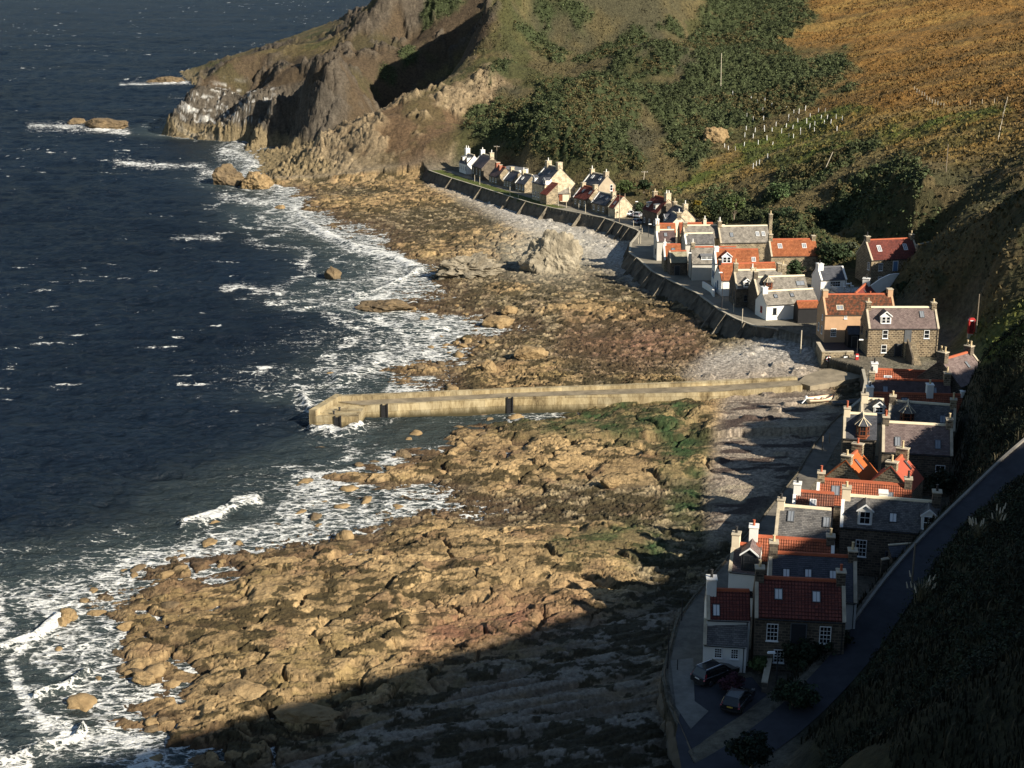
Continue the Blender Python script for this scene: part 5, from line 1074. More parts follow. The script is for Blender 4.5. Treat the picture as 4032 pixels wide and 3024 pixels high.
# pier
def pier_mat():
    m, n, l, b = nt('pier_concrete'); p = geo_pos(n)
    mpp = n.new('ShaderNodeMapping'); mpp.inputs['Scale'].default_value = (1, 1, .3); l.new(p, mpp.inputs[0]); f = noise(n, l, .5, 9, mpp.outputs[0], .80); r = ramp(n, [(.33, (.075, .055, .03)), (.46, (.25, .20, .115)), (.62, (.44, .375, .24))]); l.new(f, r.inputs[0])
    s = n.new('ShaderNodeSeparateXYZ'); l.new(p, s.inputs[0]); mr = n.new('ShaderNodeMapRange'); mr.inputs[1].default_value = .35; mr.inputs[2].default_value = 1.5
    ad = n.new('ShaderNodeMath'); ad.operation = 'ADD'; l.new(s.outputs[2], ad.inputs[0]); k = n.new('ShaderNodeMath'); k.operation = 'MULTIPLY_ADD'; l.new(f, k.inputs[0]); k.inputs[1].default_value = 1.6; k.inputs[2].default_value = -.8; l.new(k.outputs[0], ad.inputs[1]); l.new(ad.outputs[0], mr.inputs[0])
    uv = uvn(n); tb = n.new('ShaderNodeTexBrick'); l.new(uv, tb.inputs['Vector']); tb.inputs['Scale'].default_value = 1; tb.inputs['Brick Width'].default_value = 3.4; tb.inputs['Row Height'].default_value = 1.15; tb.inputs['Mortar Size'].default_value = .03; tb.inputs['Mortar Smooth'].default_value = .4
    tb.inputs['Color1'].default_value = (.8, .8, .8, 1); tb.inputs['Color2'].default_value = (1.15, 1.1, 1.0, 1); tb.inputs['Mortar'].default_value = (.45, .42, .38, 1)
    c0 = mixc(n, l, 1.0, r.outputs[0], tb.outputs['Color'], 'MULTIPLY')
    c = mixc(n, l, mr.outputs[0], (.055, .045, .022), c0); l.new(c, b.inputs['Base Color']); b.inputs['Roughness'].default_value = .9; b.inputs['Specular IOR Level'].default_value = .2
    bump(n, l, noise(n, l, 3, 6, p, .7), .5, .08, b); return m
M['pier'] = pier_mat()
M['pier_deck'] = asphalt('pier_deck', (.20, .165, .11), .45, .5)
pt = thing('pier', 'long weathered concrete pier with a raised seaward parapet and a bent head', 'pier', at(1400, 1640, z=2.4)); po = pt.location.copy()
def PW(px, py, z): return at(px, py, z=z)-po
front = [PW(1437,1597,2.4), PW(2016,1565,2.6), PW(2425,1554,2.8), PW(2814,1545,3.1), PW(3160,1519,3.5)]
back = [PW(1330,1582,2.4), PW(2016,1547,2.6), PW(2425,1533,2.8), PW(2814,1519,3.1), PW(3140,1497,3.5)]
def seg(mb, f, b, zb):
    for i in range(len(f)-1):
        fl = Vector((f[i].x, f[i].y, zb)); fl2 = Vector((f[i+1].x, f[i+1].y, zb)); bl = Vector((b[i].x, b[i].y, zb)); bl2 = Vector((b[i+1].x, b[i+1].y, zb))
        mb.hexa([fl, fl2, bl2, bl], [f[i], f[i+1], b[i+1], b[i]])
mb = MB(); seg(mb, front, back, -5.0); body = mb.build('pier_arm', M['pier'], pt)
mb = MB(); up = Vector((0, 0, .03))
for i in range(4): mb.poly([front[i].lerp(back[i], .12)+up, front[i+1].lerp(back[i+1], .12)+up, back[i+1]+up, back[i]+up])
mb.build('deck_surface', M['pier_deck'], pt)
hd = [PW(1243,1640,2.25), PW(1409,1640,2.25), PW(1437,1600,2.25), PW(1334,1584,2.25)]
mb = MB(); mb.hexa([Vector((p.x, p.y, -5)) for p in hd], hd); mb.build('pier_head', M['pier'], pt)
pb = [Vector((p.x, p.y, p.z)) for p in back]; d0 = (pb[1]-pb[0]).normalized(); nb_ = Vector((-d0.y, d0.x, 0))
mb = MB(); hts = [.85, .62, .62, .7, .45]
for i in range(len(pb)-1):
    a, b = pb[i], pb[i+1]; w = nb_*.85
    mb.hexa([a-Vector((0,0,5)), b-Vector((0,0,5)), b+w-Vector((0,0,5)), a+w-Vector((0,0,5))], [a+Vector((0,0,hts[i])), b+Vector((0,0,hts[i+1])), b+w+Vector((0,0,hts[i+1])), a+w+Vector((0,0,hts[i]))])
mb.build('parapet', M['pier'], pt)
a = hd[0]; b = hd[3]; dd = (b-a).normalized(); nl = Vector((-dd.y, dd.x, 0))*1.1; b = b+dd*1.2
mb = MB(); mb.hexa([a-nl*.0-Vector((0,0,5)), b-Vector((0,0,5)), b+nl-Vector((0,0,5)), a+nl-Vector((0,0,5))][::-1] if False else [a+nl-Vector((0,0,5)), a-Vector((0,0,5)), b-Vector((0,0,5)), b+nl-Vector((0,0,5))], [a+nl+Vector((0,0,.95)), a+Vector((0,0,.95)), b+Vector((0,0,.95)), b+nl+Vector((0,0,.95))])
mb.build('head_parapet', M['pier'], pt)
def ladder(p, d):
    d = d.normalized(); n_ = Vector((d.y, -d.x, 0)); m = MB()
    for k in (-.42, .42):
        a = p+d*k+n_*.10; m.hexa([a+Vector((-.12,-.12,-5)), a+Vector((.12,-.12,-5)), a+Vector((.12,.12,-5)), a+Vector((-.12,.12,-5))], [a+Vector((-.12,-.12,.1)), a+Vector((.12,-.12,.1)), a+Vector((.12,.12,.1)), a+Vector((-.12,.12,.1))])
    for z in np.arange(-3, 0, .35): m.tube(p+d*-.4+n_*.1+Vector((0,0,z)), p+d*.4+n_*.1+Vector((0,0,z)), .035, n=6)
    a = p+n_*.04; m.hexa([a-d*.36-n_*.03+Vector((0,0,-5)), a+d*.36-n_*.03+Vector((0,0,-5)), a+d*.36+Vector((0,0,-5)), a-d*.36+Vector((0,0,-5))], [a-d*.36-n_*.03+Vector((0,0,-.1)), a+d*.36-n_*.03+Vector((0,0,-.1)), a+d*.36+Vector((0,0,-.1)), a-d*.36+Vector((0,0,-.1))])
    m.build('ladder', M['black_wood'], pt)
ladder(front[0].lerp(front[1], .13), front[1]-front[0]); ladder(front[0].lerp(front[1], .985), front[1]-front[0]); ladder(hd[0].lerp(hd[1], .52), hd[1]-hd[0])
for t_ in (.15, .4): 
    m = MB(); p = hd[0].lerp(hd[3], t_)+Vector((2.2, 0, 0)); m.tube(p, p+Vector((0,0,.45)), .14, .14, 8); m.tube(p+Vector((0,0,.45)), p+Vector((0,0,.55)), .2, .2, 8); m.build('bollard', M['iron'], pt)

# ---------------------------------------------------------------- poles, lamps
def scale_at(px, py, z): 
    p = at(px, py, z=z); return FPX/(p.y*math.cos(PITCH)-(z-CAMH)*math.sin(PITCH))
def hz(px, py): 
    """where a photo point meets the ground"""
    t0 = 60.0
    d = at(px, py, Y=1.0)-Vector((0, 0, CAMH)); tt = np.arange(85, 760, .5)
    x = d.x*tt; y = d.y*tt; z = CAMH+d.z*tt; g = terrain(x, y, False)[0]; i = np.argmax(z < g)
    return Vector((x[i], y[i], g[i]))
pole0 = None
def pole(label, px, top, foot, z=5.0, mat='pole_pale', r=.075, group='pale posts along the sea wall', lean=0, name='drying_pole', cross=False):
    p = at(px, foot, z=z) if z is not None else hz(px, foot); s = scale_at(px, foot, p.z); hh = (foot-top)/s/math.cos(R(13))
    t = thing(name, label, 'pole', p, 0, group); m = MB(); m.tube((0, 0, -.8), (lean*hh, 0, hh), r, r*.75, 8); m.build('post', M[mat], t)
    c = MB(); c.tube((lean*hh, 0, hh+.002), (lean*hh, 0, hh+.07), r*.95, r*.5, 8); c.build('cap', M[mat], t)
    if cross:
        m = MB(); m.box(lean*hh-.9, lean*hh+.9, -.05, .05, hh-.35, hh-.22); m.build('crossarm', M['wood'], t)
        m = MB()
        for k in (-.75, -.3, .3, .75): m.tube((lean*hh+k, 0, hh-.22), (lean*hh+k, 0, hh-.04), .05, .03, 6)
        m.build('insulators', M['frame_white'], t)
    return t
FP = [(1869,690,715),(1889,697,727),(2008,738,771),(2041,744,778),(2161,775,798),(2199,779,812),(2230,782,818),(2279,802,826),(2305,805,839),(2494,870,893),(2523,887,903),(2528,899,921),(2513,936,960),(2522,926,960)]
for a, b, c in FP: pole('pale slender post standing along the sea wall of the far row', a, b, c)
for a, b, c in ((2888,1196,1230),(2922,1217,1270)): pole('pale slender post beside the street in front of the white single storey cottage', a, b, c, group='pale posts near the white cottage')
pole('pale thick post at the head of the pebble beach', 3152, 1302, 1387, 3.6, r=.12, group=None)
for a, b, c in ((3007,1768,1838),(3035,1755,1805)): pole('dark pole behind the rubble sea wall near the beached boats', a+230, b-50, c-60, 5, 'wood', group='poles near the boats')
for a, b, c in ((2684,2356,2444),(2629,2446,2632),(2667,2596,2640)): pole('dark iron pole beside the shore path at the near end', a, b, c, 5.0, 'iron', .06, 'dark poles of the shore path')
pole('tall dark pole on the street beside the red and stone end cottage', 2438, 766, 877, 5, 'wood', .1, None)
UT = [(1956,580,640,None,0),(2528,676,747,None,.12),(3236,602,684,None,.45),(3724,574,684,None,0),(2838,218,358,None,-.02),(3843,1165,1311,None,0),(3590,2133,2296,None,.01)]
UL = ['telegraph pole with crossarm behind the far row','leaning telegraph pole among shrubs above the far row','strongly leaning pale pole on the grassy bank','dark telegraph pole on the dry grass slope','pale pole standing in the gorse thicket high on the hill','wooden pole beside the red telephone box','tall dark pole at the edge of the lane']
for (a, b, c, z, ln), lb in zip(UT, UL): pole(lb, a, b, c, None if z is None else z, 'pole_pale' if 'pale' in lb or 'leaning' in lb else 'wood', .11, 'telegraph poles', ln, 'telegraph_pole', 'crossarm' in lb or 'leaning tele' in lb)
hg = HOUSES['largest pale stone gabled house of the far row with a pole on its chimney']
def lamp(label, px, top, foot, z=5.0, arm=.7, d=1):
    p = at(px, foot, z=z); s = scale_at(px, foot, z); hh = (foot-top)/s/math.cos(R(14))
    t = thing('street_lamp', label, 'street lamp', p, 0, 'street lamps of the village'); m = MB(); m.tube((0, 0, -.4), (0, 0, hh), .075, .05, 8); m.build('post', M['iron'], t)
    m = MB(); m.tube((0, 0, hh-.02), (arm*d, 0, hh+.06), .035, .035, 6); m.build('arm', M['iron'], t)
    m = MB(); m.hexa([(arm*d-.38,-.16,hh-.06),(arm*d+.38,-.16,hh-.06),(arm*d+.38,.16,hh-.06),(arm*d-.38,.16,hh-.06)],[(arm*d-.32,-.10,hh+.12),(arm*d+.32,-.10,hh+.12),(arm*d+.32,.10,hh+.12),(arm*d-.32,.10,hh+.12)]); m.build('lantern', M['frame_white'], t, bevel=.03)
    return t
lamp('street lamp in front of the lower red pantiled house', 2842, 1075, 1217, 5, .5, -1)
lamp('street lamp beside the grey slate house with pale gable', 2720, 998, 1101, 5, .4, -1)
lamp('street lamp by the parked cars of the far row', 2499, 796, 868, 5, .4, 1)
lamp('street lamp carrying a red box beside the yard wall', 3370, 1338, 1448, 3.55, .55, 1)
lamp('street lamp rising from shrubs by the nearest stone house', 3057, 2562, 2695, 5.2, .6, -1)
lamp('street lamp below the orange pantiled house at the street bend', 2553, 884, 935, 5, .3, 1)

# ---------------------------------------------------------------- small things of the harbour
p = at(3370, 1448, z=3.55); bx = thing('post_box', 'small red box fixed to the lamp post by the yard wall', 'red box', (p.x, p.y-.22, p.z+1.9))
m = MB(); m.box(-.26, .26, -.2, .14, -.55, .55); m.build('box_body', M['door_red'], bx, bevel=.05); m = MB(); m.box(-.2, .2, -.225, -.203, .1, .3); m.build('plate', M['frame_white'], bx)
# phone box
def phone_box():
    p = hz(3822, 1318); t = thing('telephone_box', 'red telephone box standing alone on the grassy slope', 'telephone box', p+Vector((0, 0, .05)), R(-8)); w = .46
    m = MB(); m.box(-w-.06, w+.06, -w-.06, w+.06, -.8, .12); m.build('plinth', M['concrete'], t)
    m = MB(); 
    for sx in (-1, 1):
        for sy in (-1, 1): m.box(sx*w-.07, sx*w+.07, sy*w-.07, sy*w+.07, .12, 2.15)
    m.box(-w+.07, w-.07, w-.05, w+.03, .12, 2.15); m.build('frame', M['door_red'], t)
    for k, (ux, org) in enumerate((((1, 0, 0), (0, -w-.0, .15)), ((0, 1, 0), (w+.0, 0, .15)), ((0, -1, 0), (-w-.0, 0, .15)))):
        o = win_mesh(.78, 1.95, 3, 8, .08, .035, False).build('door' if k == 0 else 'side_panel', M['door_red'], t); frame_xf(o, org, ux, (0, 0, 1))
        g = MB(); g.box(-.34, .34, -.015, .0, .06, 1.9); g.build('pane', M['glass'], o)
    m = MB(); m.box(-w-.1, w+.1, -w-.1, w+.1, 2.152, 2.42); m.build('sign_band', M['door_red'], t, bevel=.02)
    for ux, org in (((1, 0, 0), (0, -w-.105, 2.2)), ((0, -1, 0), (-w-.105, 0, 2.2)), ((0, 1, 0), (w+.105, 0, 2.2))):
        o = MB(); o.box(-.34, .34, -.012, 0, 0, .15); k = o.build('sign', M['frame_white'], t); frame_xf(k, org, ux, (0, 0, 1))
    m = MB(); n_ = 8; rings = [(w+.08, 2.422), (w*.86, 2.54), (w*.5, 2.62), (w*.05, 2.65)]
    for (r0, z0), (r1, z1) in zip(rings[:-1], rings[1:]): m.hexa([(-r0,-r0,z0),(r0,-r0,z0),(r0,r0,z0),(-r0,r0,z0)], [(-r1,-r1,z1),(r1,-r1,z1),(r1,r1,z1),(-r1,r1,z1)])
    m.build('domed_roof', M['door_red'], t)
phone_box()
# boats
def boat(label, px, py, z, L, heading, hullm, gun, inner, motor=False, buoy=None):
    bp = at(px, py, z=z); bp = hz(px, py+6); bp.z = terrain(np.array([bp.x]), np.array([bp.y]), True)[0][0]+.12
    t = thing('rowing_boat', label, 'boat', bp, heading, 'beached boats'); n_ = 17; B = L*.19; rings = []
    for i in range(n_):
        u = i/(n_-1); x = (u-.5)*L; bw = B*max(.02, math.sin(math.pi*min(1, .32+u*.68))**.75) if u > .0 else B*.8
        bw = B*(.72+.28*math.sin(min(u/.5, 1)*math.pi/2)) if u < .5 else B*max(.015, math.cos((u-.5)/.5*math.pi/2)**.7)
        sh = .62+.42*(max(0, u-.35)/.65)**2+.10*(max(0, .35-u)/.35); kz = .05+.45*max(0, (u-.82)/.18)**2
        rings.append((x, bw, sh, kz))
    prof = [(0, 0), (.45, .06), (.78, .28), (.93, .62), (1, 1)]
    bm = bmesh.new(); vv = []
    for x, bw, sh, kz in rings:
        row = [bm.verts.new((x+(.12*z_ if x > L*.42 else 0), s_*bw*yk, kz+(sh-kz)*z_)) for s_, ks in ((-1, prof[::-1]), (1, prof[1:])) for yk, z_ in ks]; vv.append(row)
    for a, b in zip(vv[:-1], vv[1:]):
        for k in range(len(a)-1): bm.faces.new((a[k], a[k+1], b[k+1], b[k]))
    bm.faces.new(vv[0]); 
    geo = bm.faces[:]; bmesh.ops.recalc_face_normals(bm, faces=bm.faces); bmesh.ops.solidify(bm, geom=geo, thickness=.05)
    me = bpy.data.meshes.new('hull'); bm.to_mesh(me); bm.free(); me.polygons.foreach_set('use_smooth', [True]*len(me.polygons)); me.materials.append(M[hullm]); o = bpy.data.objects.new('hull', me); C.objects.link(o); o.parent = t
    m = MB()
    for s_ in (-1, 1):
        for (x, bw, sh, kz), (x2, b2, s2, k2) in zip(rings[:-1], rings[1:]): m.tube((x, s_*bw, sh+.02), (x2, s_*b2, s2+.02), .055, n=6)
    m.build('gunwale', M[gun], t)
    for u in (.18, .42, .66):
        x, bw, sh, kz = rings[int(u*(n_-1))]; m = MB(); m.box(x-.14, x+.14, -bw*.9, bw*.9, sh*.62, sh*.62+.05); m.build('thwart', M[inner], t)
    m = MB(); x, bw, sh, kz = rings[11]; m.box(-L*.42, L*.28, -B*.55, B*.55, .18, .22); m.build('bottom_boards', M[inner], t)
    m = MB(); m.box(-L*.45, L*.3, -.05, .05, -.12, .08); m.build('keel', M[gun], t)
    if motor:
        m = MB(); m.box(-L/2-.38, -L/2-.04, -.16, .16, .62, 1.12); k = m.build('outboard_motor', M['frame_white'], t, bevel=.07); m = MB(); m.hexa([(-L/2-.95,-.05,.05),(-L/2-.80,-.05,-.02),(-L/2-.80,.05,-.02),(-L/2-.95,.05,.05)],[(-L/2-.30,-.05,.66),(-L/2-.16,-.05,.60),(-L/2-.16,.05,.60),(-L/2-.30,.05,.66)]); m.build('leg', M['frame_white'], k)
    return t
boat('cream wooden rowing boat with brown gunwale and tilted white outboard motor', 3231, 1577, 2.75, 4.6, R(17), 'cream', 'frame_brown', 'pole_pale', True)
boat('dark green wooden boat beached right of the cream boat', 3333, 1580, 2.9, 4.6, R(14), 'boat_green' if 'boat_green' in M else 'frame_grey', 'wood', 'wood')
def ball(name, label, cat, p, r, mat, group=None):
    bm = bmesh.new(); bmesh.ops.create_uvsphere(bm, u_segments=16, v_segments=10, radius=r); me = bpy.data.meshes.new(name); bm.to_mesh(me); bm.free(); me.polygons.foreach_set('use_smooth', [True]*len(me.polygons)); me.materials.append(M[mat])
    o = bpy.data.objects.new(name, me); C.objects.link(o); o.location = p; tag(o, label, cat, group); return o
ball('mooring_buoy', 'white round buoy under the cream rowing boat', 'buoy', at(3213, 1581, z=2.75)+Vector((0, -.5, .12)), .24, 'frame_white')
ball('mooring_buoy', 'orange round buoy beside the dark green boat', 'buoy', at(3360, 1578, z=3.1), .3, 'pot_red')
# life ring, bench, bin, barrel, notice board
wv_ = (yw[2]-yw[1]).normalized(); wn_ = Vector((wv_.y, -wv_.x, 0)); 
def on_wall(t_, z): q = yw[1].lerp(yw[3], t_)+wn_*.34; return Vector((q.x, q.y, z))
lr = thing('life_ring', 'red and white life ring hung on the pale yard wall', 'life ring', on_wall(.16, 4.75), math.atan2(wv_.y, wv_.x)); 
for k in range(4):
    m = MB()
    for j in range(5):
        a0 = k*math.pi/2+j*math.pi/10; a1 = a0+math.pi/10; m.tube((.34*math.cos(a0), 0, .34*math.sin(a0)), (.34*math.cos(a1), 0, .34*math.sin(a1)), .10, n=8, cap=j in (0, 4))
    m.build('ring_segment', M['frame_white'], lr, smooth=True)
    m = MB(); a0 = k*math.pi/2; m.tube((.34*math.cos(a0-.22), 0, .34*math.sin(a0-.22)), (.34*math.cos(a0+.22), 0, .34*math.sin(a0+.22)), .112, n=8); m.build('red_band', M['door_red'], lr)
m = MB(); m.box(-.42, .42, .13, .19, -.55, .55); m.build('backboard', M['black_wood'], lr)
def bench(label, p, rz, L, mat, back=True, group=None):
    t = thing('bench', label, 'bench', p, rz, group); m = MB()
    for k in range(3): m.box(-L/2, L/2, -.25+k*.17, -.25+k*.17+.14, .43, .47)
    m.build('seat', M[mat], t)
    if back:
        m = MB()
        for k in range(3): m.box(-L/2, L/2, .26, .30, .58+k*.14, .69+k*.14)
        m.build('backrest', M[mat], t)
    for sx in (-1, 1):
        m = MB(); m.box(sx*(L/2-.12)-.04, sx*(L/2-.12)+.04, -.24, -.16, 0, .43); m.box(sx*(L/2-.12)-.04, sx*(L/2-.12)+.04, .22, .30, 0, .95 if back else .43); m.build('leg', M[mat], t)
    return t
bench('long dark bench against the pale yard wall', on_wall(.42, 3.5)+wn_*.5, math.atan2(wv_.y, wv_.x), 2.3, 'black_wood')
bench('brown wooden bench against the ochre house', at(3278, 1338, z=5.05), R(3), 1.9, 'frame_brown')
bench('grey bench in front of the white single storey cottage', at(3072, 1256, z=5.05), R(12), 1.9, 'lead')
nb = thing('notice_board', 'dark framed board with white notices beside the yard wall bench', 'notice board', on_wall(.72, 3.5)+wn_*.25, math.atan2(wv_.y, wv_.x))
m = MB(); m.box(-.5, .5, -.03, .05, .6, 1.9); m.build('board', M['black_wood'], nb)
m = MB(); m.box(-.3, .3, -.045, -.032, 1.0, 1.75); m.build('notice', M['frame_white'], nb)
for sx in (-1, 1): m = MB(); m.box(sx*.45-.04, sx*.45+.04, -.02, .05, -.3, .6); m.build('leg', M['black_wood'], nb)
for i, (a, b) in enumerate(((3378, 1443), (3345, 1447))):
    t = thing('litter_bin', ('black litter bin right of the lamp post with the red box', 'black litter bin left of the lamp post with the red box')[i], 'bin', at(a, b, z=3.55)); m = MB(); m.tube((0, 0, 0), (0, 0, .8), .27, .3, 14); m.build('bin_body', M['iron'], t); m = MB(); m.tube((0, 0, .802), (0, 0, 1.0), .32, .12, 14); m.build('lid', M['iron'], t)
m = MB(); tag(m.build('x', M['iron']), kind='helper') if False else m.bm.free()
hut = house('shed', 'black gabled timber hut standing in the yard between ochre and stone houses', (3336,1287), (3386,1287), 5, 2.3, 'black_wood', 'slate_blue', D=2.6, phi=38, cat='shed', ridge='slate_blue', group=None, gut=False, door=[(.5,.05,.9,1.9,'frame_dark')])
# terrace with glass rail and chairs
hr, L_, D_, h_, zr_ = HOUSES['cream white house with dark slate roof, wide window and glass railed terrace']
tr = thing('terrace', 'low white terrace block with glass railing in front of the dark slate house', 'terrace', hr.location, hr.rotation_euler.z); x0, x1, y0, y1, zt_ = -L_*.12, L_*1.15, -D_/2-3.6, -D_/2-.01, 2.45
m = MB(); m.box(x0, x1, y0, y1, -2, zt_-.14); m.build('terrace_wall', M['white'], tr)
m = MB(); m.box(x0-.12, x1+.1, y0-.12, y1, zt_-.137, zt_); m.build('deck', M['lead'], tr)
for k, xx in enumerate((x0+1.2, x0+2.6, x0+5.2)): window(tr, (xx, y0-.004, .5), (1, 0, 0), (0, 0, 1), 1.0, 1.5, 2, 1, 'frame_white')
m_, n_, l_, b_ = nt('rail_glass'); b_.inputs['Base Color'].default_value = (.75, .8, .8, 1); b_.inputs['Roughness'].default_value = .05; b_.inputs['Alpha'].default_value = .22; M['rail_glass'] = m_
m = MB(); m.box(x0, x1, y0+.05, y0+.07, zt_+.06, zt_+.95); m.box(x0, x0+.02, y0+.1, y1-.3, zt_+.06, zt_+.95); m.build('glass_panel', M['rail_glass'], tr)
m = MB()
for k in range(6): xx = x0+(x1-x0)*k/5; m.tube((xx, y0+.03, zt_), (xx, y0+.03, zt_+1.02), .03, n=6)
m.tube((x0, y0+.03, zt_+1.02), (x1, y0+.03, zt_+1.02), .03, n=6); m.build('railing', M['lead'], tr)
def chair(label, px, py, z, rz, group='white chairs on the terrace'):
    t = thing('terrace_chair', label, 'chair', at(px, py, z=z), rz, group); m = MB(); m.box(-.27, .27, -.27, .27, .42, .47); m.build('seat', M['frame_white'], t)
    m = MB(); m.box(-.27, .27, .25, .29, .9, 1.12)
    for k in (-.22, -.07, .08): m.box(k, k+.14, .25, .29, .475, .9)
    m.build('backrest', M['frame_white'], t)
    for a, b in ((-1, -1), (1, -1), (-1, 1), (1, 1)): m = MB(); m.box(a*.24-.025, a*.24+.025, b*.24-.025, b*.24+.025, 0, .42); m.build('leg', M['frame_white'], t)
zt2 = 5+zt_
chair('white terrace chair seen from the side at the hill end of the terrace', 3355, 1134, zt2, R(100)); chair('white terrace chair beside the wide window', 3303, 1128, zt2, R(-40)); chair('white terrace chair beside the glass railing', 3325, 1137, zt2, R(60))
tb = thing('terrace_table', 'small white table between the terrace chairs', 'table', at(3338, 1131, z=zt2)); m = MB(); m.tube((0, 0, .70), (0, 0, .74), .5, .5, 16); m.build('tabletop', M['frame_white'], tb); m = MB(); m.tube((0, 0, 0), (0, 0, .698), .05, .04, 8); m.tube((0, 0, 0), (0, 0, .04), .25, .25, 12); m.build('pedestal', M['frame_white'], tb)
# ---------------------------------------------------------------- cars
def paint(name, c, rough=.25):
    m, n, l, b = nt(name); b.inputs['Base Color'].default_value = (*c, 1); b.inputs['Roughness'].default_value = rough; b.inputs['Coat Weight'].default_value = .6; b.inputs['Specular IOR Level'].default_value = .6; return m
M['car_black'] = paint('black_paint', (.012, .012, .014)); M['car_white'] = paint('white_paint', (.75, .75, .74)); M['car_silver'] = paint('silver_paint', (.36, .38, .40), .3); M['rubber'] = plain('rubber', (.015, .015, .015), .85, .1, 5, 0)
M['tail_red'] = paint('tail_lamp_red', (.42, .02, .03), .2); M['plate_y'] = paint('plate_yellow', (.62, .42, .06), .5); M['plate_w'] = paint('plate_white', (.6, .6, .58), .5); M['chrome'] = plain('chrome', (.55, .55, .56), .2, .05, 3, 0, 1)
def car(label, p, heading, L, W, H, body, estate=True, plate='plate_w', group='parked cars'):
    t = thing('parked_car', label, 'car', p, heading, group); hl = L/2
    # side profile (x forward, z) lofted over the width with tumblehome
    low = [(-hl, .42), (-hl+.04, .95), (-hl+.16, H*.60), (hl-1.25, H*.575), (hl-.25, H*.47), (hl, .62), (hl-.02, .35), (hl-.35, .26), (-hl+.35, .26)]
    m = MB(); bm = m.bm
    secs = [(-W/2, .94), (-W/2*.93, 1.0), (0, 1.012), (W/2*.93, 1.0), (W/2, .94)]; rows = []
    for y, k in secs: rows.append([bm.verts.new((x*(.985 if abs(y) > W*.48 else 1), y, .26+(z-.26)*k)) for x, z in low])
    for a, b in zip(rows[:-1], rows[1:]):
        for i in range(len(low)): bm.faces.new((a[i], a[(i+1) % len(low)], b[(i+1) % len(low)], b[i]))
    bm.faces.new(rows[0]); bm.faces.new(rows[-1][::-1]); m.build('body', M[body], t, bevel=.03)
    rx = -hl+(.42 if estate else .9); z0, z1 = H*.585, H
    b4 = [(-hl+.10, -W/2*.90, z0), (hl-1.15, -W/2*.90, z0), (hl-1.15, W/2*.90, z0), (-hl+.10, W/2*.90, z0)]
    t4 = [(rx, -W/2*.72, z1-.03), (hl-2.0, -W/2*.72, z1-.03), (hl-2.0, W/2*.72, z1-.03), (rx, W/2*.72, z1-.03)]
    m = MB(); m.hexa(b4, t4); m.build('cabin_glass', M['glass'], t)
    m = MB(); m.hexa([Vector(q)+Vector((0, 0, .002)) for q in t4], [(rx+.1, -W/2*.64, z1+.035), (hl-2.15, -W/2*.64, z1+.035), (hl-2.15, W/2*.64, z1+.035), (rx+.1, W/2*.64, z1+.035)]); m.build('roof_panel', M[body], t)
    m = MB()
    for s in (-1, 1):
        for i in (0, 1):
            a = Vector(b4[i if s < 0 else 3-i]); b = Vector(t4[i if s < 0 else 3-i]); m.tube(a, b, .055, .05, 6)
        a = (Vector(b4[0])*.5+Vector(b4[1])*.5) if s < 0 else (Vector(b4[3])*.5+Vector(b4[2])*.5); b = (Vector(t4[0])*.5+Vector(t4[1])*.5) if s < 0 else (Vector(t4[3])*.5+Vector(t4[2])*.5); m.tube(a, b, .045, .04, 6)
    m.build('pillars', M[body], t)
    for s in (-1, 1):
        m = MB(); m.tube((rx+.05, s*W/2*.66, z1+.05), (hl-2.3, s*W/2*.66, z1+.05), .028, n=6); m.build('roof_rail', M['chrome'], t)
        m = MB(); m.hexa([(-hl-.012, s*W/2*.92-.07, .78), (-hl+.2, s*W/2*.92-.07, .78), (-hl+.2, s*W/2*.92+.07, .78), (-hl-.012, s*W/2*.92+.07, .78)], [(-hl+.26, s*W/2*.80-.05, H*.80), (-hl+.42, s*W/2*.80-.05, H*.80), (-hl+.42, s*W/2*.80+.06, H*.80), (-hl+.26, s*W/2*.80+.06, H*.80)]); m.build('tail_lamp', M['tail_red'], t)
        m = MB(); m.box(hl-.28, hl-.02, s*W/2*.78-.16, s*W/2*.78+.16, .64, .78); m.build('headlight', M['chrome'], t)
        m = MB(); m.box(hl-1.95, hl-1.75, s*(W/2+.10)-.1, s*(W/2+.10)+.1, H*.60, H*.70); m.build('mirror', M[body], t, bevel=.03)
        for xx in (-hl+.85, hl-.9):
            m = MB(); m.tube((xx, s*(W/2-.21), .34), (xx, s*(W/2+.015), .34), .34, .34, 18); w = m.build('wheel', M['rubber'], t); m = MB(); m.tube((xx, s*(W/2+.017), .34), (xx, s*(W/2+.03), .34), .21, .19, 14); m.build('rim', M['chrome'], w)
    m = MB(); m.box(-hl-.03, -hl+.01, -.27, .27, .72, .83); m.build('number_plate', M[plate], t)
    m = MB(); m.box(-hl-.035, -hl+.01, -.55, .55, .90, .94); m.build('trim_strip', M['chrome'], t)
    m = MB(); m.box(-hl-.06, -hl+.1, -W/2*.9, W/2*.9, .34, .52); m.build('bumper', M['rubber'], t, bevel=.03)
    return t
car('black estate car with red tail lamps parked in front of the white lean-to', at(2815, 2672, z=5.08), R(38), 4.6, 1.85, 1.62, 'car_black')
car('black car with a yellow number plate parked behind the dark bush', at(2905, 2775, z=5.08), R(62), 4.3, 1.8, 1.5, 'car_black', plate='plate_y')
car('white car parked beside the pale stone end gable of the far row', at(2487, 851, z=5.05), R(5), 3.9, 1.75, 1.6, 'car_white')
car('silver car with white front parked right of the white car', at(2512, 855, z=5.05), R(70), 4.0, 1.75, 1.45, 'car_silver')
car('silver car in shade in front of the dark red roofed house', at(2518, 882, z=5.05), R(40), 4.0, 1.75, 1.45, 'car_silver')
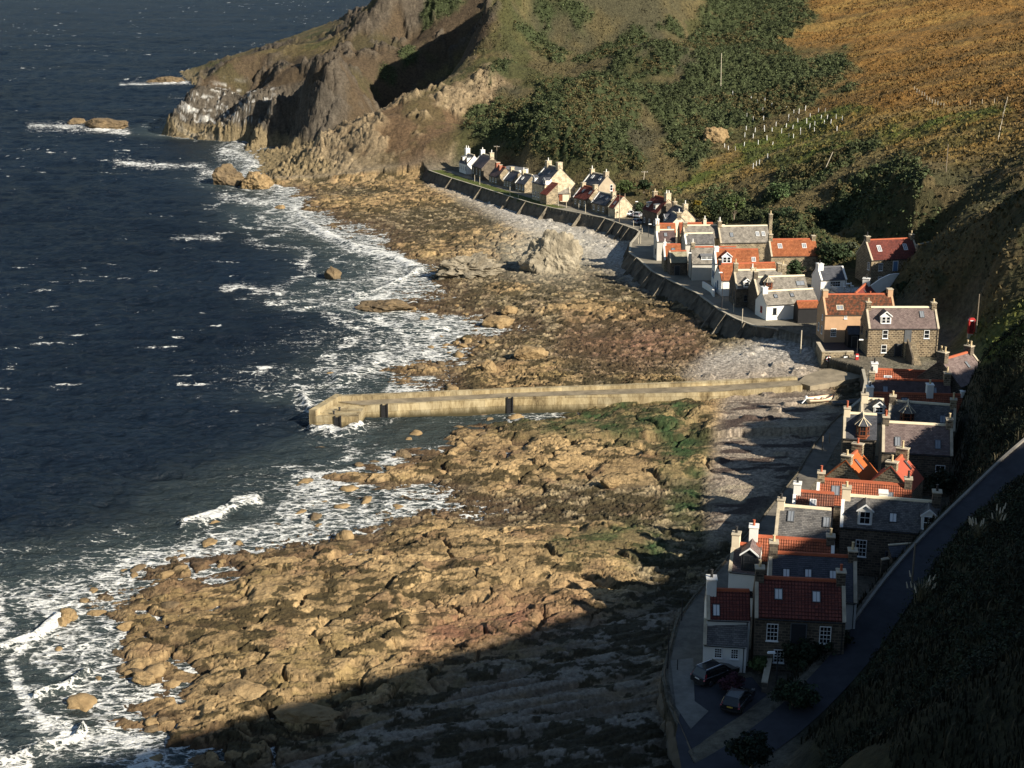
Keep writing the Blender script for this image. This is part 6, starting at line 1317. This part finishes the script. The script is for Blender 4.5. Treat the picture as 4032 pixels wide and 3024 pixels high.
# ---------------------------------------------------------------- rocks
from mathutils import noise as mn
M['rock_tan'] = rock_mat('tan_rock', (.16, .105, .05), (.33, .235, .12), .7); M['rock_pale'] = rock_mat('pale_rock', (.15, .128, .09), (.37, .32, .23), .35); M['rock_grey'] = rock_mat('grey_rock', (.10, .085, .06), (.30, .26, .19), .5); M['rock_dark'] = rock_mat('dark_rock', (.06, .045, .030), (.20, .145, .08), .5)
def rock_mesh(name, seed, sub, mat, sx, sy, sz, rough=.3, facet=.35, frq=1.0):
    """boulder cut by random joint planes, then roughened"""
    bm = bmesh.new(); bmesh.ops.create_icosphere(bm, subdivisions=sub, radius=1); off = Vector((seed*7.3, seed*3.1, seed*1.7)); rg_ = random.Random(seed)
    pl = []
    for k in range(int(13*frq)):
        d = Vector((rg_.gauss(0, 1), rg_.gauss(0, 1), rg_.gauss(.15, .8))).normalized(); pl.append((d, rg_.uniform(.62, 1.0)))
    for v in bm.verts:
        d = v.co.normalized(); k = 1.15
        for n_, h_ in pl:
            c = n_.dot(d)
            if c > .05: k = min(k, h_/c)
        k = k*facet+(1-facet)*min(k, .95)
        k *= 1+rough*.55*mn.fractal(d*1.6*frq+off, 1.0, 2.0, 6)+rough*.28*mn.ridged_multi_fractal(d*2.4*frq+off, 1.0, 2.1, 4, 1.0, 2.0)-.2*rough
        v.co = Vector((d.x*sx, d.y*sy, d.z*sz))*k
    me = bpy.data.meshes.new(name); bm.to_mesh(me); bm.free(); me.materials.append(M[mat]); return me
def rock(name, label, p, dims, seed, mat, sub=5, rz=0, cat='rock', group=None, rough=.3, facet=.5, sink=.25, frq=1.0):
    o = bpy.data.objects.new(name, rock_mesh(name, seed, sub, mat, *dims, rough, facet, frq)); C.objects.link(o); o.location = (p.x, p.y, p.z+dims[2]*(1-2*sink)); o.rotation_euler = (0, 0, rz)
    o.data.polygons.foreach_set('use_smooth', [sub < 4]*len(o.data.polygons)); return tag(o, label, cat, group)
rock('rock_stack', 'huge pale angular rock standing on the shingle near the sea wall', at(2190, 1052, z=1.8), (6.4, 4.0, 6.4), 3, 'rock_pale', 6, 0, rough=.42, facet=1.0, sink=.42)
rock('rock_outcrop', 'ragged grey outcrop left of the huge pale rock', at(1850, 1072, z=1.2), (7.4, 3.2, 3.2), 5, 'rock_grey', 6, R(8), rough=.8, facet=1.0, sink=.4, frq=1.7)
rock('sea_rock', 'flat topped sea rock with dark crown and surf around it', at(418, 505, z=0), (11.5, 6, 3.9), 8, 'rock_dark', 5, 0, 'rock', None, .25, .7, .38, 1.5)
rock('sea_rock', 'small rock left of the flat topped sea rock', at(305, 490, z=0), (4.0, 3, 3.0), 9, 'rock_dark', 4, 0, 'rock', None, .3, .6, .38)
rock('sea_rock', 'low long skerry off the headland in white surf', at(668, 326, z=0), (13, 6, 2.8), 11, 'rock_dark', 5, 0, 'rock', None, .3, .7, .36, 1.6)
rock('sea_rock', 'dark pointed rock at the foot of the headland shore', at(900, 725, z=.2), (6, 4, 4.2), 12, 'rock_dark', 5, 0, 'rock', None, .35, .8, .36, 1.4)
rock('sea_rock', 'brown rock joined to the shore right of the dark pointed rock', at(1010, 735, z=.4), (5.5, 4, 3.2), 13, 'rock_tan', 5, 0, 'rock', None, .35, .7, .36, 1.4)
rock('sea_rock', 'lone striped rock in the surf of the bay', at(1312, 1092, z=0), (2.0, 1.6, 1.9), 14, 'rock_dark', 4, 0, 'rock', None, .3, .7, .36)
rock('sea_rock', 'dark weedy rock mass at the edge of the bay', at(1525, 1215, z=.1), (6.2, 3.4, 1.5), 15, 'rock_dark', 5, 0, 'rock', None, .4, .7, .36, 1.6)
rock('boulder', 'reddish outcrop on the grassy hillside above the far row', hz(2810, 560), (4.6, 3.2, 3.4), 16, 'rock_red' if 'rock_red' in M else 'rock_tan', 5, 0, 'rock', None, .3, .6, .4, 1.4)
BIG = [(1960,1280,3.0,1.5,'pale tan boulder in the middle of the rocky foreshore'),(2090,1410,2.8,1.6,'blocky boulder on the foreshore above the pier'),(1925,1462,1.7,1.3,'rounded pale boulder just above the pier'),(2010,1230,1.9,1.0,'rounded boulder beside the pale tan boulder of the foreshore'),
       (1300,1495,1.3,.8,'boulder in the wash above the pier end'),(1655,1462,1.4,.8,'dark boulder in the wash above the pier arm'),(1180,1002,1.2,.8,'boulder in the breaker of the bay'),(1105,830,1.6,1.1,'leaning boulder in the surf near the headland'),(985,810,1.5,.9,'small rock at the tip of the bay surf'),
       (780,2070,1.7,.9,'long boulder standing among surf at the near waterline'),(840,2085,1.2,.8,'short boulder beside the long boulder in the near surf'),(560,2690,1.4,.8,'pale round boulder in the tidal shallows'),(240,2470,1.2,.9,'brown boulder in the breaker at the left edge'),(270,2450,1.3,1.0,'twin boulder behind the brown boulder at the left edge'),
       (2130,1830,1.3,1.0,'tall boulder on the foreshore below the pier'),(2400,1910,1.5,.8,'low grey boulder below the pier near the algae'),(1590,1800,1.5,.8,'dark boulder at the edge of the harbour water'),(950,2740,2.9,.8,'long smooth slab lying in the near shallows'),(1220,2830,3.3,.9,'broad tan slab lying at the edge of the hill shadow')]
for i, (a, b, r_, h_, lb) in enumerate(BIG): 
    p = hz(a, b); rock('boulder', lb, p, (r_, r_*.62, h_), 30+i, 'rock_tan' if i not in (5, 16) else 'rock_dark', 4, random.uniform(-.5, .5), 'boulder', 'single boulders of the foreshore', .3, .5, .3)
protos = [rock_mesh('boulder', 60+i, 3, ('rock_tan', 'rock_tan', 'rock_dark', 'rock_tan')[i % 4], 1, .72, .55, .35, .5) for i in range(8)]
for me in protos: me.polygons.foreach_set('use_smooth', [True]*len(me.polygons))
rng = np.random.RandomState(5); cnt = 0; ey = rng.uniform(112, 300, 900); ex = FW(ey)+rng.normal(0, 5.5, 900); gz = terrain(ex, ey, True)[0]
for x, y, z in zip(ex, ey, gz):
    if cnt >= 150 or not (-1.3 < z < .5): continue
    s = rng.gamma(3.0, .22)+.25; o = bpy.data.objects.new('boulder', protos[rng.randint(8)]); C.objects.link(o); o.location = (x, y, max(z, -.35)+.05*s); o.scale = (s, s, s*rng.uniform(.7, 1.1)); o.rotation_euler = (rng.uniform(-.2, .2), rng.uniform(-.2, .2), rng.uniform(0, 6)); cnt += 1
    tag(o, 'small wet boulder lying in the wash along the ragged waterline', 'boulder', 'small boulders along the waterline')
# ---------------------------------------------------------------- fences and sapling guards
def fence(label, pts, step, ph=1.2, mat='pole_pale', wires=2):
    P = [hz(a, b) for a, b in pts]; t = thing('post_fence', label, 'fence', P[0], 0, 'post and wire fences on the hill'); o = P[0]; prev = None
    path = []
    for a, b in zip(P[:-1], P[1:]):
        n_ = max(1, int((b-a).length/step))
        for k in range(n_): path.append(a.lerp(b, k/n_))
    path.append(P[-1]); path = path[:90]; tops = []
    for q in path:
        z = terrain(np.array([q.x]), np.array([q.y]), True)[0][0]; b = Vector((q.x, q.y, z))-o; m = MB(); m.tube(b-Vector((0, 0, .4)), b+Vector((random.uniform(-.05, .05), 0, ph)), .075, .065, 6); m.build('post', M[mat], t); tops.append(b)
    m = MB()
    for w in range(wires):
        for a, b in zip(tops[:-1], tops[1:]): m.tube(a+Vector((0, 0, ph*(.55+.35*w))), b+Vector((0, 0, ph*(.55+.35*w))), .018, n=4, cap=False)
    m.build('wire', M['iron'], t)
fence('post and wire fence running down the dry slope at the right', [(3600,360),(3660,395),(3715,425)], 3.0)
fence('post and wire fence crossing the dry slope towards the right edge', [(3715,428),(3820,410),(3965,398)], 4.0)
fence('double post fence climbing beside the right edge of the picture', [(3930,560),(3945,480),(3965,402)], 4.0)
fence('short white post rail beside the grass path above the village', [(2965,668),(2990,650),(3022,636)], 1.8, 1.5, 'frame_white')
GUARD = [(2940,475),(3037,440),(3096,445),(3125,450),(3145,452),(3170,442),(3190,455),(3222,440),(3249,440),(2965,490),(3002,460),(3006,485),(3104,470),(3103,482),(3141,485),(3176,488),(3208,490),(3233,466),(3257,468),(3292,470),(3316,472),(3295,518),(3246,485),(3271,486),(2973,525),(3008,512),(3010,520),(3040,522),(3055,500),(3077,525),(3095,505),(3121,508),(3152,510),(3152,525),(3188,500),(3207,510),(3106,538),(3124,540),(2965,545),(2932,540),(3020,555),(3042,568),(2985,570),(2930,575),(2853,582),(2868,592),(2895,595),(2982,430),(3010,425),(2957,412),(2885,380),(2938,518)]
g0 = thing('sapling_guard', 'white sapling guard on the green slope above the village', 'sapling guard', (0, 0, 0), 0, 'white sapling guards on the slope')
m = MB(); m.tube((0, 0, -.2), (0, 0, 1.35), .085, .085, 7); m.build('tube', M['frame_white'], g0); m = MB(); m.box(.09, .13, -.02, .02, -.2, 1.5); m.build('stake', M['wood'], g0)
for i, (a, b) in enumerate(GUARD):
    r = g0 if i == 0 else g0.copy()
    if i: 
        C.objects.link(r)
        for c in list(g0.children): d = c.copy(); C.objects.link(d); d.parent = r
    p = hz(a, b); p.z = terrain(np.array([p.x]), np.array([p.y]), True)[0][0]; r.location = p; r.rotation_euler = (random.uniform(-.08, .08), random.uniform(-.08, .08), random.uniform(0, 6)); r.scale = (1, 1, random.uniform(.8, 1.15))
# ---------------------------------------------------------------- vegetation
def leaf_mat(name, trans=.0):
    m, n, l, b = nt(name); a = n.new('ShaderNodeAttribute'); a.attribute_name = 'Col'; l.new(a.outputs['Color'], b.inputs['Base Color']); b.inputs['Roughness'].default_value = .75; b.inputs['Specular IOR Level'].default_value = .15; return m
M['leaf'] = leaf_mat('foliage')
def leaf_cloud(centers, radii, nleaf, size, col, rs, var=.4, flat=.8, up=.25):
    """loose leaf quads through the shells of many clumps"""
    n_ = len(centers); P = np.repeat(centers, nleaf, 0); Rr = np.repeat(radii, nleaf, 0); k = len(P)
    d = rs.normal(size=(k, 3)); d /= np.linalg.norm(d, axis=1)[:, None]; d[:, 2] = np.where(d[:, 2] < -.35, -d[:, 2], d[:, 2])
    rad = rs.uniform(.45, 1.05, k)**.6; pos = P+d*Rr*rad[:, None]*np.array([1, 1, flat])
    nrm = d+rs.normal(size=(k, 3))*.55+np.array([0, 0, up]); nrm /= np.linalg.norm(nrm, axis=1)[:, None]
    t1 = np.cross(nrm, rs.normal(size=(k, 3))); t1 /= np.linalg.norm(t1, axis=1)[:, None]+1e-9; t2 = np.cross(nrm, t1)
    s = (size*rs.uniform(.6, 1.3, k))[:, None]; a = t1*s; b = t2*s*.62
    V = np.stack([pos-a, pos-b*.9, pos+a, pos+b*1.0], 1).reshape(-1, 3)
    cc = np.repeat(col, nleaf, 0)*(1+var*rs.uniform(-1, 1, k))[:, None]; return V, np.repeat(np.clip(cc, 0, 1), 4, 0)
# gorse thickets that cover the banks: one mass
gm_ = (GOR > .45) & (RR > 200) & (RR < 700) & (np.abs(TH) < 21*math.pi/180); ii = np.argwhere(gm_); rs = np.random.RandomState(3)
cellw = RR[gm_]*(TH[0, 60]-TH[0, 59])*np.interp(RR[gm_], rr[:-1], np.diff(rr)); pr = cellw/cellw.sum(); pick = rs.choice(len(ii), min(len(ii), 21000), False, pr); ij = ii[pick]
cen = np.stack([X[ij[:, 0], ij[:, 1]], Y[ij[:, 0], ij[:, 1]], Zt[ij[:, 0], ij[:, 1]]+.15], 1); rad = rs.gamma(4, .17, (len(cen), 1)).clip(.25, 1.5)*np.ones((1, 3))
tone = fbm(cen[:, 0]*.06, cen[:, 1]*.06, 3, 201); base = np.array([.052, .064, .027])[None]*(.55+.9*tone[:, None])*(rs.uniform(.5, 1.5, (len(cen), 1))); ol = fbm(cen[:, 0]*.09, cen[:, 1]*.09, 3, 202)+rs.normal(size=len(cen))*.06 > .60; base[ol] = np.array([.085, .072, .030])
Vg, cg = leaf_cloud(cen, rad, 11, .30, base, rs); g = quads_mesh('gorse_thicket', Vg, 4, M['leaf'], cg); tag(g, 'dark green gorse thickets covering the steep banks behind the village', 'gorse', kind='stuff')
def shrub(label, p, r, h, col, seed, name='garden_shrub', cat='shrub', trunk=.0, nl=26, nc_=55, leaf=.26, group='shrubs and trees of the village'):
    t = thing(name, label, cat, p, 0, group); rs = np.random.RandomState(seed); m = MB()
    def limb(a, b, r0, r1): m.tube(a, b, r0, r1, 6)
    tz = trunk if trunk else h*.25; limb((0, 0, -.6), (0, 0, tz), .05*h**.5+.07, .05*h**.5+.04)
    c = rs.normal(size=(nc_, 3)); c /= np.linalg.norm(c, axis=1)[:, None]; c *= (rs.uniform(.15, 1, (nc_, 1)))**.45; c *= np.array([r, r, (h-trunk)*.5])*.82; c[:, 2] += trunk+(h-trunk)*.52
    c[:, :2] *= (1+.25*np.sin(np.arctan2(c[:, 1], c[:, 0])*3+seed))[:, None]
    for q in c[:: max(1, nc_//9)]: limb((0, 0, tz*.8), tuple(q*.92), .06, .025)
    m.build('trunk', M['wood'], t); rad = rs.uniform(.18, .36, (nc_, 1))*r*np.ones((1, 3))
    cc = np.array(col)[None]*rs.uniform(.5, 1.5, (nc_, 1)); V, cl = leaf_cloud(c, rad, nl, leaf, cc, rs); quads_mesh('crown', V, 4, M['leaf'], cl, t); return t
DG, MG, YG, OL = (.030, .045, .020), (.055, .075, .025), (.16, .19, .025), (.085, .085, .03)
def gp(px, py, z=None): return at(px, py, z=z) if z is not None else hz(px, py)
shrub('large dark garden tree between the orange pantiles and the red roofed stone house', gp(3275,1075,5.2), 3.9, 6.4, DG, 1, 'garden_tree', 'tree', 1.2, 30, 90, .32)
shrub('bright yellow green round bush beside the orange pantiled cottage', gp(3186,1042,5.2), 1.5, 3.4, YG, 2, nl=34, nc_=45, leaf=.2)
shrub('dark round bush behind the twin stone chimneys', gp(3128,1095,5.2), 2.1, 3.9, DG, 4, nl=34, nc_=60, leaf=.22)
shrub('grey green bush at the left of the large dark garden tree', gp(3350,1030,5.6), 2.4, 4.4, (.075, .085, .05), 5, nl=30)
shrub('bushy olive tree in front of the stone gabled house with dark slates', gp(2760,880,5.2), 3.0, 5.0, OL, 6, 'garden_tree', 'tree', .8)
shrub('yellow leaved bush above the bushy olive tree', gp(2745,840,5.6), 1.6, 3.4, (.20, .145, .02), 7)
shrub('dark bush beside the pale stone end gable of the far row', gp(2518,850,5), 2.0, 3.6, DG, 8)
shrub('dark pine like bush at the foot of the slope behind the end cottage', gp(2460,770,7), 3.2, 4.2, MG, 9)
shrub('low rounded bush on the slope behind the end cottage', gp(2535,752,8), 2.2, 3.0, DG, 10)
shrub('feathery tall bush behind the broad weathered slate house', gp(2890,860,7), 3.4, 6.0, MG, 11, 'garden_tree', 'tree', .8)
shrub('dark tree behind the tall thin chimney', gp(3085,915,6.5), 3.2, 6.4, DG, 12, 'garden_tree', 'tree', 1.0, 30, 80)
shrub('willowy green bush above the broad weathered slate house', gp(3075,800,10), 3.6, 5.4, (.06, .09, .035), 13, 'garden_tree', 'tree', .6)
shrub('dark tree on the slope left of the red roofed stone house', gp(3200,900,9), 3.4, 5.4, DG, 14, 'garden_tree', 'tree', .8)
shrub('broad dark hedge bush behind the thin strip of red roof', gp(2800,850,6), 3.2, 3.8, DG, 15)
shrub('small round dark bush in front of the largest pale gable', gp(2128,787,5), .9, 1.5, DG, 16, nl=20, nc_=20)
shrub('second small round dark bush in front of the largest pale gable', gp(2142,791,5), .9, 1.4, DG, 17, nl=20, nc_=20)
shrub('dark flowering bush with purple leaves between the parked cars', gp(2880,2730,5.05), 1.2, 1.8, (.055, .022, .030), 18, nl=40, nc_=50, leaf=.12)
shrub('leafy green bush at the corner of the white lean-to', gp(2990,2650,5.05), 1.0, 1.7, (.06, .085, .03), 19, nl=40, nc_=45, leaf=.13)
shrub('big dark shrub covering the stair of the nearest stone house', gp(3150,2640,5.3), 2.3, 3.3, (.022, .032, .016), 20, nl=44, nc_=80, leaf=.16)
shrub('dark shrub at the right corner of the nearest stone house', gp(3270,2590,6), 1.8, 3.0, (.022, .032, .016), 21, nl=44, nc_=60, leaf=.16)
shrub('spiky dark shrub beside the parking area below the street lamp', gp(3120,2780,5.8), 2.2, 2.2, (.026, .038, .018), 22, nl=44, nc_=70, leaf=.16)
shrub('pale flowered shrub at the right dormer of the slate roofed stone house', gp(3690,2140,8.0), 1.8, 3.6, (.075, .08, .045), 23, nl=40, nc_=60, leaf=.16)
shrub('dark bush below the lane beside the red half shaded roof', gp(3700,1960,7), 2.2, 3.4, (.025, .032, .018), 24, nl=36, nc_=60, leaf=.18)
shrub('dark spiky tree at the bottom edge beside the lane', gp(2960,3010,6), 2.0, 2.6, (.016, .024, .014), 25, nl=50, nc_=70, leaf=.16)
shrub('dark bush above the terrace beside the stair wall', gp(3560,1160,8), 1.8, 2.4, DG, 26)
# rough grass and bracken on the near dark slope: one mass of blades
def blades(n_, region, hmin, hmax, cols, rs, width=.035, droop=.45):
    x0, x1, y0, y1 = region; x = rs.uniform(x0, x1, n_*4); y = rs.uniform(y0, y1, n_*4); z, s, c, g_, px, py = terrain(x, y, True)
    ok = (s < .5) & (px < 4150) & (px > 2700) & (py > 1150) & (py < 3200) & (x > FS(y)+9) & (z > 5.3); dr, _ = dline(x, y, [(p.x, p.y) for p in ROADP]); ok &= dr > 2.4
    x, y, z = x[ok][:n_], y[ok][:n_], z[ok][:n_]; k = len(x); h = rs.uniform(hmin, hmax, k)*(.5+fbm(x*.25, y*.25, 3, 301)); a = rs.uniform(0, 6.283, k); dx, dy = np.cos(a), np.sin(a); w = width*(1+h)
    B = np.stack([x, y, z-.1], 1); side = np.stack([-dy, dx, 0*dx], 1)*w[:, None]; mid = B+np.stack([dx*h*droop*.35, dy*h*droop*.35, h*.65+.1], 1); tip = B+np.stack([dx*h*droop, dy*h*droop, h*.95+.1], 1)
    V = np.stack([B-side, B+side, mid+side*.7, mid-side*.7, mid-side*.7, mid+side*.7, tip+side*.12, tip-side*.12], 1).reshape(-1, 3)
    cc = np.array(cols)[rs.randint(len(cols), size=k)]*rs.uniform(.6, 1.3, (k, 1)); return V, np.repeat(cc, 8, 0)
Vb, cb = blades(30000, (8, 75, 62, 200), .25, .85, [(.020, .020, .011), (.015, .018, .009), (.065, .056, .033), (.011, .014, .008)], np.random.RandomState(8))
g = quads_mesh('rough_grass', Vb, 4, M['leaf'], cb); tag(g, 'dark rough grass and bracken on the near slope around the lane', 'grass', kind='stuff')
ii = np.argwhere((SHO < .5) & (GOR < .3) & (RR > 215) & (RR < 690) & (np.abs(TH) < 21*math.pi/180) & (Zt > 6.5)); rs = np.random.RandomState(12)
cw_ = RR[ii[:, 0], ii[:, 1]]**1.2; pk = ii[rs.choice(len(ii), 60000, False, cw_/cw_.sum())]; B = np.stack([X[pk[:, 0], pk[:, 1]], Y[pk[:, 0], pk[:, 1]], Zt[pk[:, 0], pk[:, 1]]-.1], 1)
kd = ~((B[:, 1] > 465) & (COLR[pk[:, 0], pk[:, 1]].sum(1) > .0) & (fbm(B[:, 0]*.08, B[:, 1]*.08, 3, 87) > .56)); dr_, _ = dline(B[:, 0], B[:, 1], [(p.x, p.y) for p in ROADP]); kd &= dr_ > 3; kd &= B[:, 0] > FS(B[:, 1])+shelf_w(B[:, 1])+6; pk = pk[kd]; B = B[kd]; k = len(B)
ang = rs.uniform(0, 3.1416, k); wd = rs.uniform(.10, .34, k); hh = rs.uniform(.25, .7, k)*(.5+fbm(B[:, 0]*.2, B[:, 1]*.2, 3, 88)); sd = np.stack([np.cos(ang)*wd, np.sin(ang)*wd, 0*ang], 1); lean = np.stack([rs.normal(size=k)*.25, rs.normal(size=k)*.25, hh], 1)
Vd = np.stack([B-sd, B+sd, B+sd*.55+lean, B-sd*.7+lean*.9], 1).reshape(-1, 3); cc_ = COLR[pk[:, 0], pk[:, 1]]; cc_ = cc_*np.where(cc_[:, :1] > .13, .70, .95); cd = np.repeat(np.clip(cc_*rs.uniform(.6, 1.15, (k, 1)), 0, 1), 4, 0)
g = quads_mesh('dry_grass', Vd, 4, M['leaf'], cd); tag(g, 'dry tussock grass and bracken over the hillsides', 'grass', kind='stuff')
rs = np.random.RandomState(21); x = rs.uniform(10, 75, 14000); y = rs.uniform(84, 200, 14000); z, s_, c_, g_, px_, py_ = terrain(x, y, True); dr_, _ = dline(x, y, [(p.x, p.y) for p in ROADP])
ok = (s_ < .5) & (px_ < 4150) & (px_ > 2750) & (py_ > 1250) & (py_ < 3150) & (x > FS(y)+shelf_w(y)+2) & (dr_ > 3.4) & (fbm(x*.09, y*.09, 3, 305) > .42); c3 = np.stack([x[ok], y[ok], z[ok]+.2], 1)[:2200]; rd = rs.uniform(.35, .9, (len(c3), 1))*np.ones((1, 3))
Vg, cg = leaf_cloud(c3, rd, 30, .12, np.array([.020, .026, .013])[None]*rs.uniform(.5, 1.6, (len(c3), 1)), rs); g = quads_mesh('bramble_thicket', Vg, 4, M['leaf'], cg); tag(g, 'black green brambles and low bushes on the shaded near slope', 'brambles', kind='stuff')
# pampas tufts beside the lane
def tuft(label, p, h, n_, seed):
    t = thing('pampas_tuft', label, 'grass tuft', p, 0, 'pampas grass tufts by the lane'); rs = np.random.RandomState(seed); Vs = []; Cs = []
    for i in range(n_):
        a = rs.uniform(0, 6.28); r = rs.uniform(.3, 1.0)*h*.55; hh = h*rs.uniform(.55, 1); d = Vector((math.cos(a), math.sin(a), 0)); sd = Vector((-d.y, d.x, 0))*.035; b = Vector((rs.normal()*.15, rs.normal()*.15, -.1)); q = [b, b+d*r*.35+Vector((0, 0, hh*.7)), b+d*r+Vector((0, 0, hh))]
        for u, v in zip(q[:-1], q[1:]): Vs += [u-sd, u+sd, v+sd*.5, v-sd*.5]; Cs += [(.16, .14, .08)]*4
        if i % 5 == 0: m = MB(); m.tube(q[2], q[2]+d*.15+Vector((0, 0, .55)), .07, .03, 6); m.build('plume', M['pole_pale'], t)
    quads_mesh('leaves', np.array([tuple(v) for v in Vs]), 4, M['leaf'], np.array(Cs), t)
tuft('pampas tuft with pale plumes beside the tall dark lane pole', hz(3625, 2380), 2.6, 60, 1); tuft('pampas tuft with upright pale stems on the slope above the lane', hz(3850, 2140), 2.2, 50, 2); tuft('pampas tuft nearest the right edge above the lane', hz(3930, 2090), 2.0, 40, 3)
